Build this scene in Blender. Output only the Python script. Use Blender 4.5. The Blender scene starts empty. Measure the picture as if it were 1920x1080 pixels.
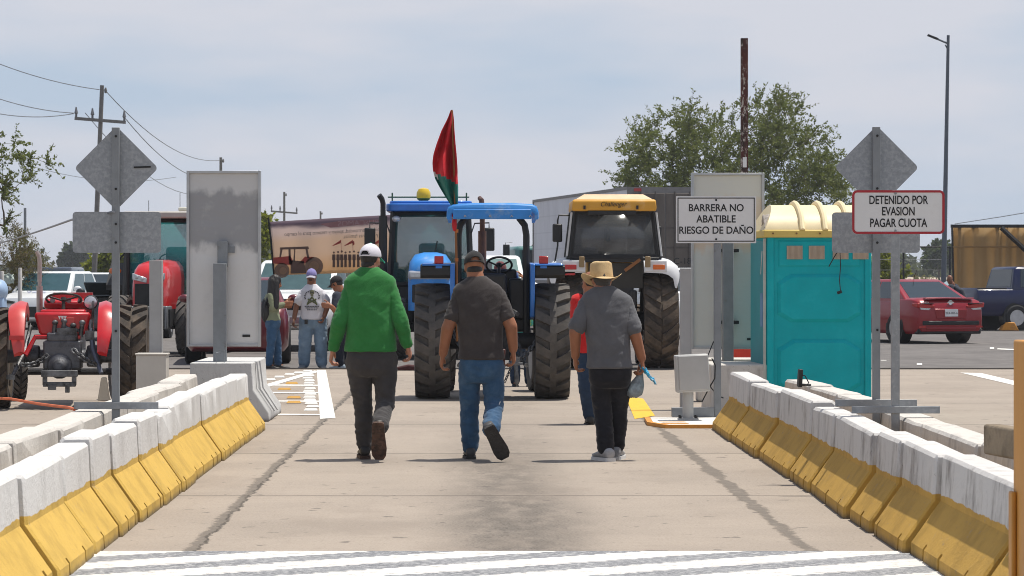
import bpy, bmesh, math, random
from mathutils import Vector, Matrix, Euler, noise
R = math.radians
S = bpy.context.scene
COL = S.collection
random.seed(7)

# ------------------------------------------------------------------ camera
F, HY, HX, H = 5333.0, 514.0, 884.0, 1.5          # focal length in px of the 1920 px photo, horizon, vanishing point, eye height
cam = bpy.data.cameras.new("camera"); camo = bpy.data.objects.new("camera", cam); COL.objects.link(camo)
camo.location = (0, 0, H); camo.rotation_euler = (R(90), 0, 0)
cam.sensor_width = 36; cam.lens = F * 36 / 1920
cam.shift_x = (960 - HX) / 1920; cam.shift_y = (HY - 540) / 1920
cam.clip_start = 0.5; cam.clip_end = 9000
cam.dof.use_dof = True; cam.dof.focus_distance = 23.5; cam.dof.aperture_fstop = 14
S.camera = camo

# ------------------------------------------------------------------ sky + sun + exposure
TO_SUN = Vector((0.27, 0.10, 1.0)).normalized()
w = bpy.data.worlds.new("World"); S.world = w; w.use_nodes = True
nt = w.node_tree; nt.nodes.clear()
def wn(t, **k):
    n = nt.nodes.new(t)
    for a, b in k.items(): setattr(n, a, b)
    return n
sky = wn('ShaderNodeTexSky', sky_type='NISHITA', sun_disc=False)
sky.sun_elevation = math.asin(TO_SUN.z); sky.sun_rotation = math.atan2(TO_SUN.x, TO_SUN.y)
sky.air_density = 1.0; sky.dust_density = 2.2; sky.ozone_density = 1.6; sky.altitude = 0
tc = wn('ShaderNodeTexCoord'); mp = wn('ShaderNodeMapping'); mp.inputs['Scale'].default_value = (2.6, 2.6, 11.0)
nz = wn('ShaderNodeTexNoise'); nz.inputs['Scale'].default_value = 2.4; nz.inputs['Detail'].default_value = 4; nz.inputs['Roughness'].default_value = .5
rp = wn('ShaderNodeValToRGB'); rp.color_ramp.elements[0].position = .34; rp.color_ramp.elements[1].position = .60
rp.color_ramp.elements[0].color = (0, 0, 0, 1); rp.color_ramp.elements[1].color = (1, 1, 1, 1)
v1 = wn('ShaderNodeMix', data_type='RGBA'); v1.inputs[6].default_value = (4.95, 5.95, 7.3, 1); v1.inputs[7].default_value = (6.7, 6.9, 7.65, 1)     # thin high cloud: bluer and paler streaks
mx = wn('ShaderNodeMix', data_type='RGBA'); sep = wn('ShaderNodeSeparateXYZ'); mr = wn('ShaderNodeMapRange'); mr.interpolation_type = 'SMOOTHSTEP'
for _i, _v in ((1, .16), (2, .70), (3, .95), (4, .28)): mr.inputs[_i].default_value = _v
bg = wn('ShaderNodeBackground'); bg.inputs['Strength'].default_value = 0.1
out = wn('ShaderNodeOutputWorld')
L = nt.links.new
L(tc.outputs['Generated'], mp.inputs['Vector']); L(mp.outputs['Vector'], nz.inputs['Vector']); L(nz.outputs['Fac'], rp.inputs['Fac'])
L(tc.outputs['Generated'], sep.inputs[0]); L(sep.outputs[2], mr.inputs[0]); L(mr.outputs[0], mx.inputs[0]); L(rp.outputs['Color'], v1.inputs[0]); L(sky.outputs['Color'], mx.inputs[6]); L(v1.outputs[2], mx.inputs[7]); L(mx.outputs[2], bg.inputs['Color']); L(bg.outputs[0], out.inputs['Surface'])
sl = bpy.data.lights.new("sun", 'SUN'); sl.energy = 5.0; sl.angle = R(0.53); sl.color = (1.0, .95, .86)
so = bpy.data.objects.new("sun", sl); COL.objects.link(so)
so.rotation_euler = TO_SUN.to_track_quat('Z', 'Y').to_euler()
S.cycles.filter_width = 0.95
S.view_settings.view_transform = 'Standard'; S.view_settings.look = 'None'; S.view_settings.exposure = 0.0; S.view_settings.gamma = 1

# ------------------------------------------------------------------ helpers
def W(px, py, Y): return Vector(((px - HX) * Y / F, Y, H - (py - HY) * Y / F))
def G(px, py):
    Y = F * H / (py - HY); return Vector(((px - HX) * Y / F, Y, 0))
def sc(Y): return F / Y
def C(r, g, b, k=1.0):
    f = lambda u: (u / 255 / 12.92 if u / 255 <= .04045 else ((u / 255 + .055) / 1.055) ** 2.4) * k
    return (f(r), f(g), f(b))

def M(name, col, rough=.6, metal=0., var=.12, scale=6., bump=0., bscale=60., col2=None, thr=(.45, .62), scale2=3., stretch=None,
      coat=0., spec=.5, trans=0., alpha=1., ior=1.45, det=6):
    m = bpy.data.materials.new(name); m.use_nodes = True
    t = m.node_tree; N = t.nodes; Lk = t.links.new; b = N['Principled BSDF']
    b.inputs['Roughness'].default_value = rough; b.inputs['Metallic'].default_value = metal
    b.inputs['Specular IOR Level'].default_value = spec; b.inputs['Coat Weight'].default_value = coat; b.inputs['Coat Roughness'].default_value = .08
    b.inputs['Transmission Weight'].default_value = trans; b.inputs['Alpha'].default_value = alpha; b.inputs['IOR'].default_value = ior
    co = N.new('ShaderNodeTexCoord'); mapn = N.new('ShaderNodeMapping'); Lk(co.outputs['Object'], mapn.inputs['Vector'])
    if stretch: mapn.inputs['Scale'].default_value = stretch
    n = N.new('ShaderNodeTexNoise'); n.inputs['Scale'].default_value = scale; n.inputs['Detail'].default_value = det; n.inputs['Roughness'].default_value = .6
    Lk(mapn.outputs['Vector'], n.inputs['Vector'])
    r = N.new('ShaderNodeValToRGB'); r.color_ramp.elements[0].position = .3; r.color_ramp.elements[1].position = .7
    r.color_ramp.elements[0].color = (*[c * (1 - var) for c in col], 1); r.color_ramp.elements[1].color = (*[min(1, c * (1 + var)) for c in col], 1)
    Lk(n.outputs['Fac'], r.inputs['Fac']); last = r.outputs['Color']
    if col2:
        n2 = N.new('ShaderNodeTexNoise'); n2.inputs['Scale'].default_value = scale2; n2.inputs['Detail'].default_value = 9; n2.inputs['Roughness'].default_value = .68
        Lk(mapn.outputs['Vector'], n2.inputs['Vector'])
        r2 = N.new('ShaderNodeValToRGB'); r2.color_ramp.elements[0].position = thr[0]; r2.color_ramp.elements[1].position = thr[1]
        Lk(n2.outputs['Fac'], r2.inputs['Fac'])
        x = N.new('ShaderNodeMix'); x.data_type = 'RGBA'; Lk(r2.outputs['Color'], x.inputs[0]); Lk(last, x.inputs[6]); x.inputs[7].default_value = (*col2, 1)
        last = x.outputs[2]
    Lk(last, b.inputs['Base Color'])
    if bump:
        n3 = N.new('ShaderNodeTexNoise'); n3.inputs['Scale'].default_value = bscale; n3.inputs['Detail'].default_value = 5
        Lk(mapn.outputs['Vector'], n3.inputs['Vector'])
        bp = N.new('ShaderNodeBump'); bp.inputs['Strength'].default_value = min(1, bump); bp.inputs['Distance'].default_value = .02
        Lk(n3.outputs['Fac'], bp.inputs['Height']); Lk(bp.outputs['Normal'], b.inputs['Normal'])
    return m

class MB:
    def __init__(s): s.v = []; s.f = []; s.m = []
    def add(s, vs, fs, m=0):
        o = len(s.v); s.v += [Vector(v) for v in vs]; s.f += [tuple(i + o for i in f) for f in fs]; s.m += [m] * len(fs); return s
    def box(s, c, d, rot=(0, 0, 0), m=0, top=(1, 1)):
        e = Euler(rot).to_matrix(); c = Vector(c); vs = []
        for z in (-1, 1):
            k = top if z > 0 else (1, 1)
            for x, y in ((-1, -1), (1, -1), (1, 1), (-1, 1)): vs.append(c + e @ Vector((x * d[0] / 2 * k[0], y * d[1] / 2 * k[1], z * d[2] / 2)))
        return s.add(vs, [(3, 2, 1, 0), (4, 5, 6, 7), (0, 1, 5, 4), (1, 2, 6, 5), (2, 3, 7, 6), (3, 0, 4, 7)], m)
    def b2(s, lo, hi, m=0): return s.box([(a + b) / 2 for a, b in zip(lo, hi)], [abs(b - a) for a, b in zip(lo, hi)], m=m)
    def loft(s, rings, caps=True, m=0):
        n = len(rings[0]); vs = [p for r in rings for p in r]; fs = []
        for i in range(len(rings) - 1):
            for j in range(n): fs.append((i * n + j, i * n + (j + 1) % n, (i + 1) * n + (j + 1) % n, (i + 1) * n + j))
        if caps: fs += [tuple(range(n - 1, -1, -1)), tuple(range((len(rings) - 1) * n, len(rings) * n))]
        return s.add(vs, fs, m)
    def tube(s, pts, r, n=10, m=0, caps=True, flat=1.0):
        pts = [Vector(p) for p in pts]; rs = r if isinstance(r, (list, tuple)) else [r] * len(pts); rings = []; up = None
        for i, p in enumerate(pts):
            d = (pts[min(i + 1, len(pts) - 1)] - pts[max(i - 1, 0)]).normalized()
            if up is None:
                up = Vector((0, 0, 1)) if abs(d.z) < .9 else Vector((1, 0, 0))
            a = d.cross(up)
            if a.length < 1e-5: a = d.orthogonal()
            a.normalize(); b = a.cross(d).normalized(); up = b
            rings.append([p + a * math.cos(2 * math.pi * k / n) * rs[i] + b * math.sin(2 * math.pi * k / n) * rs[i] * flat for k in range(n)])
        return s.loft(rings, caps, m)
    def cap(s, p0, p1, r0, r1=None, n=14, m=0):           # tapered capsule
        r1 = r0 if r1 is None else r1; p0 = Vector(p0); p1 = Vector(p1); d = (p1 - p0)
        if d.length < 1e-6: d = Vector((0, 0, 1e-4))
        u = d.normalized(); pts = []; rs = []
        for k in range(4): a = R(90 - 85 + k * 85 / 3 * 0) ; 
        for k in range(4):
            a = R(-84 + 84 * k / 3); pts.append(p0 + u * math.sin(a) * r0); rs.append(math.cos(a) * r0)
        for k in range(4):
            a = R(84 * k / 3); pts.append(p1 + u * math.sin(a) * r1); rs.append(math.cos(a) * r1)
        return s.tube(pts, rs, n, m)
    def lathe(s, prof, o=(0, 0, 0), ax='z', n=24, m=0, closed=False):   # profile of (radius, height)
        o = Vector(o); rings = []
        for r, h in prof:
            ring = []
            for k in range(n):
                a = 2 * math.pi * k / n; x, y = r * math.cos(a), r * math.sin(a)
                ring.append(o + Vector({'z': (x, y, h), 'x': (h, x, y), 'y': (x, h, y)}[ax]))
            rings.append(ring)
        if closed: rings.append(rings[0])
        return s.loft(rings, not closed, m)
    def prism(s, out, ax, a, b, m=0):                      # outline extruded along an axis
        f = {'x': lambda p, q: (q, p[0], p[1]), 'y': lambda p, q: (p[0], q, p[1]), 'z': lambda p, q: (p[0], p[1], q)}[ax]
        n = len(out); vs = [f(p, a) for p in out] + [f(p, b) for p in out]
        fs = [tuple(range(n - 1, -1, -1)), tuple(range(n, 2 * n))] + [(i, (i + 1) % n, n + (i + 1) % n, n + i) for i in range(n)]
        return s.add(vs, fs, m)
    def ell(s, c, r, rot=(0, 0, 0), nu=16, nv=10, m=0):
        c = Vector(c); e = Euler(rot).to_matrix() if not isinstance(rot, Matrix) else rot; rings = []
        for i in range(nv + 1):
            a = R(-89 + 178 * i / nv)
            rings.append([c + e @ Vector((r[0] * math.cos(a) * math.cos(2 * math.pi * k / nu), r[1] * math.cos(a) * math.sin(2 * math.pi * k / nu), r[2] * math.sin(a))) for k in range(nu)])
        return s.loft(rings, True, m)
    def quad(s, a, b, c, d, m=0): return s.add([a, b, c, d], [(0, 1, 2, 3)], m)
    def grid(s, fn, nu, nv, m=0, keep=None):               # open sheet fn(u,v)
        vs = [fn(i / nu, j / nv) for i in range(nu + 1) for j in range(nv + 1)]
        fs = [(i * (nv + 1) + j, (i + 1) * (nv + 1) + j, (i + 1) * (nv + 1) + j + 1, i * (nv + 1) + j + 1) for i in range(nu) for j in range(nv) if keep is None or keep((i + .5) / nu, (j + .5) / nv)]
        return s.add(vs, fs, m)
    def xf(s, mat):
        s.v = [mat @ v for v in s.v]; return s
    def mesh(s, name, mats, angle=35, recalc=True):
        me = bpy.data.meshes.new(name); me.from_pydata([tuple(v) for v in s.v], [], s.f)
        for mt in (mats if isinstance(mats, (list, tuple)) else [mats]): me.materials.append(mt)
        me.polygons.foreach_set('material_index', s.m)
        if recalc:
            bm = bmesh.new(); bm.from_mesh(me); bmesh.ops.recalc_face_normals(bm, faces=bm.faces); bm.to_mesh(me); bm.free()
        if angle:
            me.polygons.foreach_set('use_smooth', [True] * len(me.polygons)); me.set_sharp_from_angle(angle=R(angle))
        me.update(); return me
    def build(s, name, mats, parent=None, bevel=0., angle=35, solid=0., loc=None, recalc=True, seg=2):
        me = s.mesh(name, mats, angle, recalc); o = bpy.data.objects.new(name, me); COL.objects.link(o)
        if parent: o.parent = parent
        if loc is not None: o.location = loc
        if solid:
            md = o.modifiers.new('thick', 'SOLIDIFY'); md.thickness = solid; md.offset = 0
        if bevel:
            md = o.modifiers.new('bevel', 'BEVEL'); md.width = bevel; md.segments = seg; md.limit_method = 'ANGLE'; md.angle_limit = R(40); md.harden_normals = False
        return o

def tag(o, label=None, cat=None, group=None, kind=None):
    for k, v in (('label', label), ('category', cat), ('group', group), ('kind', kind)):
        if v: o[k] = v
    return o
def thing(name, label, cat, loc=(0, 0, 0), rz=0., group=None):
    o = bpy.data.objects.new(name, None); COL.objects.link(o); o.empty_display_size = .1
    o.location = loc; o.rotation_euler = (0, 0, rz); return tag(o, label, cat, group)
def dup(o, parent=None):
    c = o.copy(); COL.objects.link(c); c.parent = parent
    for ch in list(o.children): dup(ch, c)
    return c
def struct(name, mb, m, **k): return tag(mb.build(name, m, **k), kind='structure')
FONT = None
def text_mesh(body, size, mat, name, parent, loc, rot=(R(90), 0, 0), align='CENTER', mirror=False, ext=.0008, shear=0, bold=0., xs=1.):
    cu = bpy.data.curves.new('t', 'FONT'); cu.body = body; cu.size = size; cu.align_x = align; cu.align_y = 'CENTER'; cu.extrude = ext; cu.shear = shear; cu.offset = bold
    o = bpy.data.objects.new('t', cu); COL.objects.link(o); dg = bpy.context.evaluated_depsgraph_get()
    me = bpy.data.meshes.new_from_object(o.evaluated_get(dg)); me.name = name
    bpy.data.objects.remove(o); bpy.data.curves.remove(cu)
    me.transform(Matrix.Diagonal((-xs if mirror else xs, 1, 1, 1)))
    if mirror: me.flip_normals()
    me.materials.clear(); me.materials.append(mat)
    ob = bpy.data.objects.new(name, me); COL.objects.link(ob); ob.parent = parent; ob.location = loc; ob.rotation_euler = rot
    return ob

# ------------------------------------------------------------------ shared materials
m_steel = M('galvanised_steel', (.27, .285, .30), .5, .55, .16, 9, .05, 90, col2=(.36, .37, .385), thr=(.5, .7), scale2=25)
m_post = M('painted_steel_post', (.22, .235, .25), .55, .2, .12, 7, .04, 60, col2=(.16, .15, .14), thr=(.6, .74), scale2=9)
m_signback = M('zinc_sign_back', (.27, .285, .305), .48, .55, .10, 40, .03, 120, col2=(.34, .355, .375), thr=(.46, .6), scale2=30)
m_black = M('black_paint', (.012, .012, .013), .45)
m_ink = M('black_lettering', (.012, .012, .014), .6, var=0)
m_rubber = M('worn_rubber', (.072, .066, .061), .85, var=.25, scale=9, bump=.2, bscale=40, col2=(.12, .105, .09), thr=(.46, .72), scale2=5)
m_rubber2 = M('dusty_rubber', (.042, .034, .028), .88, var=.3, scale=7, bump=.25, bscale=35, col2=(.12, .088, .062), thr=(.42, .68), scale2=3.5)
m_cartyre = M('car_tyre', (.02, .02, .021), .8)
m_dark = M('grimy_dark_iron', (.025, .025, .027), .6, .3, .4, 8, .2, 40, col2=(.06, .055, .05), thr=(.5, .75))
m_iron = M('greasy_grey_iron', (.15, .155, .165), .5, .5, .3, 9, .2, 40, col2=(.03, .028, .025), thr=(.45, .65), scale2=6)
m_chrome = M('chrome', (.6, .6, .6), .2, 1., .05)
m_alloy = M('alloy', (.45, .45, .46), .35, .8)
m_glass = M('dark_car_glass', (.02, .03, .036), .06, 0, .1, spec=.9)
m_white = M('white_car_paint', (.72, .73, .74), .35, 0, .03, coat=.6)
m_redlamp = M('red_lamp', (.42, .012, .012), .25, 0, .1, coat=.5)
m_orange = M('orange_lamp', (.65, .13, .01), .25, 0, .1, coat=.5)
m_lens = M('clear_lamp', (.55, .57, .6), .12, .4, .15, 30)
m_plate = M('plate', (.7, .7, .7), .5)
# ------------------------------------------------------------------ ground, roads
def node_mat(name):
    m = bpy.data.materials.new(name); m.use_nodes = True
    return m, m.node_tree.nodes, m.node_tree.links.new, m.node_tree.nodes['Principled BSDF']
def mathn(N, Lk, op, a, b=None, c=None, clamp=False):
    n = N.new('ShaderNodeMath'); n.operation = op; n.use_clamp = clamp
    for i, v in enumerate((a, b, c)):
        if v is None: continue
        if isinstance(v, (int, float)): n.inputs[i].default_value = v
        else: Lk(v, n.inputs[i])
    return n.outputs[0]
def noisen(N, Lk, vec, s, d=5, r=.6):
    n = N.new('ShaderNodeTexNoise'); n.inputs['Scale'].default_value = s; n.inputs['Detail'].default_value = d; n.inputs['Roughness'].default_value = r; Lk(vec, n.inputs['Vector']); return n.outputs['Fac']
def mapn(N, Lk, vec, scl):
    n = N.new('ShaderNodeMapping'); n.inputs['Scale'].default_value = scl; Lk(vec, n.inputs['Vector']); return n.outputs['Vector']
def sstep(N, Lk, v, a, b, lo=0., hi=1.):
    n = N.new('ShaderNodeMapRange'); n.interpolation_type = 'SMOOTHSTEP'
    for i, q in enumerate((a, b, lo, hi)): n.inputs[i + 1].default_value = q
    Lk(v, n.inputs[0]); return n.outputs[0]
def mixc(N, Lk, f, a, b):
    n = N.new('ShaderNodeMix'); n.data_type = 'RGBA'
    for i, v in ((0, f), (6, a), (7, b)):
        if isinstance(v, tuple): n.inputs[i].default_value = (*v, 1)
        elif isinstance(v, float): n.inputs[i].default_value = v
        else: Lk(v, n.inputs[i])
    return n.outputs[2]

def lane_concrete():
    m, N, Lk, b = node_mat('lane_concrete')
    co = N.new('ShaderNodeTexCoord').outputs['Object']; sp = N.new('ShaderNodeSeparateXYZ'); Lk(co, sp.inputs[0]); x, y = sp.outputs[0], sp.outputs[1]
    n1 = noisen(N, Lk, co, .55, 8); n2 = noisen(N, Lk, co, 22, 5, .75); n3 = noisen(N, Lk, mapn(N, Lk, co, (5, .35, 1)), 1.6, 6)
    broom = noisen(N, Lk, mapn(N, Lk, co, (1.0, 16, 1)), 2.6, 6, .72)
    col = mixc(N, Lk, sstep(N, Lk, n1, .35, .68), (.312, .264, .219), (.250, .212, .177))
    col = mixc(N, Lk, sstep(N, Lk, n3, .5, .75, 0, .35), col, (.25, .21, .175))
    col = mixc(N, Lk, sstep(N, Lk, broom, .48, .66, 0, .5), col, (.225, .19, .155))
    col = mixc(N, Lk, sstep(N, Lk, n2, .56, .72, 0, .75), col, (.17, .145, .12))
    # oil and tyre soot down the middle of the lane, thicker towards the booth
    wob = noisen(N, Lk, mapn(N, Lk, co, (1, .25, 1)), 1.1, 4)
    dx = mathn(N, Lk, 'ABSOLUTE', mathn(N, Lk, 'SUBTRACT', mathn(N, Lk, 'ADD', x, mathn(N, Lk, 'MULTIPLY', wob, .35)), .44))
    soot = mathn(N, Lk, 'MULTIPLY', sstep(N, Lk, dx, .05, .68, 1, 0), sstep(N, Lk, y, 16.5, 33, 1, .15))
    soot = mathn(N, Lk, 'MULTIPLY', soot, sstep(N, Lk, noisen(N, Lk, mapn(N, Lk, co, (2.5, 1, 1)), 2.4, 8), .28, .62, .5, 1))
    col = mixc(N, Lk, mathn(N, Lk, 'MULTIPLY', soot, .90), col, (.050, .045, .040))
    spots = noisen(N, Lk, co, 6.5, 3, .5); grit = noisen(N, Lk, co, 60, 3, .6); col = mixc(N, Lk, sstep(N, Lk, grit, .40, .68, .22, 0), col, (.52, .45, .38)); patch = noisen(N, Lk, mapn(N, Lk, co, (1, .5, 1)), .8, 7, .7); col = mixc(N, Lk, sstep(N, Lk, patch, .50, .66, 0, .45), col, (.24, .20, .165))
    col = mixc(N, Lk, sstep(N, Lk, spots, .66, .70, 0, .7), col, (.11, .095, .085))
    # ragged longitudinal joints with worn dark sealant
    n4 = noisen(N, Lk, mapn(N, Lk, co, (1.6, 1.0, 1)), 3.2, 10, .78); n5 = noisen(N, Lk, co, .9, 3); n6 = noisen(N, Lk, co, 9, 6, .7)
    cr = None
    for x0, w0 in ((-1.53, .026), (1.83, .060)):
        d = mathn(N, Lk, 'ABSOLUTE', mathn(N, Lk, 'ADD', mathn(N, Lk, 'SUBTRACT', x, x0), mathn(N, Lk, 'MULTIPLY', mathn(N, Lk, 'SUBTRACT', n4, .5), .22)))
        wd = mathn(N, Lk, 'MULTIPLY', sstep(N, Lk, n5, .36, .62, .3, 1.0), w0)
        k = sstep(N, Lk, mathn(N, Lk, 'SUBTRACT', d, wd), -.006, .022, 1, 0)
        cr = k if cr is None else mathn(N, Lk, 'MAXIMUM', cr, k)
    fine = mathn(N, Lk, 'ABSOLUTE', mathn(N, Lk, 'ADD', mathn(N, Lk, 'SUBTRACT', x, -1.50), mathn(N, Lk, 'MULTIPLY', mathn(N, Lk, 'SUBTRACT', n4, .5), .22)))
    col = mixc(N, Lk, mathn(N, Lk, 'MULTIPLY', cr, sstep(N, Lk, n6, .25, .6, .55, .95)), col, (.15, .13, .11))
    col = mixc(N, Lk, sstep(N, Lk, fine, .006, .014, .75, 0), col, (.05, .045, .04))
    # transverse saw joints
    yj = mathn(N, Lk, 'ADD', y, mathn(N, Lk, 'MULTIPLY', noisen(N, Lk, co, 3.0, 6), .05))
    fr = mathn(N, Lk, 'ABSOLUTE', mathn(N, Lk, 'SUBTRACT', mathn(N, Lk, 'FRACT', mathn(N, Lk, 'DIVIDE', mathn(N, Lk, 'SUBTRACT', yj, 17.0), 4.55)), .5))
    jt = sstep(N, Lk, fr, .0018, .0075, .8, 0)
    col = mixc(N, Lk, jt, col, (.09, .078, .067))
    yh = mathn(N, Lk, 'ABSOLUTE', mathn(N, Lk, 'SUBTRACT', yj, 44.75))
    Lk(col, b.inputs['Base Color']); b.inputs['Roughness'].default_value = .88; b.inputs['Specular IOR Level'].default_value = .25
    bp = N.new('ShaderNodeBump'); bp.inputs['Strength'].default_value = .5; bp.inputs['Distance'].default_value = .012
    hgt = mathn(N, Lk, 'SUBTRACT', mathn(N, Lk, 'ADD', n2, mathn(N, Lk, 'MULTIPLY', broom, .5)), mathn(N, Lk, 'ADD', cr, jt))
    Lk(hgt, bp.inputs['Height']); Lk(bp.outputs['Normal'], b.inputs['Normal'])
    return m
m_lane = lane_concrete()
m_asphalt = M('grey_asphalt', (.135, .125, .12), .9, 0, .25, .5, .5, 45, col2=(.19, .175, .165), thr=(.45, .7), scale2=2.2, spec=.25)
m_field = M('dry_field', (.20, .165, .09), .95, 0, .25, .15, .3, 3, col2=(.10, .105, .04), thr=(.45, .62), scale2=.12, spec=.1)
m_paint = M('worn_white_paint', (.70, .68, .63), .7, 0, .06, 5, .2, 60, col2=(.38, .34, .29), thr=(.58, .72), scale2=7)
m_yellowpaint = M('yellow_road_paint', (.72, .42, .03), .7, 0, .10, 7, .2, 50, col2=(.36, .28, .16), thr=(.58, .7), scale2=8)

def sheet(x0, y0, x1, y1, z): return MB().quad((x0, y0, z), (x1, y0, z), (x1, y1, z), (x0, y1, z))
struct('ground', sheet(-4000, -200, 4000, 7000, -.016), m_field)
struct('road', sheet(-60, 44.8, 75, 150, -.008), m_asphalt)
struct('toll_plaza', sheet(-30, 2, 40, 44.8, 0), m_lane)
m_kerb = M('grimy_kerb', (.10, .09, .08), .9)
struct('kerb', MB().b2((-30, 44.8, -.012), (40, 44.92, .02)), m_kerb)

# ribbed rumble pad at the lane entrance: white diagonal bars over grey ridges
def rumble_mat():
    m, N, Lk, b = node_mat('rumble_paint')
    co = N.new('ShaderNodeTexCoord').outputs['Object']; sp = N.new('ShaderNodeSeparateXYZ'); Lk(co, sp.inputs[0]); x, y = sp.outputs[0], sp.outputs[1]
    ys = mathn(N, Lk, 'SNAP', mathn(N, Lk, 'ADD', y, mathn(N, Lk, 'MULTIPLY', noisen(N, Lk, co, 7, 5, .7), .02)), .056)
    t = mathn(N, Lk, 'SUBTRACT', ys, mathn(N, Lk, 'MULTIPLY', x, .66)); t = mathn(N, Lk, 'ADD', t, mathn(N, Lk, 'MULTIPLY', noisen(N, Lk, co, 5, 6, .7), .10))
    fr = mathn(N, Lk, 'ABSOLUTE', mathn(N, Lk, 'SUBTRACT', mathn(N, Lk, 'FRACT', mathn(N, Lk, 'DIVIDE', mathn(N, Lk, 'SUBTRACT', t, 15.22), .66)), .5))
    k = sstep(N, Lk, fr, .20, .17)
    k = mathn(N, Lk, 'SUBTRACT', 1.0, sstep(N, Lk, fr, .21, .24))
    grit = noisen(N, Lk, mapn(N, Lk, co, (8, 60, 1)), 3, 4, .7)
    grey = mixc(N, Lk, sstep(N, Lk, grit, .40, .70), (.16, .165, .18), (.50, .50, .50))
    wht = mixc(N, Lk, sstep(N, Lk, noisen(N, Lk, mapn(N, Lk, co, (3, 14, 1)), 3, 9, .75), .50, .66, 0, .75), (.68, .66, .63), (.34, .32, .30))
    Lk(mixc(N, Lk, k, wht, grey), b.inputs['Base Color']); b.inputs['Roughness'].default_value = .7
    return m
mb = MB(); nx = 46
y0 = 12.2
k = 0
while y0 + k * .056 < 15.30:
    ya = y0 + k * .056
    mb.prism([(ya, .002), (ya + .008, .010), (ya + .03, .010), (ya + .038, .002)], 'x', -2.02, 2.34); k += 1
mb.quad((-2.05, y0 - .1, .004), (2.36, y0 - .1, .004), (2.36, 15.34, .004), (-2.05, 15.34, .004))
struct('rumble_pad', mb, rumble_mat(), angle=20)

# road markings on the plaza and road
def gq(pts, z=.004): 
    vs = [G(*p) for p in pts]; return [Vector((v.x, v.y, z)) for v in vs]
mb = MB()
mb.quad(*gq([(600, 786), (629, 784), (611, 694), (594, 694)]))
mb.quad(*gq([(474, 728), (480, 733), (600, 697), (590, 695)], .0045))
for ya, xa in ((722, 505), (736, 503), (752, 504), (777, 508)):
    mb.quad(*gq([(xa, ya + 1.6), (602, ya + 2.2), (602, ya), (xa, ya - .6)], .005))
struct('hatch_marking', mb, m_paint)
struct('edge_marking', MB().quad(*gq([(1190, 786), (1228, 780), (1206, 748), (1172, 742)])), m_yellowpaint)
mb = MB(); mb.quad(*gq([(1800, 699), (1920, 727), (1990, 735), (1840, 700)]))
mb.quad(*gq([(1652, 676), (1663, 676), (1660, 675), (1650, 675)], .0)); mb.quad(*gq([(1719, 684), (1729, 684), (1729, 681), (1719, 681)], .0)); mb.quad(*gq([(1856, 654), (1864, 654), (1864, 651), (1856, 651)], .0))
mb.quad(*gq([(1870, 655), (1990, 660), (1990, 658), (1870, 653)], .0))
struct('lane_marking', mb, m_paint)

# raised studs set into the hatch
m_studw = M('white_stud', (.66, .65, .62), .5, bump=.1); m_studo = M('ochre_stud', (.50, .26, .03), .5)
def stud(px, py, wd, mat, label, group):
    p = G(px, py); b = MB().box((0, 0, .012), (wd, .11, .024), top=(.8, .55))
    o = b.build('road_stud', mat); o.location = (p.x, p.y, .004); tag(o, label, 'road stud', group); return o
OCH = [(547, 720, 'third of its zigzag row from the man'), (533, 731, 'middle one on the far thin line'), (492, 737, 'beside the end of the grey barrier'), (551, 747, 'just behind its twin near the white band'),
       (551, 756, 'nearer of the pair by the white band'), (511, 762, 'nearest the foot of the grey barrier')]
for px, py, t in OCH: stud(px, py, .17, m_studo, 'ochre road stud in the white hatch, ' + t, 'ochre studs in the hatch')
for i in range(15):
    py = 697 + i * i * .08 + i * 4.1; stud(578 + i * .5 + random.uniform(-3, 3) - (30 if i < 3 else 0) * 0, py, .15, m_studw, 'small white road stud in the column along the white band', 'white studs along the band')
for px, py in ((543, 703), (524, 708), (507, 713), (560, 700), (490, 720)): stud(px, py, .15, m_studw, 'small white road stud on the slanting edge of the hatch', 'white studs along the slanting line')

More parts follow.
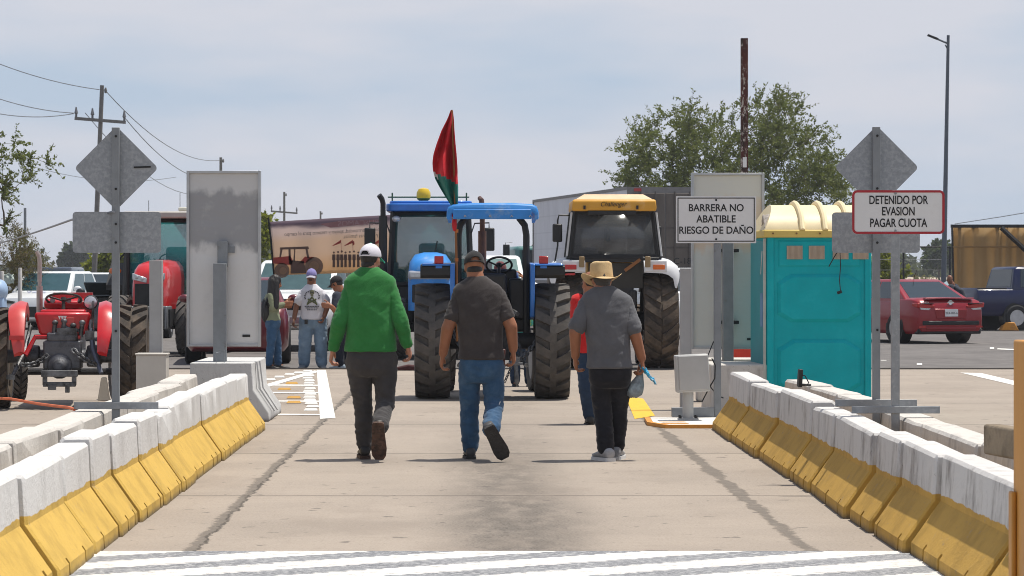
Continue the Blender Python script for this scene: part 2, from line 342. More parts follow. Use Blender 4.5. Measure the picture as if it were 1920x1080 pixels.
# ------------------------------------------------------------------ concrete barriers
def barrier_mat(name, white, yel, dirty, seed):
    m, N, Lk, b = node_mat(name)
    co = N.new('ShaderNodeTexCoord').outputs['Object']; info = N.new('ShaderNodeObjectInfo').outputs['Random']
    off = N.new('ShaderNodeVectorMath'); off.operation = 'ADD'; cmb = N.new('ShaderNodeCombineXYZ'); Lk(mathn(N, Lk, 'MULTIPLY', info, 37.), cmb.inputs[1]); Lk(co, off.inputs[0]); Lk(cmb.outputs[0], off.inputs[1]); v = off.outputs[0]
    sp = N.new('ShaderNodeSeparateXYZ'); Lk(co, sp.inputs[0]); z = sp.outputs[2]
    streak = noisen(N, Lk, mapn(N, Lk, v, (4, 2.2, .7)), 2.4, 9, .72); blot = noisen(N, Lk, v, 3.2, 8, .65); fine = noisen(N, Lk, v, 30, 5, .7)
    vert = sstep(N, Lk, z, .50, .545, 1, .25)
    wcol = mixc(N, Lk, mathn(N, Lk, 'MULTIPLY', sstep(N, Lk, streak, .47, .72, 0, dirty), vert), white, (.17, .15, .14))
    wcol = mixc(N, Lk, sstep(N, Lk, blot, .56, .72, 0, dirty * .7), wcol, (.30, .27, .24))
    wcol = mixc(N, Lk, sstep(N, Lk, fine, .64, .70, 0, .6), wcol, (.15, .13, .115))
    ycol = mixc(N, Lk, sstep(N, Lk, blot, .42, .70, 0, .6), yel, tuple(c * .62 for c in yel))
    ycol = mixc(N, Lk, sstep(N, Lk, streak, .55, .78, 0, .4), ycol, (.22, .13, .04))
    chip = noisen(N, Lk, v, 11, 6, .75); ycol = mixc(N, Lk, sstep(N, Lk, chip, .62, .65, 0, .55), ycol, (.30, .23, .15)); wcol = mixc(N, Lk, sstep(N, Lk, chip, .66, .69, 0, .6), wcol, (.25, .225, .20)); ycol = mixc(N, Lk, sstep(N, Lk, fine, .64, .70, 0, .55), ycol, (.13, .09, .05))
    edge = mathn(N, Lk, 'ADD', z, mathn(N, Lk, 'MULTIPLY', mathn(N, Lk, 'SUBTRACT', noisen(N, Lk, v, 3, 5, .6), .5), .07))
    col = mixc(N, Lk, sstep(N, Lk, edge, .322, .328), ycol, wcol) if yel[0] > yel[2] * 1.3 else mixc(N, Lk, sstep(N, Lk, edge, .0, .2), ycol, wcol)
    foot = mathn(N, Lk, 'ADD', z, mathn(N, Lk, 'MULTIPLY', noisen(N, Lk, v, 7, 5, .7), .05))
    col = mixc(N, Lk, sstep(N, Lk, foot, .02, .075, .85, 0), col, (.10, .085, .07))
    Lk(col, b.inputs['Base Color']); b.inputs['Roughness'].default_value = .85; b.inputs['Specular IOR Level'].default_value = .25
    bp = N.new('ShaderNodeBump'); bp.inputs['Strength'].default_value = .55; bp.inputs['Distance'].default_value = .012
    Lk(mathn(N, Lk, 'ADD', fine, mathn(N, Lk, 'MULTIPLY', blot, 1.2)), bp.inputs['Height']); Lk(bp.outputs['Normal'], b.inputs['Normal'])
    return m
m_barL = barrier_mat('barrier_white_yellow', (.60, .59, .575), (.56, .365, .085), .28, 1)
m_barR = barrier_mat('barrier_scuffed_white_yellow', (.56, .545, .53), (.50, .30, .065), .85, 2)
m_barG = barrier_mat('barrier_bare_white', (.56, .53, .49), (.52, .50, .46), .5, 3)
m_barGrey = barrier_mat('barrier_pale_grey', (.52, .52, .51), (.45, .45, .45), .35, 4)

def block(x_in, side, ya, yb, z, mat, label, dx=0., name='barrier_block', group=None, foot=.16, topw=.20, rot=0.):
    """one precast block; x_in = foot line facing the lane, side=-1 left row / +1 right row (local +x points away from the lane)"""
    Lb = yb - ya; b = MB(); rng = random.Random(ya * 13 + side)
    prof0 = [(0, 0), (.004, .070), (.022, .095), (foot * .93, .275), (foot, .29), (foot + .012, z - .02), (foot + .03, z), (foot + topw - .02, z), (foot + topw, z - .02), (foot + topw + .01, .29), (foot + topw + .16, .075), (foot + topw + .165, 0)]
    st = [(-Lb / 2, 0), (-Lb / 2 + .02, 0)]; y = -Lb / 2 + rng.uniform(.15, .4)
    while y < Lb / 2 - .1:
        w_ = rng.uniform(.012, .03); st += [(y - w_ - .004, 0), (y - w_, 1), (y + w_, 1), (y + w_ + .004, 0)]; y += rng.uniform(.35, .9)
    st += [(Lb / 2 - .02, 0), (Lb / 2, 0)]; rings = []; dl = rng.uniform(-.012, .012)
    for i, (y, notch) in enumerate(st):
        e = .014 if i in (0, len(st) - 1) else 0; ring = []
        for j, (x, zz) in enumerate(prof0):
            q = rng.uniform(.03, .055) if notch and j < 2 else 0.
            ring.append(((x + q + (e if j < 6 else -e if j > 6 else 0)) * side, y, max(0, zz - (e if j in (5, 6, 7, 8) else 0) - (.012 if notch and j == 1 else 0) + (dl * y if j in (5, 6, 7, 8) else 0) + (noise.noise((y * 2.5, j * .3, ya)) * .006 if j in (5, 6, 7) else 0))))
        rings.append(ring)
    b.loft(rings)
    o = b.build(name, mat, angle=28, bevel=.006); o.location = (x_in + dx, (ya + yb) / 2, 0.); o.rotation_euler.z = rot
    # lifting slots: notches along the foot as dark recesses of its own geometry
    tag(o, label, 'barrier', group); return o
ys = [27.4, 26.2, 25.15, 22.8, 20.5, 19.56, 18.4, 17.15, 16.2, 15.1, 13.7, 12.3, 10.7]
gp = {0: .01, 1: .02, 2: .03, 3: .03, 4: .03, 5: .03, 6: .055, 7: .06, 8: .03, 9: .075, 10: .03, 11: .03, 12: .02}
LBL = ['farthest one beside the pale grey barrier', 'second from the far end', 'third and long, from the far end', 'long one just beyond the sign foot', 'short one under the sign foot', 'first one nearer than the sign foot',
       'second one nearer than the sign foot, wide gap behind', 'third one nearer than the sign foot', 'fourth one nearer than the sign foot', 'third from the lower left corner', 'second from the lower left corner', 'cut off at the lower left corner']
def jig(i, a): return random.Random(i * 7 + 3).uniform(-a, a)
for i in range(12):
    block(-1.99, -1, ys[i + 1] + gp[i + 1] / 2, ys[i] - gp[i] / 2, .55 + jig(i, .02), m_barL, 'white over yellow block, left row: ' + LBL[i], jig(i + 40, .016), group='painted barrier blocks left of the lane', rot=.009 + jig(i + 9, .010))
ysR = [27.5, 25.4, 23.07, 20.8, 19.5, 17.4, 16.4, 15.2, 13.1, 11.3]
gr = {0: .01, 1: .025, 2: .08, 3: .085, 4: .02, 5: .075, 6: .11, 7: .02, 8: .03, 9: .02}
LBR = ['farthest one, next to the grey box', 'second from the far end, before the teal cabin', 'third from the far end, carrying the gadget', 'fourth from the far end, just beyond the sign feet', 'long one at the sign feet', 'short one nearer than the sign feet',
       'third from the orange post', 'long scuffed one behind the orange post', 'cut off by the orange post']
for i in range(9):
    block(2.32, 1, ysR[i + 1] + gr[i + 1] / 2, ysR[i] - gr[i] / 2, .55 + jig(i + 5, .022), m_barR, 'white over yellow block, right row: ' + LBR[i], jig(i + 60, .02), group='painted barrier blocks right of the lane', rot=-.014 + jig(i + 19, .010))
y2 = [27.4, 25.9, 23.6, 21.5, 20.3, 18.0, 16.3, 14.6, 12.6]
LB2 = ['farthest, beside the red tractor wheel', 'second from the far end', 'third from the far end', 'short one by the sign foot', 'where the orange rope ends', 'just before the sign foot', 'second from the left edge', 'at the left edge of the view']
for i in range(8):
    block(-2.60 + .13, -1, y2[i + 1] + .014, y2[i] - .014, .53 + jig(i + 80, .015), m_barG, 'unpainted white block, rear left row: ' + LB2[i], jig(i + 90, .03), group='unpainted blocks behind the left row', foot=.13, topw=.24)
y3 = [26.9, 25.0, 23.2, 21.3, 18.6, 16.6, 15.6]
LB3 = ['farthest, at the foot of the teal cabin', 'second from the far end', 'third from the far end, before the sign feet', 'long one behind the sign feet', 'second from the near end', 'last one with a broken brown end']
for i in range(6):
    block(2.94 - .13, 1, y3[i + 1] + .014, y3[i] - .014, .53 + jig(i + 110, .02), m_barG, 'unpainted dirty block, rear right row: ' + LB3[i], jig(i + 120, .03), group='unpainted blocks behind the right row', foot=.13, topw=.24)
m_brownc = M('brown_broken_concrete', (.26, .205, .14), .9, bump=.5, bscale=30, col2=(.12, .09, .06))
b = MB().box((0, 0, .08), (.10, .5, .16)); b.box((.16, .05, .065), (.17, .36, .13)); b.box((.07, .02, .03), (.2, .4, .06))
o = b.build('concrete_chunk', m_brownc, bevel=.015); o.location = (2.80, 14.85, .545); o.rotation_euler.z = .15; tag(o, 'brown broken concrete chunk on the rear right barrier near the orange post', 'rubble')

# pale grey wide barrier closing the far end of the left row, seen end-on
b = MB(); prof = [(-.36, 0), (-.36, .08), (-.30, .2), (-.30, .52), (.30, .52), (.315, .27), (.46, .10), (.46, 0)]
prof = [(-.44, 0), (-.36, .27), (-.36, .60), (.27, .60), (.285, .32), (.44, .09), (.44, 0)]
b.prism(prof, 'y', 0, 1.9)
o = b.build('barrier_block', m_barGrey, bevel=.012); o.location = (-2.5, 28.9, 0); tag(o, 'pale grey unpainted concrete barrier at the far end of the left row', 'barrier')
b = MB()
for k in (.05, .11): b.prism([(.285 + k * .2, .60), (.32 + k * .2, .32), (.47 + k * .2, .09), (.455 + k * .2, .09), (.305 + k * .2, .32), (.27 + k * .2, .60)], 'y', .2 + k * 4, .26 + k * 4)
b.build('rib', m_barGrey, o)
b = MB().tube([(-.10, .1, .60), (-.10, .1, .70), (-.02, .1, .72), (-.02, .1, .60)], .008, 6); b.build('lifting_loop', m_post, o)
# white block closing the right side behind the posts
b = MB(); b.prism([(-.30, 0), (-.30, .05), (-.28, .56), (.55, .56), (.6, 0)], 'y', 0, 1.1)
o = b.build('barrier_block', m_barG, bevel=.015); o.location = (2.78, 29.6, 0); tag(o, 'white concrete block behind the grey box and the sign posts', 'barrier')
b = MB().b2((0, 0, 0), (.9, .5, .56)); o = b.build('barrier_block', m_barG, bevel=.015); o.location = (2.62, 31.6, 0); tag(o, 'white barrier block left of the teal cabin under the tall panel', 'barrier')

# ------------------------------------------------------------------ tall panels, posts, signs
def banded_panel(name, base, dark, warm):
    m, N, Lk, b = node_mat(name)
    co = N.new('ShaderNodeTexCoord').outputs['Object']; sp = N.new('ShaderNodeSeparateXYZ'); Lk(co, sp.inputs[0]); z = sp.outputs[2]
    n = noisen(N, Lk, mapn(N, Lk, co, (1.2, 1, .8)), 2.0, 5); n2 = noisen(N, Lk, co, 4, 8, .65)
    t = mathn(N, Lk, 'ADD', z, mathn(N, Lk, 'MULTIPLY', mathn(N, Lk, 'SUBTRACT', n, .5), .55))
    k = mathn(N, Lk, 'MULTIPLY', sstep(N, Lk, t, .04, .14), sstep(N, Lk, t, .66, .74, 1, .25))  # darker band above mid height with a ragged edge, paler again at the top
    c = mixc(N, Lk, k, base, dark)
    c = mixc(N, Lk, sstep(N, Lk, n2, .52, .7, 0, .35), c, warm)
    Lk(c, b.inputs['Base Color']); b.inputs['Metallic'].default_value = .35; b.inputs['Roughness'].default_value = .40
    bp = N.new('ShaderNodeBump'); bp.inputs['Strength'].default_value = .35; bp.inputs['Distance'].default_value = .03
    Lk(noisen(N, Lk, mapn(N, Lk, co, (.7, 1, 2.2)), 1.6, 3), bp.inputs['Height']); Lk(bp.outputs['Normal'], b.inputs['Normal'])
    return m
m_panL = banded_panel('dull_aluminium_sheet', (.62, .61, .60), (.30, .30, .31), (.50, .49, .48))
m_panR = banded_panel('pale_aluminium_sheet', (.58, .60, .57), (.60, .50, .40), (.62, .60, .52))
m_frame = M('aluminium_frame', (.42, .43, .44), .4, .7)
def panel(label, px0, py0, px1, py1, Y, mat, post=None):
    a = W(px0, py0, Y); c = W(px1, py1, Y); wd = c.x - a.x; ht = a.z - c.z
    t = thing('metal_panel', label, 'sign panel', ((a.x + c.x) / 2, Y, 0)); zc = (a.z + c.z) / 2; fw = .028
    MB().b2((-wd / 2 + fw, .012, c.z + fw), (wd / 2 - fw, .03, a.z - fw)).xf(Matrix.Translation((0, 0, -zc))).build('sheet', mat, t, loc=(0, 0, zc))
    b = MB(); b.b2((-wd / 2, -.02, c.z), (-wd / 2 + fw, .06, a.z)); b.b2((wd / 2 - fw, -.02, c.z), (wd / 2, .06, a.z)); b.b2((-wd / 2 + fw, -.018, a.z - fw), (wd / 2 - fw, .058, a.z - .002)); b.b2((-wd / 2 + fw, -.018, c.z + .002), (wd / 2 - fw, .058, c.z + fw))
    b.build('frame', m_frame, t, bevel=.003)
    MB().b2((wd / 2 - .19, .004, c.z + .10), (wd / 2 - .11, .0115, c.z + .125)).build('maker_plate', m_black, t)
    b = MB()
    for zz in (.3, .7):
        for xx in (-.5, .5): b.lathe([(.011, .002), (.011, .0118)], (xx * wd * .55, 0, c.z + ht * zz), 'y', 8)
    return t, a, c
YL = 29.4
tp, a, c = panel('tall blank aluminium panel on a grey post left of the lane, darker upper half', 350, 320, 489, 650, YL, m_panL)
s_ = sc(YL); lx = lambda px, Y=YL: (px - HX) * Y / F
xo = tp.location.x
zt = lambda py, Y=YL: H - (py - HY) * Y / F
MB().b2((lx(409) - xo, -.09, zt(500)), (lx(428) - xo, -.0, zt(452))).build('bracket', m_post, tp, bevel=.004)
b = MB(); b.b2((lx(403) - xo, -.2, 0), (lx(427) - xo, -.09, zt(494))); b.b2((lx(423.5) - xo, -.205, 0.0), (lx(425) - xo, -.2, zt(496)))
b.build('post', m_post, tp, bevel=.006)
MB().b2((lx(424) - xo, -.03, zt(474)), (lx(440) - xo, .011, zt(462))).build('clamp', m_post, tp)
YR = 31.5
tp, a, c = panel('tall blank aluminium panel behind the white no-lift barrier sign', 1296, 324, 1433, 655, YR, m_panR)
xo = tp.location.x
b = MB(); b.b2((lx(1351, YR) - xo, -.30, .30), (lx(1371, YR) - xo, -.16, zt(455, YR))); b.build('post', m_post, tp, bevel=.006)
MB().b2((lx(1353, YR) - xo, -.28, 0), (lx(1369, YR) - xo, -.18, .295)).build('post_foot', M('rusty_foot', (.28, .24, .18), .8, col2=(.2, .09, .04)), tp)
b = MB()
for py in (470, 604): b.box((lx(1361, YR) - xo, -.08, zt(py, YR)), (.26, .15, .035)); 
for px in (1374, 1350):
    for py in (470, 604): b.box((lx(px, YR) - xo, -.165, zt(py, YR)), (.03, .03, .03))
b.build('bracket', m_dark, tp)

# free posts
def lone_post(label, px0, px1, pytop, Y, depth=.10, mat=m_post):
    x0, x1 = lx(px0, Y), lx(px1, Y)
    b = MB().b2((-(x1 - x0) / 2, -depth / 2, 0), ((x1 - x0) / 2, depth / 2, zt(pytop, Y))); b.b2(((x1 - x0) / 2 - .012, -depth / 2 - .004, 0), ((x1 - x0) / 2 - .006, -depth / 2, zt(pytop, Y)))
    o = b.build('steel_post', mat, bevel=.006); o.location = ((x0 + x1) / 2, Y, 0); return tag(o, label, 'post')
m_lpost = M('light_grey_post', (.36, .36, .36), .55, .2, .08)
lone_post('short light grey square post in front of the red cab tractor', 281, 305, 488, 28.6, mat=m_lpost)
m_beige = M('beige_box_paint', (.50, .47, .42), .6, 0, .06, col2=(.30, .2, .12), thr=(.66, .78), scale2=5)
b = MB().b2((-.15, -.12, 0), (.15, .12, .70)); b.b2((-.16, -.13, .70), (.16, .13, .718))
o = b.build('control_box', m_beige, bevel=.006); o.location = (lx(286, 28.2), 28.2, 0); tag(o, 'beige steel box standing at the foot of the short left post', 'control box')
lone_post('short light grey square post behind the grey box on the right', 1275, 1296, 503, 29.6, mat=m_lpost)
t = thing('control_box', 'grey metal box tilted on a round pedestal bolted to the white slab', 'control box', (lx(1290, 28.6), 28.6, .035))
m_cab = M('grey_cabinet', (.40, .40, .39), .5, .1, .06, col2=(.3, .29, .27), thr=(.6, .8))
b = MB(); b.lathe([(.055, 0), (.055, .36)], n=20); b.b2((-.10, -.09, 0), (.10, .09, .018)); b.build('pedestal', m_cab, t)
b = MB(); 
for sx in (-1, 1):
    for sy in (-1, 1): b.lathe([(.012, .018), (.012, .045)], (sx * .08, sy * .07, 0), n=8)
b.build('bolts', m_dark, t)['kind'] = 'stuff'
b = MB().b2((-.105, -.11, .28), (.23, .1, .655)); bx = b.build('housing', m_cab, t, bevel=.012); bx.rotation_euler = (0, R(-3), 0)
b = MB().b2((-.075, -.122, .30), (.225, -.111, .645)); b.build('door', m_cab, t, bevel=.006).rotation_euler = (0, R(-3), 0)
b = MB().tube([(.235, -.05, .62), (.27, -.05, .55), (.265, -.05, .42), (.20, -.02, .30), (.14, 0, .18)], .007, 6); b.build('cable', m_black, t)
# slab with orange edge
b = MB().prism([(0, 0), (.70, 0), (.70, 1.45), (-.10, 1.45), (-.13, .5)], 'z', 0, .033)
p = G(1256, 803); o = b.build('slab', [M('white_slab', (.66, .64, .60), .8, col2=(.35, .32, .28), thr=(.58, .75))]); o.location = (p.x, p.y, 0.); tag(o, kind='structure'); o.name = 'traffic_island'
m_oran = M('orange_edge_paint', (.58, .25, .04), .7, col2=(.3, .15, .05), thr=(.55, .7))
b = MB(); b.b2((0, -.035, 0), (.70, -.002, .036)); b.prism([(-.002, -.035), (-.133, .5), (-.19, .5), (-.05, -.035)], 'z', 0, .036); b.prism([(-.134, .502), (-.104, 1.45), (-.16, 1.45), (-.19, .502)], 'z', 0, .036)
for yy in (.16, .45): b.prism([(-.03, yy), (.2, yy + .02), (.18, yy + .12), (-.07, yy + .10)], 'z', .034, .037)
o = b.build('kerb', m_oran); o.location = (p.x, p.y, 0.); tag(o, kind='structure')
# loose black cable between the sign post and the box
o = MB().tube([W(1338, 640, 29.2), W(1328, 665, 29.2), W(1325, 700, 29.2), W(1332, 725, 29.2), W(1345, 742, 29.3), W(1356, 746, 29.4)], .006, 6).build('cable', m_black); tag(o, 'black cable hanging from the white sign post to the barrier', 'cable')

m_signw = M('white_sign_face', (.66, .66, .66), .5, 0, .04, 6, col2=(.55, .54, .53), thr=(.55, .8))
m_signred = M('sign_red', (.36, .02, .03), .5)
def rrect(wd, ht, r, n=5):
    pts = []
    for cx, cz, a0 in ((1, 1, 0), (-1, 1, 90), (-1, -1, 180), (1, -1, 270)):
        for k in range(n + 1): a = R(a0 + 90 * k / n); pts.append((cx * (wd / 2 - r) + r * math.cos(a), cz * (ht / 2 - r) + r * math.sin(a)))
    return pts
def ring_border(wd, ht, r, t, y0, y1, b):
    o = rrect(wd, ht, r); i = rrect(wd - 2 * t, ht - 2 * t, max(.001, r - t)); n = len(o)
    vs = [(p[0], y0, p[1]) for p in o] + [(p[0], y0, p[1]) for p in i] + [(p[0], y1, p[1]) for p in o] + [(p[0], y1, p[1]) for p in i]; fs = []
    for k in range(n):
        q = (k + 1) % n; fs += [(k, q, n + q, n + k), (2 * n + k, 2 * n + q, q, k), (n + k, n + q, 3 * n + q, 3 * n + k)]
    return b.add(vs, fs)
def channel_bar(t, x0, x1, z, y=0.):
    b = MB(); b.b2((x0, y - .035, z), (x1, y - .028, z + .05)); b.b2((x0, y - .028, z), (x1, y + .03, z + .006)); b.build('foot_bar', m_steel, t, bevel=.002)
# right hand red bordered sign
Yd = 19.4
t = thing('text_sign', 'white sign with red border reading DETENIDO POR EVASION PAGAR CUOTA on a steel post', 'sign', (lx(1678, Yd), Yd, 0))
wd, ht = (1769 - 1596) / sc(Yd), (439 - 357) / sc(Yd); zc = zt(398, Yd); xb = lx(1682.5, Yd) - t.location.x
brd = MB().prism(rrect(wd, ht, .035), 'y', -.046, -.042).build('board', m_signw, t, loc=(xb, 0, zc))
b = MB(); ring_border(wd, ht, .035, .016, -.0485, -.0458, b); b.build('border', m_signred, brd)
for s, dz, sz, xs in (('DETENIDO POR', .080, .081, .69), ('EVASION', .003, .081, .69), ('PAGAR CUOTA', -.076, .081, .69)): text_mesh(s, sz, m_ink, 'lettering', brd, (0, -.0475, dz), xs=xs, bold=.0012)
b = MB()
for zz in (ht / 2 - .022, -ht / 2 + .022): b.lathe([(.008, -.052), (.008, -.046)], (-.02, 0, zz), 'y', 10)
b.build('bolts', m_steel, brd)['kind'] = 'stuff'
b = MB(); pw = .027; b.b2((-pw, -.041, .42), (pw, -.034, zc + .15)); b.b2((-pw, -.034, .42), (-pw + .006, .014, zc + .15)); b.b2((pw - .006, -.034, .42), (pw, .014, zc + .15)); b.build('post', m_steel, t, bevel=.002)
channel_bar(t, lx(1595, Yd) - t.location.x, lx(1760, Yd) - t.location.x, .552, -.02)
# diamond + rectangle backs
def back_sign(label, Y, pxc, cx, cy, hd, r0, r1, bar, zbar, strap=True, mark=False):
    t = thing('warning_sign', label, 'sign', (lx(pxc, Y), Y, 0)); x0 = t.location.x; h = hd / sc(Y)
    z = zt(cy, Y); xx = lx(cx, Y) - x0; rr = rrect(h * math.sqrt(2), h * math.sqrt(2), .03); c45 = math.sqrt(.5)
    MB().prism([((p - q) * c45, (p + q) * c45) for p, q in rr], 'y', .03, .034).build('diamond_plate', m_signback, t, loc=(xx, 0, z))
    w2, h2 = (r1[0] - r0[0]) / sc(Y), (r1[1] - r0[1]) / sc(Y); cxr = (r0[0] + r1[0]) / 2
    MB().prism(rrect(w2, h2, .025), 'y', .03, .034).build('lower_plate', m_signback, t, loc=(lx(cxr, Y) - x0, 0, zt((r0[1] + r1[1]) / 2, Y)))
    pw = .026; zt_ = z + h * .96; b = MB(); b.b2((-pw, -.022, .40), (pw, -.016, zt_)); b.b2((-pw, -.016, .40), (-pw + .006, .0295, zt_)); b.b2((pw - .006, -.016, .40), (pw, .0295, zt_)); b.build('post', m_post, t, bevel=.002)
    b = MB()
    for zz in (z + h * .75, z - h * .5, zt((r0[1] + r1[1]) / 2, Y) + h2 * .2, zt((r0[1] + r1[1]) / 2, Y) - h2 * .25, 1.1): b.lathe([(.009, -.028), (.009, -.0225)], (0.004, 0, zz), 'y', 8)
    b.build('bolts', m_dark, t)['kind'] = 'stuff'
    channel_bar(t, lx(bar[0], Y) - x0, lx(bar[1], Y) - x0, zbar)
    if mark: MB().box((h * .62, .025, zt(313, Y)), (.12, .006, .012), (0, R(-2), 0)).build('tape_strip', m_black, t)
    return t
back_sign('grey back of a diamond sign above a rectangular plate left of the lane', 20.0, 217, 217, 315, 79, (135, 397), (301, 474), (140, 298), .552, mark=True)
back_sign('grey back of a diamond sign behind the red bordered sign', 20.4, 1643, 1645, 314, 79, (1561, 398), (1726, 474), (1565, 1718), .552)
# BARRERA NO ABATIBLE
Yb = 29.2
t = thing('text_sign', 'white sign with thin black border reading BARRERA NO ABATIBLE RIESGO DE DAÑO', 'sign', (lx(1345, Yb), Yb, 0))
wd, ht = (1417 - 1267) / sc(Yb), (456 - 368) / sc(Yb); xb = lx(1342, Yb) - t.location.x
brd = MB().prism(rrect(wd, ht, .006, 2), 'y', -.046, -.040).build('board', m_signw, t, loc=(xb, 0, zt(412, Yb)))
b = MB(); ring_border(wd - .03, ht - .03, .004, .010, -.048, -.0458, b); b.build('border', m_ink, brd)
for s, dz, sz in (("BARRERA NO", .118, .104), ("ABATIBLE", .003, .104), ("RIESGO DE DAÑO", -.112, .104)): text_mesh(s, sz, m_ink, "lettering", brd, (0, -.0475, dz), bold=.0016, xs=.90)
b = MB()
for zz in (ht / 2 - .04, -ht / 2 + .04): b.lathe([(.011, -.051), (.011, -.0461)], (0, 0, zz), 'y', 10)
b.build('bolts', m_black, brd)['kind'] = 'stuff'
b = MB().b2((-.036, -.039, 0), (.036, .035, zt(400, Yb))); b.b2((-.032, -.043, .05), (-.02, -.039, zt(457, Yb))); b.build('post', m_post, t, bevel=.004)
MB().b2((-.47, -.06, .036), (-.037, .04, .13)).build('foot_bar', m_post, t, bevel=.004)

# orange steel post at the near right
m_orp = M('orange_steel_paint', (.55, .25, .035), .5, 0, .12, 3, .08, 30, col2=(.30, .13, .03), thr=(.55, .75), stretch=(1, 1, .3))
b = MB().b2((0, 0, 0), (.30, .30, zt(640, 12.0))); b.b2((-.022, .22, 0), (0, .3, zt(930, 12.0)))
o = b.build('guard_post', m_orp, bevel=.008); o.location = (lx(1900, 12.3), 12.0, 0); tag(o, 'thick orange steel guard post at the near right edge', 'guard post')
# small black gadget on the third right block
t = thing('barrier_gadget', 'small black plastic gadget with loose cord on the right barrier top', 'gadget', (lx(1500, 24.0), 24.0, .553))
b = MB(); b.box((0, 0, .07), (.035, .04, .15), (R(8), 0, R(20))); b.box((.05, .02, .012), (.09, .03, .018)); b.build('case', m_black, t, bevel=.005)
b = MB().tube([(.0, 0, .10), (.04, -.03, .09), (.07, -.04, .03), (.04, -.05, .01), (.09, -.02, .012)], .005, 6); b.build('cord', m_black, t)
# fallen lane pole on the lane floor beneath cab tractor is left to the vehicles file

# ------------------------------------------------------------------ portable toilet
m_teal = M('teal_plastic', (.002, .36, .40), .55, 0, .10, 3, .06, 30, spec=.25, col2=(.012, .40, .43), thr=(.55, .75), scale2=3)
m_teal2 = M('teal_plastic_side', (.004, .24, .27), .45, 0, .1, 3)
m_cream = M('cream_plastic', (.76, .64, .40), .5, 0, .08, 4, .03, 30, trans=0)
m_ochre = M('ochre_plastic', (.62, .46, .12), .5, 0, .08, 4)
m_mesh = M('pale_vent_mesh', (.45, .36, .27), .6)
Yt = 29.6; s_ = sc(Yt); xl = lx(1437, Yt); xr = lx(1635, Yt); wt = xr - xl; dt = 1.12; zw = zt(440, Yt)
t = thing('portable_toilet', 'teal plastic portable toilet with cream ribbed roof behind the right barriers', 'toilet', ((xl + xr) / 2, Yt, 0), R(2.2))
hw = wt / 2
MB().b2((-hw, 0, 0), (hw, dt, zw)).build('cabin_walls', m_teal, t, bevel=.03, seg=3)
b = MB()
for x0, x1 in ((-hw + .005, -hw + .075), (hw - .075, hw - .005)): b.b2((x0, -.02, 0.02), (x1, .0, zw))
b.build('corner_posts', m_teal, t, bevel=.012)
def recess(z0, z1, x0, x1, ch, d=.035, wdt=.035):
    o = [(x0, z0 + ch), (x0 + ch * 1.6, z0), (x1 - ch * 1.6, z0), (x1, z0 + ch), (x1, z1 - ch), (x1 - ch * 1.6, z1), (x0 + ch * 1.6, z1), (x0, z1 - ch)] if ch else [(x0, z0), (x1, z0), (x1, z1), (x0, z1)]
    cx, cz = (x0 + x1) / 2, (z0 + z1) / 2; n = len(o)
    ins = [(cx + (p - cx) * (1 - wdt * 2 / (x1 - x0)), cz + (q - cz) * (1 - wdt * 2 / (z1 - z0))) for p, q in o]
    b = MB(); vs = [(p, -.002, q) for p, q in o] + [(p, -d, q) for p, q in ins]; fs = [(i, (i + 1) % n, n + (i + 1) % n, n + i) for i in range(n)] + [tuple(range(n, 2 * n))]
    return b.add(vs, fs)
xa, xb_ = -hw + .11, hw - .11
for z0, z1, x0, x1, ch in ((.25, .82, xa, xb_, .10), (1.00, 1.50, xa, xb_, .085)): recess(z0, z1, x0, x1, ch).build('wall_relief', m_teal, t, angle=20)
recess(.40, .66, -.20, .22, 0, .032, .02).build('wall_relief', m_teal, t, angle=20)
recess(1.58, 1.85, xa + .01, xb_ - .01, 0, .012, .015).build('wall_relief', m_teal, t, angle=20)
for xc in (-hw + .29, -hw + .52, -hw + .77, -hw + .98):
    if xc > hw - .1: continue
    b = MB().b2((xc - .082, -.022, 1.655), (xc + .082, -.013, 1.795))
    for k in range(13): b.b2((xc - .078 + k * .0125, -.027, 1.658), (xc - .073 + k * .0125, -.022, 1.792))
    b.build('vent', m_mesh, t)
b = MB().b2((-hw - .035, -.04, zw - .03), (hw + .035, dt + .04, zw + .05)); b.build('roof_rim', m_ochre, t, bevel=.015)
b = MB(); rings = []
for k in range(13):
    u = k / 12; y = -.02 + u * (dt + .04); hh = .27 * (math.sin(math.pi * u) ** .6 if 0 < u < 1 else 0)
    e = (1 - (hh / .27)) * .0 + .13 * (hh / .27)
    rings.append([(-hw - .02, y, zw + .05), (-hw - .02 + e, y, zw + .051 + hh), (hw + .02 - e, y, zw + .051 + hh), (hw + .02, y, zw + .05)])
b.loft(rings); b.build('roof_dome', m_cream, t, angle=60, bevel=.012)
for xc in (-hw + .37, -hw + .61, -hw + .85):
    pts = [(xc, -.03 + (k / 12) * (dt + .06), zw + .045 + .29 * (math.sin(math.pi * k / 12) ** .55 if 0 < k < 12 else 0)) for k in range(13)]
    MB().tube(pts, .03, 8, flat=1.2).build('roof_rib', m_cream, t)
b = MB()
for k in range(4): b.lathe([(.010, -.052), (.010, -.038)], (-hw + .06 + k * .245, 0, zw + .012), 'y', 8)
b.build('bolts', M('brown_bolt', (.2, .1, .03), .6), t)['kind'] = 'stuff'
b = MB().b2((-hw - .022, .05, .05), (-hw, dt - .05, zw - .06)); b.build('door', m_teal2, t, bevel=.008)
MB().b2((-hw - .03, .02, 0.05), (-hw - .004, .045, zw - .04)).build('door_edge_strip', M('pale_strip', (.5, .5, .45), .6), t)
b = MB().box((-hw - .024, .22, 1.62), (.004, .03, .26), (R(22), 0, 0)); b.build('door_sticker', M('pale_sticker', (.6, .55, .5), .6), t)
b = MB().b2((-hw - .026, .12, .95), (-hw - .0225, .30, 1.3)); b.build('door_sticker', M('blue_sticker', (.12, .25, .42), .6), t)
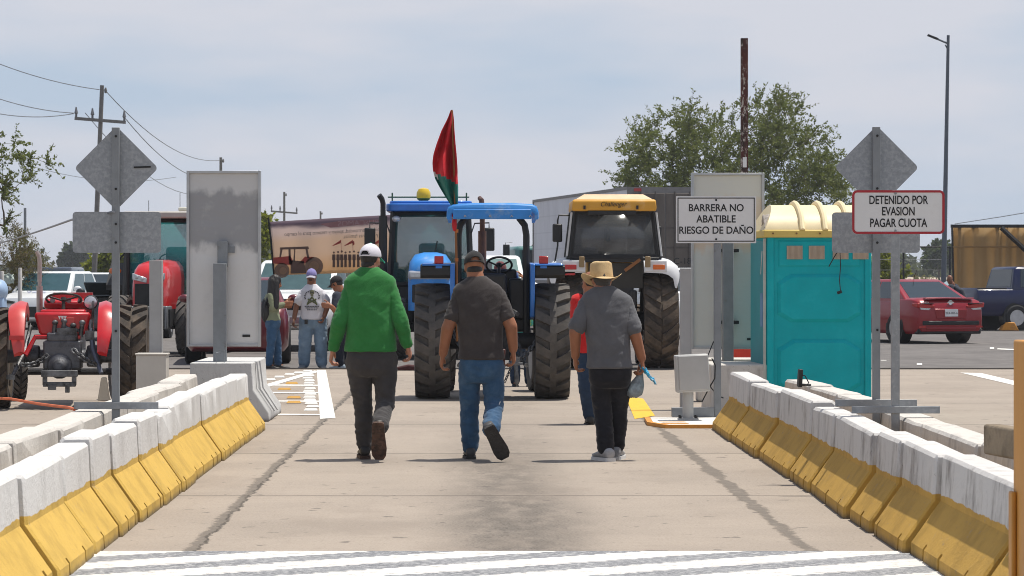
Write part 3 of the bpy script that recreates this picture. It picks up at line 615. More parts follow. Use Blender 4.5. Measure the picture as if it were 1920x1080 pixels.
o = MB().tube([W(1575, 472, 29.4), W(1576, 500, 29.4), W(1574, 525, 29.4), W(1576, 546, 29.4)], .005, 6).box(W(1574, 548, 29.4), (.05, .02, .03), (0, R(-20), 0)).build('cable', m_black); tag(o, 'black cable with plug hanging on the teal toilet wall', 'cable')
o = MB().tube([W(1569, 474, 29.4), W(1563, 484, 29.4), W(1554, 500, 29.4)], .006, 6).build('cable', m_black); tag(o, 'short black strap end slanting on the teal toilet wall', 'cable')
m_rag = M('dirty_rag', (.40, .36, .32), .95, 0, .3, 9, .5, 30)
b = MB()
def ragf(u, v):
    x = -.13 + .28 * u; y = -.10 + .30 * v; return Vector((x, y, .16 * math.exp(-((v - .6) ** 2) * 5) + .035 * noise.noise((u * 4, v * 4, 1)) + .02 * noise.noise((u * 9, v * 9, 3)) - .10 * max(0, .25 - u)))
b.grid(ragf, 18, 18); o = b.build('rag', m_rag, solid=.02); o.location = W(1455, 425, 29.75) + Vector((0, 0, -.03)); tag(o, 'crumpled dirty grey rag lying on the toilet roof corner', 'rag')
# red crate behind the right row
m_redpl = M('red_plastic', (.62, .05, .025), .4)
b = MB().b2((-.18, -.15, 0), (.18, .15, .42)); t = thing('plastic_crate', 'red plastic crate standing left of the teal toilet', 'crate', (lx(1386, 33.5), 33.5, .30)); b.build('bucket_body', m_redpl, t, bevel=.03)
MB().tube([(-.2, -.16, .3), (-.2, -.16, .46), (-.08, -.17, .46), (-.08, -.17, .40)], .008, 6).build('handle', m_plate, t)
b = MB().b2((-.5, -.2, 0), (.9, .2, .30)); o = b.build('concrete_chunk', m_barG, bevel=.02); o.location = (lx(1386, 33.5), 33.5, 0); tag(o, 'low white concrete block under the red crate', 'barrier')
# orange rope
pr = [W(-60, 744, 24.5), W(20, 748, 24), W(70, 757, 23), W(100, 761, 22.4), W(128, 764, 21.8), W(140, 768, 21.5)]
o = MB().tube(pr, .012, 7).build('rope', M('orange_rope', (.55, .13, .05), .8)); tag(o, 'thin orange rope stretched to the rear left barrier', 'rope')
# ------------------------------------------------------------------ wheels
def ag_tyre(R_, w, n, slope=-.75, fill=.62, worn=.03, rr=.56, band=0.):
    b = MB(); ri = R_ * rr; base = R_ - worn
    prof = [(ri, -w * .36), (ri + .03, -w * .44), (R_ * .80, -w * .52), (R_ * .93, -w * .50), (base * .985, -w * .44), (base, -w * .30), (base + .004, 0), (base, w * .30), (base * .985, w * .44), (R_ * .93, w * .50), (R_ * .80, w * .52), (ri + .03, w * .44), (ri, w * .36)]
    b.lathe([(r, h) for r, h in prof], ax='x', n=56, closed=True)
    if band: b.lathe([(base * .98, -w * band), (R_ - .003, -w * band * .8), (R_ - .001, 0), (R_ - .003, w * band * .8), (base * .98, w * band)], ax='x', n=56, closed=True)
    p = 2 * math.pi / n
    for s in (-1, 1):
        for k in range(n):
            a0 = k * p + (p / 2 if s > 0 else 0); rings = []
            for i in range(6):
                u = i / 5; x = s * (-.02 * 0 + .012 + u * (w * .505 - .012)) * 1.0
                rt = R_ - (.0 if u < .75 else (u - .75) * .16) * R_ * .5; rb = base * .97 - (.10 * (u - .75) if u > .75 else 0) * R_
                a = a0 + slope * p * (u ** 1.15) + 0; hf = p * fill * .5 * (.86 + .14 * u)
                rings.append([Vector((x, r * math.cos(q), r * math.sin(q))) for r, q in ((rb, a - hf * 1.12), (rt, a - hf), (rt, a + hf), (rb, a + hf * 1.12))])
            b.loft(rings)
    return b
def ag_rim(R_, w, rr=.56):
    b = MB(); r = R_ * rr
    b.lathe([(r + .03, -w * .43), (r - .01, -w * .40), (r - .03, -w * .2), (r * .9, -w * .05), (r * .35, .0), (r * .33, -w * .12), (.02, -w * .12), (.02, w * .06), (r * .3, w * .06), (r * .9, w * .06), (r - .03, w * .3), (r - .01, w * .40), (r + .03, w * .43)], ax='x', n=32); return b
def hub(r, w):
    b = MB().lathe([(.01, -w), (r, -w), (r, w), (.01, w)], ax='x', n=16)
    for k in range(6): b.lathe([(.014, -w - .02), (.014, w + .02)], (0, r * .75 * math.cos(k * 1.047), r * .75 * math.sin(k * 1.047)), 'x', 6)
    return b
_wm = {}
def ag_wheel(t, x, y, R_, w, mt, mr, n=22, steer=0., slope=-.75, fill=.62, worn=.03, out=1, band=0.):
    key = (R_, w, n, mt.name, mr.name, slope, fill)
    if key not in _wm: _wm[key] = (hub(R_ * .2, w * .2).mesh('wheel', m_dark), ag_tyre(R_, w, n, slope, fill, worn, band=band).mesh('tyre', mt, 30), ag_rim(R_, w).mesh('rim', mr, 30))
    a, b, c = _wm[key]
    o = bpy.data.objects.new('wheel', a); COL.objects.link(o); o.parent = t; o.location = (x, y, R_); o.rotation_euler = (R(random.uniform(0, 8)), 0, steer)
    for nme, me in (('tyre', b), ('rim', c)):
        q = bpy.data.objects.new(nme, me); COL.objects.link(q); q.parent = o
        if out < 0: q.scale = (-1, 1, 1) if nme == 'rim' else (1, 1, 1)
    return o
_cw = {}
def car_wheel(t, x, y, r, w, steer=0., spokes=5, mr=None):
    mr = mr or m_alloy; key = (r, w, spokes, mr.name)
    if key not in _cw:
        ty = MB().lathe([(r * .62, -w / 2), (r * .9, -w / 2), (r, -w * .38), (r, w * .38), (r * .9, w / 2), (r * .62, w / 2)], ax='x', n=32, closed=True)
        ri = MB().lathe([(r * .64, w * .46), (r * .58, w * .44), (r * .56, w * .1), (r * .56, -w * .1), (r * .58, -w * .44), (r * .64, -w * .46)], ax='x', n=28); ri.lathe([(.02, w * .06), (r * .56, w * .06), (r * .56, -w * .06), (.02, -w * .06)], ax='x', n=20, m=1)
        for k in range(spokes):
            a = 2 * math.pi * k / spokes
            for s in (-1, 1):
                for da in (-.16, .16): ri.tube([(s * w * .36, r * .12 * math.cos(a), r * .12 * math.sin(a)), (s * w * .42, r * .57 * math.cos(a + da), r * .57 * math.sin(a + da))], r * .05, 5)
        _cw[key] = (MB().lathe([(.01, -w * .45), (r * .15, -w * .45), (r * .15, w * .45), (.01, w * .45)], ax='x', n=12).mesh('wheel', mr), ty.mesh('tyre', m_cartyre), ri.mesh('rim', [mr, m_black]))
    o = bpy.data.objects.new('wheel', _cw[key][0]); COL.objects.link(o); o.parent = t; o.location = (x, y, r); o.rotation_euler = (0, 0, steer)
    for nme, me in (('tyre', _cw[key][1]), ('rim', _cw[key][2])):
        q = bpy.data.objects.new(nme, me); COL.objects.link(q); q.parent = o
    return o
def steering(t, c, r, tilt, mat=None):
    mat = mat or m_black; mt = Matrix.Translation(c) @ Matrix.Rotation(tilt, 4, 'X'); b = MB()
    b.lathe([(r + .014 * math.cos(k * math.pi / 4), .014 * math.sin(k * math.pi / 4)) for k in range(8)], n=32, closed=True)
    for a in (90, 210, 330): b.tube([(0, 0, -.02), (r * math.cos(R(a)), r * math.sin(R(a)), 0)], .011, 6)
    b.tube([(0, 0, .012), (0, 0, -.30)], .02, 8); b.lathe([(.005, .02), (.035, .015), (.035, -.02), (.005, -.02)], n=12); b.xf(mt); return b.build('steering_wheel', mat, t)
def mirror(t, pts, c, d, mat=None):
    b = MB().tube(pts, .014, 6); o = b.build('mirror_arm', m_black, t); MB().box(c, d).build('mirror', m_black, o, bevel=.025); return o
m_blue = M('tractor_blue', (.02, .16, .55), .4, 0, .12, 4, .03, 30, col2=(.07, .21, .52), thr=(.56, .72), scale2=5, coat=.3)
m_blue2 = M('tractor_blue_sunbleached', (.03, .22, .60), .5, 0, .12, 4, .03, 30, col2=(.20, .34, .55), thr=(.54, .74), scale2=6)
m_cream2 = M('pale_rim', (.45, .40, .32), .6, 0, .15, 6, col2=(.16, .11, .07), thr=(.55, .7), scale2=8)
m_grey2 = M('grey_rim', (.30, .30, .30), .6)

# ------------------------------------------------------------------ blue tractor with canopy, seen from behind
Yc = 34.4; sC = sc(Yc)
def local(px, py, Y, t): v = W(px, py, Y); return Vector((v.x - t.location.x, Y - t.location.y, v.z))
t = thing('canopy_tractor', 'blue tractor with open blue sunshade canopy seen from behind, flag tied to it', 'tractor', (lx(923, Yc), Yc, 0))
hw_ = .72; Rr = .695
for s in (-1, 1): ag_wheel(t, s * hw_ * 1.0, 0, Rr, .41, m_rubber, m_grey2, n=21, fill=.60, worn=.045, out=s, slope=-.5, band=.12)
for s in (-1, 1): ag_wheel(t, s * .62, 2.1, .42, .26, m_rubber, m_grey2, n=16, steer=.1)
b = MB(); b.tube([(-.56, 0, Rr), (.56, 0, Rr)], .10, 14); b.lathe([(.10, -.30), (.2, -.22), (.24, 0), (.2, .22), (.10, .30)], (0, 0, Rr), 'x', 16); b.box((0, -.05, Rr), (.42, .55, .45)); b.box((0, .9, .82), (.36, 1.6, .42)); b.box((0, -.20, .98), (.34, .3, .18))
b.lathe([(.05, -.42), (.09, -.40), (.09, -.30)], (0, 0, Rr - .04), 'y', 10)
for sx in (-.12, .12): b.box((sx, -.30, Rr + .15), (.04, .12, .18))
b.build('rear_axle', m_dark, t, bevel=.012)
b = MB()
for s in (-1, 1): b.b2((s * .16, .05, .80), (s * .46, .75, 1.20)); b.b2((s * .20, -.05, .95), (s * .47, .3, 1.45))
b.b2((-.2, .1, .8), (.2, .9, 1.3)); b.build('dark_mass', m_black, t, bevel=.03)  # black boxes added as the dark mass between the rear wheels
b = MB()
for s in (-1, 1):
    b.tube([(s * .26, -.12, .55), (s * .40, -.75, .42)], .026, 8); b.tube([(s * .22, -.15, 1.05), (s * .36, -.5, .50)], .016, 6); b.tube([(s * .20, -.2, 1.08), (s * .3, -.35, 1.02)], .03, 6)
b.build('link_arms', m_iron, t)
b = MB(); b.box((.1, -.45, .42), (.10, .9, .03)); b.box((.1, -.86, .45), (.09, .10, .10)); b.build('drawbar', m_iron, t, bevel=.005)
# hitch dangling + chain to the right tyre
b = MB(); b.box((.27, -.72, .47), (.10, .06, .10)); b.tube([(.27, -.72, .45), (.28, -.73, .34), (.285, -.74, .27)], [.03, .025, .03], 8); b.lathe([(.005, .17), (.03, .22), (.03, .27), (.01, .29)], (.285, -.74, 0), n=8); b.box((.27, -.74, .44), (.17, .03, .03)); b.build('hitch_hook', m_iron, t, bevel=.004)
def chain(t, p0, p1, sag, n, r, name='chain', mat=None):
    b = MB(); p0, p1 = Vector(p0), Vector(p1); pts = []
    for i in range(n + 1):
        u = i / n; p = p0.lerp(p1, u); p.z -= sag * 4 * u * (1 - u); pts.append(p)
    for i in range(n):
        a, c = pts[i], pts[i + 1]; d = (c - a); u = d.normalized(); side = u.orthogonal().normalized()
        if i % 2: side = u.cross(side)
        mid = (a + c) / 2; ln = d.length * .72; ring = []
        for k in range(10):
            q = 2 * math.pi * k / 10; ring.append(mid + u * math.cos(q) * ln + side * math.sin(q) * r * 2.3)
        b.tube(ring + [ring[0]], r, 5)
    return b.build(name, mat or m_iron, t)
chain(t, (.30, -.68, .46), (.56, -.30, .74), .02, 9, .011)
chain(t, (.22, -.74, .40), (.14, -.74, .22), .0, 5, .006)
chain(t, (-.30, -.5, .50), (-.5, -.2, .86), .03, 9, .010)
for s, px in ((-1, 824), (1, 1017)):
    fo = thing_part = None
    # fender: flat top over the tyre with rolled outer lip and vertical blue inner plate
    b = MB(); x0, x1 = s * .47, s * .86
    zf = zt(497, Yc)
    out_ = [(-.56, zf - .16), (-.60, zf - .12), (-.60, zf - .02), (-.56, zf), (.45, zf + .02), (.62, zf - .10), (.62, zf - .14), (.45, zf - .03), (-.55, zf - .03), (-.55, zf - .16)]
    b.prism(out_, 'x', x0 + s * .035, x1); fo = b.build('fender', m_black, t, bevel=.01)
    b = MB(); b.prism([(-.62, zf + .012), (.45, zf + .03), (.64, zf - .10), (.60, zf - .6), (-.1, zf - .66), (-.40, zf - .62), (-.60, zf - .30)], 'x', x0 - s * .02, x0 + s * .034)
    b.prism([(-.62, zf + .012), (-.62, zf - .01), (.45, zf + .01), (.45, zf + .03)], 'x', x0 + s * .036, x1 - s * .02); b.build('side_plate', m_blue, fo, bevel=.012)
    MB().b2((lx(px - 8.5, Yc) - t.location.x, -.60, zf + .013), (lx(px + 8.5, Yc) - t.location.x, -.53, zf + .105)).build('tail_lamp', m_redlamp, fo, bevel=.008)
    MB().b2((lx(px - 6, Yc) - t.location.x, -.605, zf - .04), (lx(px + 6, Yc) - t.location.x, -.6, zf + .008)).build('lamp_bracket', m_blue, fo)
for s in (-1, 1):
    zc_ = zt(410, Yc); b = MB(); xs_ = s * .41
    b.tube([(xs_, -.10, Rr + .1), (xs_, -.10, zc_ - .20), (xs_ - s * .02, -.10, zc_ - .08), (xs_ - s * .09, -.10, zc_ + .01)], .042, 10)
    b.build('canopy_post', m_black, t)
# canopy
xa, xb_ = lx(838, Yc) - t.location.x, lx(1008, Yc) - t.location.x; za, zb = zt(412, Yc), zt(384, Yc)
b = MB(); xc = (xa + xb_) / 2; hw2 = (xb_ - xa) / 2; rings = []
for y, k, dz in ((-.62, .985, -.02), (-.60, 1, 0), (-.45, 1, .012), (.4, 1, .02), (.95, 1, .0), (1.0, .98, -.03)):
    o = [(-1, .0), (-.995, .45), (-.96, .75), (-.86, .92), (-.4, 1), (.4, 1), (.86, .92), (.96, .75), (.995, .45), (1, .0), (.93, -.02), (.92, .42), (.80, .66), (-.80, .66), (-.92, .42), (-.93, -.02)]
    rings.append([(xc + hw2 * k * p, y, za + (zb - za) * q * .93 + dz + .012) for p, q in o])
b.loft(rings, caps=True); cn = b.build('canopy', m_blue2, t, angle=50)
b = MB().b2((xc - hw2 * .86, -.635, za - .005), (xc + hw2 * .84, -.61, za + (zb - za) * .62)); b.build('canopy_lip', m_blue2, cn, bevel=.01)
b = MB()
for i, px in enumerate((872, 918, 958, 992)): b.tube([(lx(px - 2, Yc) - t.location.x, -.64, za + .02), (lx(px, Yc) - t.location.x, -.645, za + .045), (lx(px + 2, Yc) - t.location.x, -.64, za + .02)], .006, 5)
b.build('hooks', m_chrome, cn)['kind'] = 'stuff'
# engine hood, dash, wheel, exhaust
zh = zt(520, Yc)
b = MB(); b.prism([(.55, 1.0), (.55, zh + .04), (.75, zh + .08), (2.3, zh + .0), (2.45, zh - .1), (2.45, .85)], 'x', -.20, .33); b.build('hood', m_blue, t, bevel=.05, seg=3)
MB().b2((-.15, .30, 1.1), (.30, .54, zh + .10)).build('dash', m_black, t, bevel=.03)
steering(t, (lx(936, Yc) - t.location.x, .18, zt(497, Yc)), .155, R(-38))
b = MB(); b.box((-.02, -.28, 1.15), (.40, .40, .10)); b.box((-.02, -.48, 1.36), (.38, .08, .30)); b.build('seat', m_black, t, bevel=.04)
b = MB(); xe = lx(905, Yc) - t.location.x; b.tube([(xe, 1.3, 1.4), (xe, 1.3, zt(430, Yc))], .052, 12); b.tube([(xe, 1.3, zt(430, Yc)), (xe, 1.3, zt(385, Yc)), (xe - .01, 1.32, zt(370, Yc)), (xe - .03, 1.4, zt(366, Yc))], [.034, .034, .033, .03], 10)
b.build('exhaust_pipe', M('rusty_exhaust', (.09, .05, .045), .75, .2, .3, 8, .2, 40, col2=(.16, .08, .05)), t)
MB().box((lx(835, Yc) - t.location.x, -.56, zt(511, Yc)), (.13, .02, .02)).build('fender_stripe', m_blue, t)
# bent dark thing on the ground left of it
b = MB(); b.prism([(-.2, 0), (-.18, .05), (.0, .09), (.18, .07), (.22, 0)], 'y', 0, .3); o = b.build('floor_mat', M('dark_red_cloth', (.05, .012, .012), .9, var=.3), bevel=.02); o.location = W(765, 690, 44.2) - Vector((0, 0, W(765, 690, 44.2).z)); tag(o, 'crumpled dark red cloth on the ground left of the big rear tyre', 'cloth')

# flag tied to the left rear post
Yf = 33.9; m_fred = M('flag_red', (.50, .012, .02), .75, 0, .1); m_fgreen = M('flag_green', (.008, .13, .10), .75, 0, .12); m_fwhite = M('flag_white', (.7, .7, .7), .8)
t = thing('flag', 'red and green flag drooping from a thin wooden pole on the blue tractor', 'flag', (lx(856, Yf), Yf, 0))
m_wood = M('wooden_pole', (.25, .10, .03), .7)
b = MB().tube([local(857, 640, Yf, t), local(856, 500, Yf, t), local(854, 400, Yf, t), local(851, 300, Yf, t), local(847, 206, Yf, t)], [.016, .016, .014, .012, .010], 8); b.build('flag_pole', m_wood, t)
Lft = [(207, 845), (225, 838), (245, 828), (270, 819), (290, 813), (305, 811), (320, 812), (335, 816), (352, 825), (370, 836), (384, 845), (398, 853)]
Rgt = [(207, 849), (225, 851), (245, 852), (270, 854), (290, 856), (305, 857), (320, 858), (335, 858), (352, 859), (370, 859), (384, 858), (398, 856)]
def interp(tab, y):
    for (a, p), (c, q) in zip(tab, tab[1:]):
        if y <= c: return p + (q - p) * (y - a) / (c - a)
    return tab[-1][1]
b = MB(); nu, nv = 14, 40; V = []
for j in range(nv + 1):
    py = 207 + (398 - 207) * j / nv; x0, x1 = interp(Lft, py), interp(Rgt, py)
    for i in range(nu + 1):
        u = i / nu; p = local(x0 + (x1 - x0) * u, py, Yf, t); wdt = (x1 - x0) / 46
        p.y += (.10 * math.sin(u * 11 + py * .02) + .05 * math.sin(u * 5 - py * .05)) * wdt + .01; V.append(p)
fs = []; ms = []
for j in range(nv):
    for i in range(nu):
        fs.append((j * (nu + 1) + i, j * (nu + 1) + i + 1, (j + 1) * (nu + 1) + i + 1, (j + 1) * (nu + 1) + i)); py = 207 + 191 * (j + .5) / nv; u = (i + .5) / nu
        ln = 322 + 24 * u; ms.append(0 if py < ln else (2 if (u < .16 and py < ln + 9) else 1))
o_ = len(b.v); b.v += V; b.f += fs; b.m += ms
b.build('flag_cloth', [m_fred, m_fgreen, m_fwhite], t, angle=80, solid=.004)
b = MB(); b.ell(local(852, 420, Yf, t) + Vector((0, -.03, 0)), (.03, .03, .09)); b.ell(local(853, 404, Yf, t) + Vector((0, -.03, 0)), (.035, .03, .04)); b.build('tied_cloth', m_fred, t)
b = MB()
for py in (487, 433): b.lathe([(.022, -.02), (.022, .02)], local(856, py, Yf, t), n=10)
b.build('tie_wire', M('orange_tie', (.5, .15, .03), .6), t)

# ------------------------------------------------------------------ cab tractors seen from the front
m_tealglass = M('green_tinted_glass', (.05, .17, .17), .05, 0, .1, alpha=.36, spec=.8)
m_greyglass = M('dusty_grey_glass', (.085, .092, .10), .14, 0, .25, 2.5, alpha=.62, spec=.7, col2=(.14, .145, .15), thr=(.45, .7), scale2=1.5)
m_tealglass2 = M('bright_teal_glass', (.03, .30, .31), .05, 0, .1, alpha=.36, spec=.8)
def cab_shell(t, x0, x1, y0, y1, z0, z1, tw, m_fr, m_gl, ft=.055, lean=.0):
    """tapering cab frame: four posts, sills; glass on all sides"""
    cb = [(x0, y0), (x1, y0), (x1, y1), (x0, y1)]; xc, yc = (x0 + x1) / 2, (y0 + y1) / 2
    ct = [(xc + (p - xc) * tw, yc + (q - yc) * tw + lean) for p, q in cb]
    b = MB()
    for (p, q), (r, s) in zip(cb, ct): b.tube([(p, q, z0), (r, s, z1)], ft * .72, 4)
    for i in range(4):
        (p, q), (r, s) = cb[i], cb[(i + 1) % 4]; b.tube([(p, q, z0), (r, s, z0)], ft * .8, 4)
        (p, q), (r, s) = ct[i], ct[(i + 1) % 4]; b.tube([(p, q, z1), (r, s, z1)], ft * .7, 4)
    fr = b.build('cab_frame', m_fr, t)
    for i, nm in enumerate(('windscreen', 'side_window', 'rear_window', 'side_window')):
        a, c = cb[i], cb[(i + 1) % 4]; d, e = ct[(i + 1) % 4], ct[i]
        MB().quad((*a, z0), (*c, z0), (*d, z1), (*e, z1)).build(nm, m_gl, t, solid=.006)
    return cb, ct
m_silver = M('silver_grey_plastic', (.36, .38, .42), .4, .2)
def front_tractor(label, px, Y, mh, m_roof, m_gl, hood_w, zhood, zroof, cabw, lampz, wheelR, wt, wtr, mrim, rz=0., grille=None, hood_top=None, weights=False, exh=None):
    t = thing('cab_tractor', label, 'tractor', (lx(px, Y), Y, 0), math.pi + rz)
    for s in (-1, 1): ag_wheel(t, s * wtr * .86, -.75, wheelR, wt, m_rubber2, mrim, n=20, slope=-1.1)
    for s in (-1, 1): ag_wheel(t, s * wtr * .70, 1.55, wheelR * .68, wt * .7, m_rubber, mrim, n=18, slope=-1.1)
    b = MB(); b.box((0, .3, .75), (.55, 3.4, .5)); b.tube([(-wtr, -.75, wheelR), (wtr, -.75, wheelR)], .14, 10); b.tube([(-wtr * .86, 1.55, wheelR * .7), (wtr * .86, 1.55, wheelR * .7)], .09, 10); b.box((-.48, .2, .72), (.36, 1.0, .5)); b.box((.48, .2, .72), (.36, 1.0, .5)); b.build('chassis', m_dark, t, bevel=.03)
    hwd = hood_w / 2; rings = []
    for y, k, z in ((.35, 1.0, zhood + .02), (1.4, .97, zhood), (1.95, .93, zhood - .05), (2.15, .86, zhood - .16), (2.20, .80, zhood - .30)):
        zb_ = .86; o = [(-1, 0), (-1, .62), (-.92, .84), (-.7, .96), (-.3, 1), (.3, 1), (.7, .96), (.92, .84), (1, .62), (1, 0)]
        rings.append([(p * hwd * k, y, zb_ + (z - zb_) * q) for p, q in o])
    b = MB().loft(rings); hd = b.build('hood', mh, t, angle=50)
    return t, hd
# blue one behind the canopy tractor
Yb2 = 52.0
t, hd = front_tractor('blue cab tractor facing the camera with yellow dome on its roof', 808, Yb2, m_blue2, m_blue, m_tealglass, .80, zt(474, Yb2 - 1.6), zt(375, Yb2), 1.6, 0, .80, .50, .86, m_grey2)
y_f = 2.19
MB().b2((-.30, 2.10, 1.0), (.30, 2.215, 1.32)).build('grille', m_black, hd, bevel=.02)
b = MB().b2((-.37, 2.02, 1.40), (.37, 2.212, 1.56)); b.build('headlight_panel', m_silver, hd, bevel=.04)
for s in (-1, 1): MB().box((s * .21, 2.215, 1.49), (.26, .03, .10)).build('headlight', m_lens, hd, bevel=.03)
zc0, zc1 = 1.30, 2.62
cab_shell(t, -.74, .74, -1.15, .35, zc0, zc1, .92, m_black, m_tealglass, .075)
b = MB(); b.prism(rrect(1.62, 1.9, .25), 'z', zc1 + .02, zc1 + .16); b.prism(rrect(1.5, 1.75, .25), 'z', zc1 + .16, zc1 + .21); b.xf(Matrix.Translation((0, -.38, 0))); b.build('cab_roof', m_blue, t, bevel=.04, seg=3)
b = MB(); b.b2((-.70, -1.1, 1.22), (.70, .33, 1.30)); b.b2((-.76, .30, .90), (-.40, .38, 1.32)); b.b2((.40, .30, .90), (.76, .38, 1.32)); b.build('cab_floor', m_black, t)
b = MB(); b.box((0, -.70, 1.50), (.50, .5, .14)); b.box((0, -.95, 1.80), (.48, .12, .55)); b.build('seat', m_black, t, bevel=.06)
steering(t, (0, -.10, 1.72), .20, R(35)); MB().box((0, .15, 1.5), (.55, .22, .40)).build('dash', m_black, t, bevel=.06)
b = MB().tube([(.1, .41, 1.4), (-.05, .39, 1.75), (-.12, .37, 2.1)], .012, 5); b.build('wiper', m_black, t)
b = MB(); xk = .86
b.tube([(xk, .5, 1.1), (xk, .5, 2.55)], .075, 12); b.tube([(xk, .5, 2.55), (xk, .5, 2.78), (xk + .02, .52, 2.86), (xk + .07, .55, 2.93)], .05, 10); b.build('exhaust_stack', m_black, t)
b = MB(); b.tube([(-.70, .25, zc1 + .28), (.78, .25, zc1 + .28)], .015, 6)
for x in (-.65, .7): b.tube([(x, .25, zc1 + .1), (x, .25, zc1 + .36)], .016, 6)
b.build('roof_bar', M('green_bar', (.03, .10, .05), .5), t)
b = MB(); b.lathe([(.02, 0), (.125, .0), (.13, .05), (.125, .11), (.09, .17), (.02, .19)], (.13, .28, zc1 + .26), n=20); dm = b.build('gps_dome', M('dome_yellow', (.70, .48, .02), .35, coat=.4), t)
MB().lathe([(.06, -.05), (.115, -.01), (.122, .02), (.122, -.0)], (.13, .28, zc1 + .25), n=20).build('dome_base', M('green_base', (.06, .14, .03), .5), dm)
b = MB(); b.ell((.62, .43, 2.5), (.08, .05, .06)); b.build('work_lamp', m_lens, t)
for s, dx in ((1, 1.10), (-1, 1.06)):
    mirror(t, [(s * .74, .34, 2.25), (s * .80, .42, 2.42), (s * dx, .46, 2.43), (s * dx, .46, 2.3)], (s * dx, .46, 2.13), (.20, .06, .42))
for s in (-1, 1):
    b = MB(); b.prism([(-1.4, 1.5), (-1.0, 1.72), (-.4, 1.72), (.1, 1.45), (.1, 1.40), (-.4, 1.65), (-1.0, 1.65), (-1.4, 1.45)], 'x', s * .62, s * 1.12); fo = b.build('fender', m_black, t)
    MB().box((s * .98, .12, 1.5), (.18, .05, .10)).build('indicator', m_orange, fo, bevel=.01)

# red one at the left, mostly hidden by the pole and the panel
m_tred = M('tractor_red', (.55, .018, .022), .3, 0, .1, 3, coat=.6, col2=(.45, .06, .05), thr=(.6, .75))
Yr = 54.0
t, hd = front_tractor('modern red tractor with glazed cab facing the camera, behind the short grey post', 318, Yr, m_tred, m_tred, m_tealglass2, .70, zt(488, Yr - 1.7), zt(388, Yr), 1.7, 0, .82, .50, .92, m_tred, rz=R(-4))
MB().b2((-.255, 2.05, .90), (.255, 2.212, 1.33)).build('grille', M('grille_mesh', (.02, .02, .02), .5, .3), hd, bevel=.02)
for s in (-1, 1):
    MB().prism([(s * .03, 1.34), (s * .29, 1.40), (s * .29, 1.52), (s * .03, 1.43)], 'y', 2.10, 2.235).build('headlight', m_lens, hd, bevel=.01)
    MB().ell((s * .11, 2.236, 1.41), (.03, .012, .03)).build('bulb', m_alloy, hd)
    MB().ell((s * .21, 2.236, 1.44), (.035, .012, .035)).build('bulb', m_alloy, hd)
MB().b2((-.25, 2.2125, .95), (-.15, 2.218, 1.31)).build('grille_side', M('cream_grille', (.35, .32, .27), .6), hd)
b = MB()
for k in range(9): b.b2((-.40 + k * .09, 2.0, .50), (-.40 + k * .09 + .055, 2.5, .92))
wb_ = b.build('front_weights', M('cast_weights', (.20, .21, .22), .5, .5), t, bevel=.02); wb_['kind'] = 'stuff'
MB().b2((-.43, 2.0, .55), (.45, 2.38, .86)).build('weight_carrier', m_dark, t)
MB().b2((.42, 1.9, .42), (.60, 2.1, .80)).build('front_bracket', m_dark, t, bevel=.03)
cab_shell(t, -.78, .78, -1.15, .40, 1.05, 2.52, .94, m_black, m_tealglass2, .075)
b = MB(); b.prism(rrect(1.66, 1.9, .2), 'z', 2.55, 2.68); b.xf(Matrix.Translation((0, -.38, 0))); b.build('cab_roof', M('beige_roof', (.45, .42, .38), .5), t, bevel=.03)
b = MB(); b.box((-.32, .1, 2.73), (.26, .12, .07)); b.build('roof_lamp', M('pale_lamp', (.6, .58, .5), .4), t, bevel=.02)
MB().tube([(-.2, .0, 2.68), (-.2, .0, 3.05)], .006, 5).build('antenna', m_black, t)
MB().tube([(.40, .0, 2.68), (.40, .0, 2.90)], .006, 5).build('antenna', m_black, t)
b = MB(); b.box((0, -.70, 1.45), (.50, .5, .14)); b.box((0, -.95, 1.75), (.48, .12, .55)); b.build('seat', m_black, t, bevel=.06)
steering(t, (-.02, -.02, 1.76), .21, R(35)); MB().box((0, .2, 1.55), (.5, .22, .34)).build('dash', m_black, t, bevel=.06)
b = MB(); b.b2((-.76, -1.1, .95), (.76, .38, 1.06)); b.b2((.38, .36, .7), (.80, .46, 1.12)); b.b2((-.80, .36, .7), (-.38, .46, 1.12)); b.build('cab_floor', m_black, t)
for s in (-1, 1):
    b = MB(); b.tube([(s * .78, .40, 1.9), (s * .86, .48, 1.8), (s * .92, .48, 1.62)], .016, 6); ar = b.build('lamp_arm', m_black, t)
    b = MB(); b.ell((s * .95, .50, 1.56), (.12, .06, .07)); b.build('indicator', m_orange, ar)
    MB().prism([(-1.4, 1.3), (-1.0, 1.72), (-.4, 1.72), (.1, 1.3), (.1, 1.2), (-.4, 1.62), (-1.0, 1.62), (-1.4, 1.2)], 'x', s * .66, s * 1.2).build('fender', m_black, t)
b = MB().tube([(.72, .44, 1.0), (.72, .44, 2.5)], .05, 8); b.build('exhaust_stack', m_black, t)

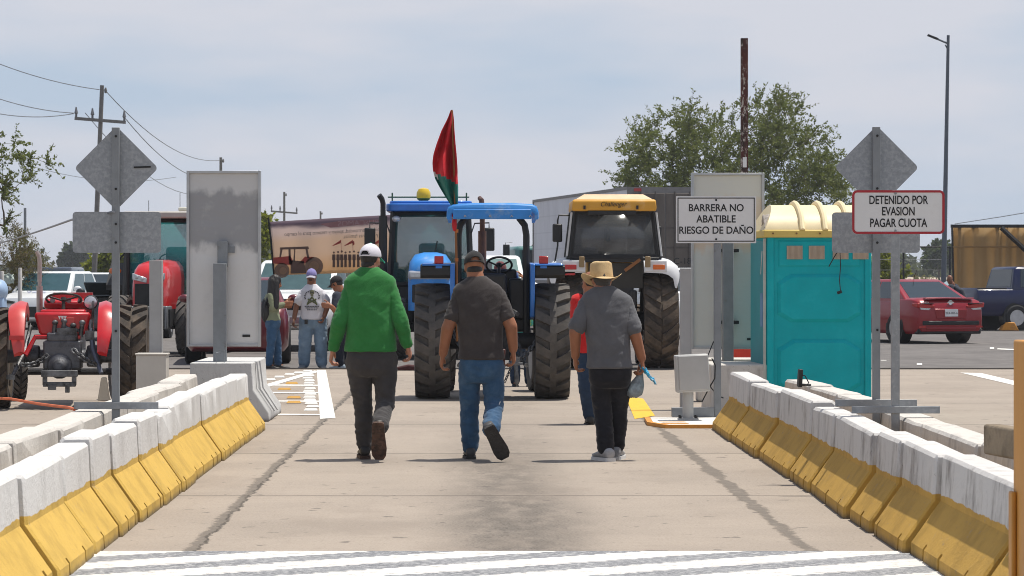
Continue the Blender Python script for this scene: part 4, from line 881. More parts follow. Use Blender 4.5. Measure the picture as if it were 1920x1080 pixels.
# ------------------------------------------------------------------ yellow roofed tractor seen from behind
Yy = 45.2; m_yel = M('roof_yellow', (.60, .30, .03), .5, 0, .08, 3, col2=(.62, .40, .18), thr=(.55, .75)); m_yelt = M('roof_top_pale', (.66, .47, .30), .6, 0, .08)  # paler tone for the raised top of the roof
m_fend = M('white_fender', (.62, .63, .65), .45, 0, .06, col2=(.40, .38, .35), thr=(.6, .75))
t = thing('cab_tractor', 'tractor with yellow cab roof and pale fenders seen from behind, right of the canopy', 'tractor', (lx(1149, Yy), Yy, 0))
for s in (-1, 1): ag_wheel(t, s * .735, 0, .76, .53, m_rubber2, m_grey2, n=19, fill=.55, worn=.045)
for s in (-1, 1): ag_wheel(t, s * .66, 2.3, .50, .32, m_rubber2, m_grey2, n=16)
b = MB(); b.tube([(-.55, 0, .76), (.55, 0, .76)], .15, 12); b.box((0, .0, .80), (.56, .7, .62)); b.box((0, 1.2, .95), (.5, 2.4, .6)); b.box((0, -.30, 1.22), (.62, .25, .40)); b.box((-.30, -.36, .95), (.12, .2, .6)); b.box((.30, -.36, .95), (.12, .2, .6)); b.build('rear_axle', m_dark, t, bevel=.03)
b = MB()
for s in (-1, 1): b.tube([(s * .28, -.2, .6), (s * .42, -.9, .5)], .03, 8); b.tube([(s * .25, -.25, 1.25), (s * .40, -.6, .55)], .02, 6)
b.tube([(0.02, -.35, 1.15), (.10, -.42, .55)], .03, 8); b.build('link_arms', m_iron, t)
lc = lambda px, py, y=0.: Vector((lx(px, Yy + y) - t.location.x, y, zt(py, Yy + y)))
z0, z1 = zt(484, Yy), zt(397, Yy)
cab_shell(t, -.70, .70, -.42, .95, z0, z1, .885, m_black, m_greyglass, .07)
for s in (-1, 1): MB().tube([(s * .745, -.44, z0 + .03), (s * .665, -.36, z1 - .02)], .02, 5).build('cab_trim', M('pale_trim', (.5, .5, .5), .5), t)
hb = [(-.66, .0), (.66, 0), (.66, .17), (-.66, .17)]
b = MB(); rings = []
for z, k in ((z1 + .0, .985), (z1 + .05, 1.0), (z1 + .16, .985), (z1 + .185, .955)): rings.append([(p * .665 * k, -.50 + (q + 1) * .83 + (1 - k), z) for p, q in ((-1, -1), (1, -1), (1, 1), (-1, 1))])
b.loft(rings); rf = b.build('cab_roof', m_yel, t, bevel=.05, seg=3)
b = MB(); rings = []
for z, k in ((z1 + .175, .94), (z1 + .27, .70)): rings.append([(p * .665 * k, .33 + q * .83 * k, z) for p, q in ((-1, -1), (1, -1), (1, 1), (-1, 1))])
b.loft(rings); b.build('roof_top', m_yelt, rf, bevel=.04)
text_mesh('Challenger', .105, m_ink, 'lettering', rf, (-.02, -.5085, z1 + .105), shear=.35, xs=.9)
b = MB()
for px in (1096, 1195): b.box(lc(px, 389, -.51), (.035, .04, .06))
b.build('hinges', m_black, rf)['kind'] = 'stuff'
MB().b2((-.42, -.50, z1 - .06), (.34, -.44, z1 + .005)).build('light_bar', m_black, rf, bevel=.008)
b = MB(); b.box((0, .25, z0 + .12), (.45, .3, .1)); b.box((0.02, .02, z0 + .16), (.36, .08, .22)); b.build('seat', m_black, t, bevel=.07)
b = MB().tube([(-.05, .9, z0 + .1), (-.05, .9, z1)], .05, 4); b.build('screen_post', m_black, t)
MB().b2((-.52, .6, z1 - .24), (.28, .62, z1 - .04)).build('sun_blind', M('blind', (.05, .06, .08), .6), t)
MB().b2((.24, .3, z0 + .05), (.52, .32, z1 - .06)).build('door_panel', M('cab_lining', (.06, .068, .08), .6), t)
b = MB(); b.b2((-.66, -.47, z0 - .07), (.66, -.40, z0 + .0)); b.build('rear_sill', m_black, t, bevel=.01)
b = MB(); b.b2((-.40, -.43, 1.28), (.45, -.30, z0 - .08)); b.build('rear_wall', M('dark_rear_wall', (.03, .027, .022), .7), t)
b = MB().box(lc(1186, 497, -.46), (.30, .03, .05), (0, R(-36), 0)); b.build('wooden_bar', m_wood, t)
for s in (-1, 1):
    b = MB(); zf = zt(486, Yy); zl = zt(505, Yy); rings = []
    for y, dz, k in ((-.60, -.18, .9), (-.56, -.06, .97), (-.42, 0, 1), (.3, .03, 1), (.7, -.2, 1), (.85, -.5, 1)):
        o = [(.46, -.03), (.46, .0), (.78, .0), (.90, -.03), (1.0, -.11), (1.03, -.22), (1.03, -.28), (1.0, -.27), (.97, -.13), (.88, -.07), (.78, -.045)]
        rings.append([(s * (.46 + (p - .46) * k), y, zf + q + dz) for p, q in o])
    b.loft(rings); fo = b.build('fender', m_fend, t, angle=50)
    MB().b2((s * .47, -.615, zf - .20), (s * .82, -.575, zf - .025)).build('lamp_panel', m_fend, fo, bevel=.012)
    MB().b2((s * .60, -.635, zf - .165), (s * .785, -.615, zf - .09)).build('tail_lamp', m_orange if s > 0 else m_redlamp, fo, bevel=.006)
    MB().b2((s * .475, -.645, zf - .13), (s * .56, -.61, zf + .04)).build('work_lamp', M('amber_work_lamp', (.25, .17, .08), .4), fo, bevel=.01)
MB().b2((-.80, -.60, zt(516, Yy)), (-.62, -.585, zt(508, Yy))).build('reflector', m_redlamp, t)
mirror(t, [(-.66, -.1, z1 - .08), (-.70, -.12, z1 - .06), (-.86, -.12, z1 - .06), (-.88, -.12, z1 - .14), (-.88, -.12, z0 + .2), (-.93, -.12, z0 - .1)], (-.885, -.14, zt(437, Yy)), (.155, .06, .29))
mirror(t, [(.64, -.1, z1 - .15), (.72, -.12, z1 - .2)], (.735, -.12, zt(440, Yy)), (.06, .05, .27))
b = MB(); b.prism([(1.0, 1.1), (1.0, 1.75), (2.6, 1.62), (2.75, 1.5), (2.75, 1.0)], 'x', -.38, .38); b.build('hood', m_yel, t, bevel=.05)

# ------------------------------------------------------------------ small old red tractor at the left, seen from behind
Yo = 31.9; m_ored = M('old_tractor_red', (.50, .012, .018), .32, 0, .14, 5, .03, 30, col2=(.42, .05, .045), thr=(.58, .74), scale2=6, coat=.5)
m_ored2 = M('faded_red', (.52, .05, .045), .4, 0, .1, 5, coat=.3)
t = thing('small_tractor', 'small old open red tractor with upright exhaust seen from behind at the left', 'tractor', (lx(119, Yo), Yo, 0), R(5))
sO = sc(Yo); lo = lambda px, py, y=0.: Vector((lx(px, Yo + y) - lx(119, Yo), y, zt(py, Yo + y)))
ag_wheel(t, -.76, 0, .565, .33, m_rubber2, m_cream2, n=18, fill=.5, worn=.045)
ag_wheel(t, .77, 0, .58, .33, m_rubber2, m_cream2, n=18, fill=.5, worn=.045)
for s in (-1, 1): ag_wheel(t, s * .60 - .05, 1.95, .32, .16, m_rubber, m_grey2, n=22, steer=R(12), fill=.7)
b = MB(); b.tube([(-.72, 0, .58), (.72, 0, .58)], .075, 12); b.box((0, -.04, .60), (.42, .46, .32)); b.box((0, .9, .78), (.34, 1.5, .4)); b.lathe([(.02, -.36), (.06, -.35), (.09, -.30), (.14, -.29), (.15, -.2)], (-.03, 0, .48), 'y', 14); b.box((0, -.12, .80), (.34, .3, .10))
for s in (-1, 1): b.lathe([(.12, s * .26), (.13, s * .38), (.08, s * .44)], (0, 0, .58), 'x', 12)
b.build('rear_axle', M('axle_grey', (.13, .135, .15), .5, .4, .35, 6, .3, 40, col2=(.02, .02, .02), thr=(.45, .65), scale2=6), t, bevel=.02)
b = MB()
for x, h in ((-.10, .2), (.0, .22), (.10, .16), (.20, .20)): b.tube([(x, -.2, .80), (x + .02, -.22, .80 + h * .8)], .025, 7); b.ell((x + .02, -.22, .80 + h * .8), (.035, .035, .03))
b.tube([(-.02, -.15, .98), (.05, -.2, .90), (.22, -.2, .86)], .02, 6); b.box((.05, -.22, .86), (.22, .10, .08)); b.box((.30, -.18, .82), (.10, .10, .10)); b.tube([(.34, -.2, 1.2), (.33, -.2, .9)], .015, 6); b.build('control_linkage', m_iron, t)
b = MB(); b.tube([(-.36, -.05, .92), (-.42, -.25, .62), (-.52, -.62, .38)], [.024, .028, .022], 8); b.box((-.54, -.66, .37), (.06, .14, .05), (0, 0, R(20))); b.build('lift_arm', m_iron, t)
b = MB(); b.tube([(.30, -.1, .98), (.34, -.25, .66), (.44, -.45, .40)], [.03, .03, .026], 8); b.build('lift_arm', M('bluish_iron', (.12, .13, .17), .5, .5), t)
b = MB(); b.prism([(.40, .10), (.44, .36), (.50, .36), (.54, .10)], 'y', -.50, -.46); b.build('support_plate', m_cream2, t, bevel=.01)
b = MB(); b.box((-.02, -.42, .40), (.40, .12, .07)); b.box((-.02, -.42, .28), (.36, .10, .05)); b.box((-.18, -.42, .34), (.05, .08, .14)); b.box((.14, -.42, .34), (.05, .08, .14)); b.box((.07, -.48, .24), (.05, .05, .1)); b.box((-.10, -.46, .25), (.09, .06, .06)); b.build('drawbar', m_iron, t, bevel=.006)
chain(t, (-.44, -.45, .5), (-.16, -.3, .60), .04, 9, .011); chain(t, (.12, -.30, .66), (.38, -.40, .50), .02, 8, .012)
# seat back panel / rear sheet with bow-tie emblem
zt_ = lo(0, 587).z; zb_ = lo(0, 622).z
b = MB(); b.prism([(-.26, zb_ - .01), (-.23, zb_ - .04), (.23, zb_ - .04), (.27, zb_), (.315, zt_ - .01), (.29, zt_ + .01), (-.29, zt_ + .01), (-.315, zt_ - .01)], 'y', -.20, -.12)
st = b.build('seat_pan', m_ored, t, bevel=.03, seg=3); b = MB(); b.b2((-.10, -.212, zb_ + .08), (.13, -.199, zb_ + .16)); b.build('seat_badge', m_ored2, st, bevel=.004)
b = MB(); zz = zb_ + .15
for dx in (-.032, 0, .032): b.prism([(.0 + dx - .016, zz + .03), (dx + .016, zz + .03), (dx, zz - .01 - (.02 if dx == 0 else 0))], 'y', -.218, -.213)
b.build('emblem', M('emblem_white', (.7, .7, .68), .4), st)
b = MB(); b.box((0, .05, zt_ + .01), (.50, .35, .06)); b.build('seat', m_ored, t, bevel=.02)
b = MB(); rings = []
for y, k, z in ((.55, 1, 1.28), (1.4, .95, 1.26), (1.9, .85, 1.20), (2.0, .7, 1.1)):
    rings.append([(p * .26 * k + .03, y, .85 + (z - .85) * q) for p, q in ((-1, 0), (-1, .7), (-.75, .93), (-.3, 1), (.3, 1), (.75, .93), (1, .7), (1, 0))])
b.loft(rings); b.box((.08, .55, 1.18), (.44, .2, .22)); b.build('hood', m_ored, t, angle=50)
b = MB(); b.box((.02, .40, zt_ + .10), (.52, .12, .10), (R(25), 0, 0)); b.build('dash', m_ored, t, bevel=.03)
b = MB()
for x in (-.14, .17, .04): b.lathe([(.03, -.01), (.03, .02)], (x, .335, zt_ + .14), 'y', 10)
b.build('gauges', M('gauge', (.25, .25, .24), .3), t)['kind'] = 'stuff'
p = lo(123, 561, .25); steering(t, (p.x, .25, p.z), .195, R(-20), M('dark_wheel', (.03, .03, .025), .5))
for s in (-1, 1):
    b = MB(); n = 18; pts = []
    for k in range(n + 1):
        a = R(5 + 120 * k / n); pts.append((a, .60 + .008 * math.sin(k)))
    rings = []
    zc0 = .585
    for a, r in pts:
        y, z = -math.cos(a) * r, zc0 + math.sin(a) * r * .99
        bul = .5 + .5 * math.sin(math.pi * (a - R(5)) / R(120)); wv = .17 * bul
        rings.append([(s * .40, y * .80, zc0 - .0 + (z - zc0) * .80), (s * .40, y, z), (s * (.40 + wv * .5), y * 1.02, z + .025 * bul), (s * (.42 + wv), y, z - .02), (s * (.42 + wv), y * .98, z - .045), (s * .425, y * .97, z - .03), (s * .425, y * .80, zc0 + (z - zc0) * .80)])
    b.loft(rings); fo = b.build('fender', m_ored2 if s < 0 else m_ored, t, angle=45)
    if s < 0:
        MB().box((s * .48, -.60, .80), (.16, .02, .05)).build('fender_strap', m_ored, fo)
b = MB(); p = lo(171, 567, .1); b.lathe([(.005, -.02), (.055, -.02), (.080, 0), (.084, .03), (.04, .12), (.01, .13)], (p.x, .1, p.z), 'y', 18); lm = b.build('work_lamp', m_dark, t)
MB().lathe([(.004, -.036), (.04, -.034), (.070, -.016), (.068, -.005)], (p.x, .1, p.z), 'y', 18).build('lens', m_lens, lm)
MB().tube([(p.x, .13, p.z - .05), (p.x + .01, .15, 1.0)], .012, 6).build('lamp_stalk', m_ored, lm)
b = MB(); p = lo(89, 600, 1.0); xq = p.x
b.tube([(xq, 1.0, 1.0), (xq, 1.0, lo(89, 536, 1.).z)], .036, 12); b.tube([(xq, 1.0, lo(89, 536, 1.).z), (xq, 1.0, lo(89, 528, 1.).z)], .022, 12); b.tube([(xq, 1.0, lo(89, 528, 1.).z), (xq + .002, 1.0, lo(89, 492, 1.).z), (xq - .008, 1.0, lo(89, 480, 1.).z), (xq - .035, 1.0, lo(89, 471, 1.).z)], [.026, .026, .025, .022], 12)
b.build('exhaust_pipe', M('bare_exhaust', (.42, .36, .34), .4, .6, .12, 8, col2=(.28, .18, .14), thr=(.5, .7), scale2=6), t)
MB().tube([(-.40, -.3, .60), (-.30, -.2, .80), (.2, -.2, .80)], .03, 6).build('footplate', m_ored, t)
for s in (-1, 1): MB().b2((s * .30 - .06, .2, .55), (s * .30 + .06, .9, .58)).build('footplate', m_dark, t)
b = MB(); b.tube([(-.6, 1.95, .34), (.55, 1.95, .34)], .04, 8); b.box((0, 1.95, .5), (.2, .2, .3)); b.build('front_axle', m_dark, t)
# pale blue cover at the very left edge
b = MB(); b.ell((0, 0, .0), (.12, .2, .16)); b.box((0, 0, -.26), (.18, .3, .34), top=(.9, .9)); o = b.build('drum', M('pale_blue_plastic', (.30, .42, .60), .5), bevel=.03); v = W(-1, 545, 40); o.location = v; tag(o, 'pale blue plastic drum cut by the left frame edge', 'drum')
MB().tube([(0, 0, -.4), (0, 0, -v.z)], .10, 10).build('drum_stand', m_dark, o)

def backlit(m, c, k):
    t_ = m.node_tree; b = t_.nodes['Principled BSDF']; tr = t_.nodes.new('ShaderNodeBsdfTranslucent'); x = t_.nodes.new('ShaderNodeMixShader'); x.inputs[0].default_value = k
    if isinstance(c, tuple): tr.inputs['Color'].default_value = (*c, 1)
    else: t_.links.new(c, tr.inputs['Color'])
    t_.links.new(b.outputs[0], x.inputs[1]); t_.links.new(tr.outputs[0], x.inputs[2]); t_.links.new(x.outputs[0], t_.nodes['Material Output'].inputs['Surface']); return m
# ------------------------------------------------------------------ cars
def car(name, label, loc, rz, L_, wd, prof, cabn, paint, wheelr=.33, axles=(), front=True, cat='car', glass=None, spokes=5, lights=True, tail_c=None, clad=None):
    """prof: (y, ztop, halfwidth factor, zbottom) stations rear -> front; cabn: (yb0,yb1,yt0,yt1,zbelt,zroof,top factor)"""
    t = thing(name, label, cat, loc, rz); hw = wd / 2; glass = glass or m_glass
    b = MB(); rings = []
    for y, z, k, zb in prof:
        q = [(-.90, zb), (-.985, zb + .10), (-1.0, zb + (z - zb) * .5), (-.985, z - (z - zb) * .22), (-.93, z - .035), (-.80, z), (0, z + .012)]
        rings.append([(p * hw * k, y, r) for p, r in q] + [(-p * hw * k, y, r) for p, r in q[-2::-1]])
    b.loft(rings); bd = b.build('body', paint, t, angle=40, bevel=.015)
    y0, y1, y2, y3, zb, zr, tf = cabn; hb = hw * .93; ht = hw * tf
    B = [Vector((-hb, y0, zb)), Vector((hb, y0, zb)), Vector((hb, y1, zb)), Vector((-hb, y1, zb))]; T = [Vector((-ht, y2, zr)), Vector((ht, y2, zr)), Vector((ht, y3, zr)), Vector((-ht, y3, zr))]
    Mid = [B[i].lerp(T[i], .93) for i in range(4)]
    b = MB(); b.loft([[p - Vector((0, 0, .12)) for p in B], B, Mid, [T[i].lerp(sum(T, Vector()) / 4, .07) + Vector((0, 0, 0)) for i in range(4)]]); b.build('cabin', paint, t, bevel=.045, seg=3, angle=50)
    def gl(nm, i, u0, u1, v0, v1):
        a, c, d, e = B[i], B[(i + 1) % 4], T[(i + 1) % 4], T[i]
        P = lambda u, v: a.lerp(c, u).lerp(e.lerp(d, u), v); n = (c - a).cross(e - a).normalized()
        q = [P(u0, v0), P(u1, v0), P(u1, v1), P(u0, v1)]; mid = sum(q, Vector()) / 4
        b = MB(); b.loft([[p - n * .005 for p in q], [p + n * .007 for p in q]]); b.build(nm, glass, t, bevel=.004)
    gl('rear_window', 0, .08, .92, .10, .88); gl('windscreen', 2, .06, .94, .08, .90)
    for i, (f0, f1) in ((1, (.06, .94)), (3, (.06, .94))): 
        gl('side_window', i, f0 + .02, .50, .08, .88); gl('side_window', i, .53, f1 - .02, .08, .88)
    for yw in axles:
        for s in (-1, 1):
            MB().lathe([(.01, s * (hw * .70)), (wheelr * 1.16, s * hw * .70), (wheelr * 1.16, s * (hw * .985 + .006)), (.01, s * (hw * .985 + .006))], (0, yw, wheelr + .02), 'x', 28).build('arch_gap_shade', m_black, t)  # black disc stands in for the shaded gap around the wheel
            car_wheel(t, s * (hw - .085), yw, wheelr, .21, spokes=spokes)
    for s in (-1, 1):
        yq = y1 - .18; o = MB().ell((s * (hw + .09), yq, zb + .10), (.11, .06, .075)).build('side_mirror', paint, t)
    return t
def plate_on(t, c, wd_, ht_, n=1, body='', d=(R(90), 0, 0)):
    o = MB().box(c, (wd_, .012, ht_)).build('number_plate', m_plate, t)
    return o
# red sedan, right
m_sed = M('metallic_red_paint', (.25, .006, .014), .30, .1, .05, coat=.35)
Ys = 62.0
pro = [(-2.24, .70, .80, .34), (-2.22, .84, .90, .27), (-2.12, .945, .955, .22), (-1.9, .985, .985, .2), (-1.5, .985, 1.0, .20), (-1.0, .95, 1.0, .2), (0, .93, 1, .2), (.9, .94, 1.0, .2), (1.3, .92, .99, .2), (1.9, .80, .95, .22), (2.15, .68, .86, .25), (2.24, .58, .74, .32)]
t = car('sedan', 'red sedan seen from behind on the asphalt beyond the two sign posts', (lx(1703, Ys + .3), Ys + 1.6, 0), R(21), 4.48, 1.74, pro, (-1.72, 1.05, -.75, .25, .93, 1.385, .66), m_sed, .325, (-1.30, 1.38), spokes=6)
MB().b2((-.70, -2.262, .40), (.70, -2.15, .49)).build('bumper_insert', m_black, t, bevel=.02)
MB().b2((-.62, -2.25, .30), (.62, -2.15, .36)).build('bumper_strip', m_sed, t, bevel=.02)
MB().b2((-.78, -2.2, .20), (.78, -2.0, .33)).build('diffuser', m_black, t, bevel=.03)
for s in (-1, 1):
    b = MB().prism([(s * .38, .82), (s * .62, .86), (s * .83, .88), (s * .82, .78), (s * .60, .76), (s * .40, .78)], 'y', -2.245, -2.0); lo_ = b.build('tail_light', m_redlamp, t, bevel=.015)
    MB().prism([(s * .50, .76), (s * .76, .78), (s * .74, .735), (s * .55, .725)], 'y', -2.24, -2.0).build('reverse_light', m_lens, lo_)
    MB().b2((s * .44, -2.262, .858), (s * .78, -2.16, .87)).build('lamp_trim', m_black, lo_)
    MB().box((s * .70, -2.235, .36), (.16, .02, .035)).build('reflector', m_redlamp, t)
MB().prism([(-.42, .75), (.42, .75), (.36, .53), (-.36, .53)], 'y', -2.255, -2.18).build('plate_recess', m_sed, t, bevel=.02)
pl = plate_on(t, (0, -2.262, .665), .32, .16); text_mesh('YFA-001-A', .07, m_ink, 'lettering', pl, (0, -2.2695, .655), xs=.95)
b = MB(); b.lathe([(.04, -.006), (.048, -.010), (.054, -.006), (.048, 0), (.04, -.004)], (0, -2.215, .885), 'y', 20); b.box((0, -2.225, .885), (.16, .01, .022)); b.build('emblem', m_chrome, t)
MB().b2((-.60, -2.2, .968), (.60, -2.06, .99)).build('boot_lip', m_sed, t, bevel=.02)
MB().tube([(0, -.62, 1.38), (0, -.78, 1.60)], .006, 5).build('antenna', m_black, t)
text_mesh('VERSA', .06, m_chrome, 'lettering', t, (-.62, -2.215, .885), xs=1.1)
# white suv beyond it
suv = [(-2.2, 1.0, .85, .36), (-2.15, 1.08, .95, .28), (-1.5, 1.06, 1, .25), (0, 1.05, 1, .25), (1.0, 1.06, 1, .25), (1.6, 1.0, .97, .25), (2.1, .88, .88, .28), (2.2, .7, .80, .34)]
car('suv', 'white car with pale windscreen behind the red sedan, beside the blue pickup', (lx(1835, 88), 88, 0), R(100), 4.4, 1.8, suv, (-2.05, 1.15, -1.75, .25, 1.05, 1.62, .74), m_white, .34, (-1.35, 1.35), glass=M('pale_glass', (.25, .36, .38), .08))
# blue pickup at the right edge
m_navy = M('navy_paint', (.004, .008, .05), .3, .0, .1, coat=.3)
pk = [(-2.7, 1.0, .92, .45), (-2.65, 1.12, .98, .40), (-1.0, 1.12, 1, .36), (-.9, 1.12, 1, .34), (.5, 1.10, 1, .34), (.9, 1.12, 1, .34), (2.0, 1.08, .97, .36), (2.5, .95, .9, .4), (2.6, .8, .85, .45)]
Yp = 77.0
t = car('pickup_truck', 'dark blue pickup truck side-on at the right edge under the tan awning', (lx(1978, Yp), Yp, 0), R(-76), 5.2, 1.9, pk, (-1.65, 1.30, -1.52, .50, 1.10, 1.70, .78), m_navy, .34, (-1.55, 1.75), cat='pickup')
b = MB(); b.b2((-.86, -2.62, .80), (.86, -1.8, 1.128)); b.build('bed_liner', m_black, t)
MB().tube([(.965, -.42, .5), (.965, -.42, 1.2), (.84, -.42, 1.66)], .012, 5).build('trim_line', M('pale_line', (.25, .28, .35), .4), t)
MB().box((.962, .25, .96), (.008, .34, .05)).build('side_badge', m_chrome, t)
b = MB(); b.prism([(-.24, 0), (-.12, .22), (.12, .22), (.24, 0)], 'y', -.2, .2); v = G(1886, 620); o = b.build('wheel_chock', m_oran, bevel=.02); o.location = (lx(1886, 76.2), 75.8, 0); tag(o, 'orange block on the ground between the blue pickup wheels', 'block')
# tan awning: beam, brace, hanging cloth
Ya = 82.0; m_tan = M('tan_cloth', (.46, .34, .19), .9, 0, .12, 2, col2=(.36, .25, .13), thr=(.45, .65), scale2=1.2)
t = thing('awning', 'tan cloth curtain hanging from a dark beam frame at the right edge', 'awning', (lx(1788, Ya), Ya, 0))
la = lambda px, py: Vector((lx(px, Ya) - t.location.x, 0, zt(py, Ya)))
b = MB(); b.b2((la(1783, 0).x, -.06, la(0, 427).z), (la(2060, 0).x, .06, la(0, 421).z)); b.build('beam', m_black, t)
b = MB(); b.tube([la(1876, 427) + Vector((0, -.1, 0)), la(1960, 505) + Vector((0, -.1, 0))], .07, 4); b.build('brace', m_black, t)
b = MB(); b.tube([la(1785, 425), la(1788, 540), la(1788, 600)], .03, 6); b.build('post', m_black, t)
x0, x1 = la(1786, 0).x, la(2060, 0).x; z0, z1 = la(0, 585).z, la(0, 426).z
backlit(m_tan, (.62, .47, .28), .6); b = MB().grid(lambda u, v: Vector((x0 + (x1 - x0) * u, .10 + .06 * math.sin(u * 62 + 2 * math.sin(u * 17)) + .05 * noise.noise((u * 30, v * .6, 0)), z0 + (z1 - z0) * v)), 120, 8); b.build('cloth', m_tan, t, solid=.01, angle=70)
b = MB().tube([la(1786, 463) + Vector((0, -.02, 0)), la(1990, 463) + Vector((0, -.02, 0))], .02, 4); b.build('cloth_seam', m_tan, t)

# white car front-on, left; second white car; dark suv; black car
def front_dress(t, L2, zl, wd, m_p, grille=True):
    for s in (-1, 1): MB().prism([(s * wd * .24, zl), (s * wd * .44, zl + .06), (s * wd * .45, zl - .03), (s * wd * .27, zl - .06)], 'y', L2 - .25, L2 + .005).build('headlight', m_glass, t, bevel=.01)
    MB().prism([(-wd * .26, zl - .42), (wd * .26, zl - .42), (wd * .34, zl - .26), (wd * .20, zl - .14), (-wd * .20, zl - .14), (-wd * .34, zl - .26)], 'y', L2 - .2, L2 + .02).build('lower_grille', m_black, t, bevel=.01)
Yw = 79.0
hat = [(-2.1, 1.0, .85, .36), (-2.05, 1.08, .95, .28), (-1.4, 1.04, 1, .22), (0, 1.0, 1, .2), (.9, 1.02, 1, .2), (1.5, .98, .98, .2), (1.95, .86, .90, .22), (2.06, .60, .82, .28)]
t = car('hatchback', 'white hatchback facing the camera behind the red tractor steering wheel', (lx(97, Yw), Yw, 0), R(180 - 8), 4.15, 1.80, hat, (-2.0, 1.05, -1.7, .15, 1.0, 1.58, .76), m_white, .33, (-1.25, 1.3), glass=M('blue_green_glass', (.03, .075, .09), .05))
front_dress(t, 2.07, .76, 1.8, m_white)
b = MB()
for k, (x, w_) in enumerate(((-.22, .10), (-.09, .07), (.05, .12), (.19, .08))): b.box((x, 1.5, 1.012), (w_, .05, .006), (R(-16), 0, 0))
b.build('bonnet_sticker', M('blue_sticker_print', (.20, .22, .45), .5), t)['kind'] = 'stuff'
car('suv', 'dark blue-black suv parked behind the white hatchback', (lx(98, 97), 97, 0), R(176), 4.5, 1.85, suv, (-2.05, 1.15, -1.75, .25, 1.05, 1.74, .78), M('dark_paint', (.012, .016, .028), .25, coat=.8), .35, (-1.35, 1.35))
car('hatchback', 'white car with a parking sticker beside the dark suv, behind the black car', (lx(184, 93), 93, 0), R(176), 4.2, 1.75, hat, (-2.0, 1.05, -1.7, .15, 1.0, 1.55, .78), m_white, .33, (-1.25, 1.3))
t = car('sedan', 'black car with raised bonnet just right of the small red tractor', (lx(238, 66), 66, 0), R(178), 4.3, 1.7, hat, (-1.9, 1.0, -1.6, .1, 1.0, 1.30, .74), M('black_paint_gloss', (.01, .01, .011), .25, coat=.8), .33, (-1.25, 1.3))
MB().prism([(1.0, 1.03), (1.04, 1.02), (1.55, 1.30), (1.5, 1.33)], 'x', -.75, .75).build('bonnet', m_glass, t, bevel=.02)
t = car('hatchback', 'small red car farther back left of the red cab tractor', (lx(205, 110), 110, 0), R(178), 4.0, 1.7, hat, (-1.9, 1.0, -1.6, .1, 1.0, 1.5, .76), m_tred, .33, (-1.25, 1.3))
# dark red car hidden behind the left panel
m_drk = M('dark_red_paint', (.13, .008, .014), .3, .1, .06, coat=.8)
t = car('sedan', 'dark red car mostly hidden behind the tall left panel, by the woman in green', (lx(440, 48.5), 49.4, 0), R(4), 4.3, 1.74, pro, (-1.62, 1.05, -.70, .30, .97, 1.45, .70), m_drk, .325, (-1.30, 1.38))
# white pickup front-on behind the man in the white t-shirt
Yk = 58.0
pk2 = [(-2.7, 1.0, .92, .5), (-1.0, 1.14, 1, .4), (.5, 1.14, 1, .4), (.9, 1.16, 1, .4), (2.0, 1.12, .98, .40), (2.5, 1.04, .95, .42), (2.62, .95, .93, .45)]
t = car('pickup_truck', 'white pickup facing the camera behind the man in the white t-shirt', (lx(566, Yk), Yk, 0), R(180 - 5), 5.3, 1.9, pk2, (-.85, 1.15, -.72, .45, 1.14, 1.78, .78), m_white, .39, (-1.75, 1.75), cat='pickup', glass=M('pickup_glass', (.06, .11, .12), .05))
MB().b2((-.52, 2.56, .80), (.52, 2.645, 1.02)).build('grille', m_black, t, bevel=.02); MB().b2((-.90, 2.55, .50), (.90, 2.74, .70)).build('bumper', m_chrome, t, bevel=.04)
for s in (-1, 1): MB().b2((s * .56, 2.45, .82), (s * .88, 2.65, 1.02)).build('headlight', m_lens, t, bevel=.03)
MB().b2((-.16, 2.742, .55), (.16, 2.75, .67)).build('number_plate', m_plate, t)
# white van seen through the canopy, white car at the right of the yellow tractor
t = car('pickup_truck', 'white pickup seen through the open canopy of the blue tractor', (lx(915, 66), 66, 0), R(180), 5.3, 1.9, pk2, (-.85, 1.15, -.72, .45, 1.14, 1.93, .76), m_white, .39, (-1.75, 1.75), cat='pickup', glass=M('pale_green_glass', (.18, .27, .26), .06))
t = car('suv', 'white car behind the right rear tyre of the yellow roofed tractor', (lx(1268, 68), 68, 0), R(180), 4.4, 1.8, suv, (-2.05, 1.15, -1.75, .25, 1.05, 1.65, .76), m_white, .34, (-1.35, 1.35))

# ------------------------------------------------------------------ semi trailer and truck
def trailer_mat(name, base, dark, horiz, d=.35):
    m, N, Lk, b = node_mat(name); co = N.new('ShaderNodeTexCoord').outputs['Object']; sp = N.new('ShaderNodeSeparateXYZ'); Lk(co, sp.inputs[0])
    n = noisen(N, Lk, mapn(N, Lk, co, (1, 1, .35)), .9, 7); c = mixc(N, Lk, sstep(N, Lk, n, .4, .75, 0, .55), base, dark)
    fr = mathn(N, Lk, 'FRACT', mathn(N, Lk, 'DIVIDE', sp.outputs[2] if horiz else sp.outputs[1], d)); c = mixc(N, Lk, sstep(N, Lk, fr, .90, .95, 0, .35), c, dark)
    Lk(c, b.inputs['Base Color']); b.inputs['Roughness'].default_value = .6; return m
A = W(1177, 352, 94.); Bp = W(1000, 372, 111.); dv = Vector((Bp.x - A.x, Bp.y - A.y, 0)); ln = dv.length; rz = math.atan2(dv.y, dv.x) - math.pi / 2
t = thing('semi_trailer', 'long pale box trailer with dirty brown rear doors marked C-18', 'trailer', (A.x, A.y, 0), rz)
zt_t, zb_t = A.z, 1.15; m_tr = trailer_mat('trailer_side', (.66, .66, .70), (.44, .44, .47), True, .62); m_trr = M('brown_door', (.16, .135, .115), .75, 0, .15, 1.5, col2=(.085, .07, .06), thr=(.42, .68), scale2=.8, stretch=(1, 1, .4))
MB().b2((0, .04, zb_t), (2.55, ln, zt_t)).build('box', m_tr, t)
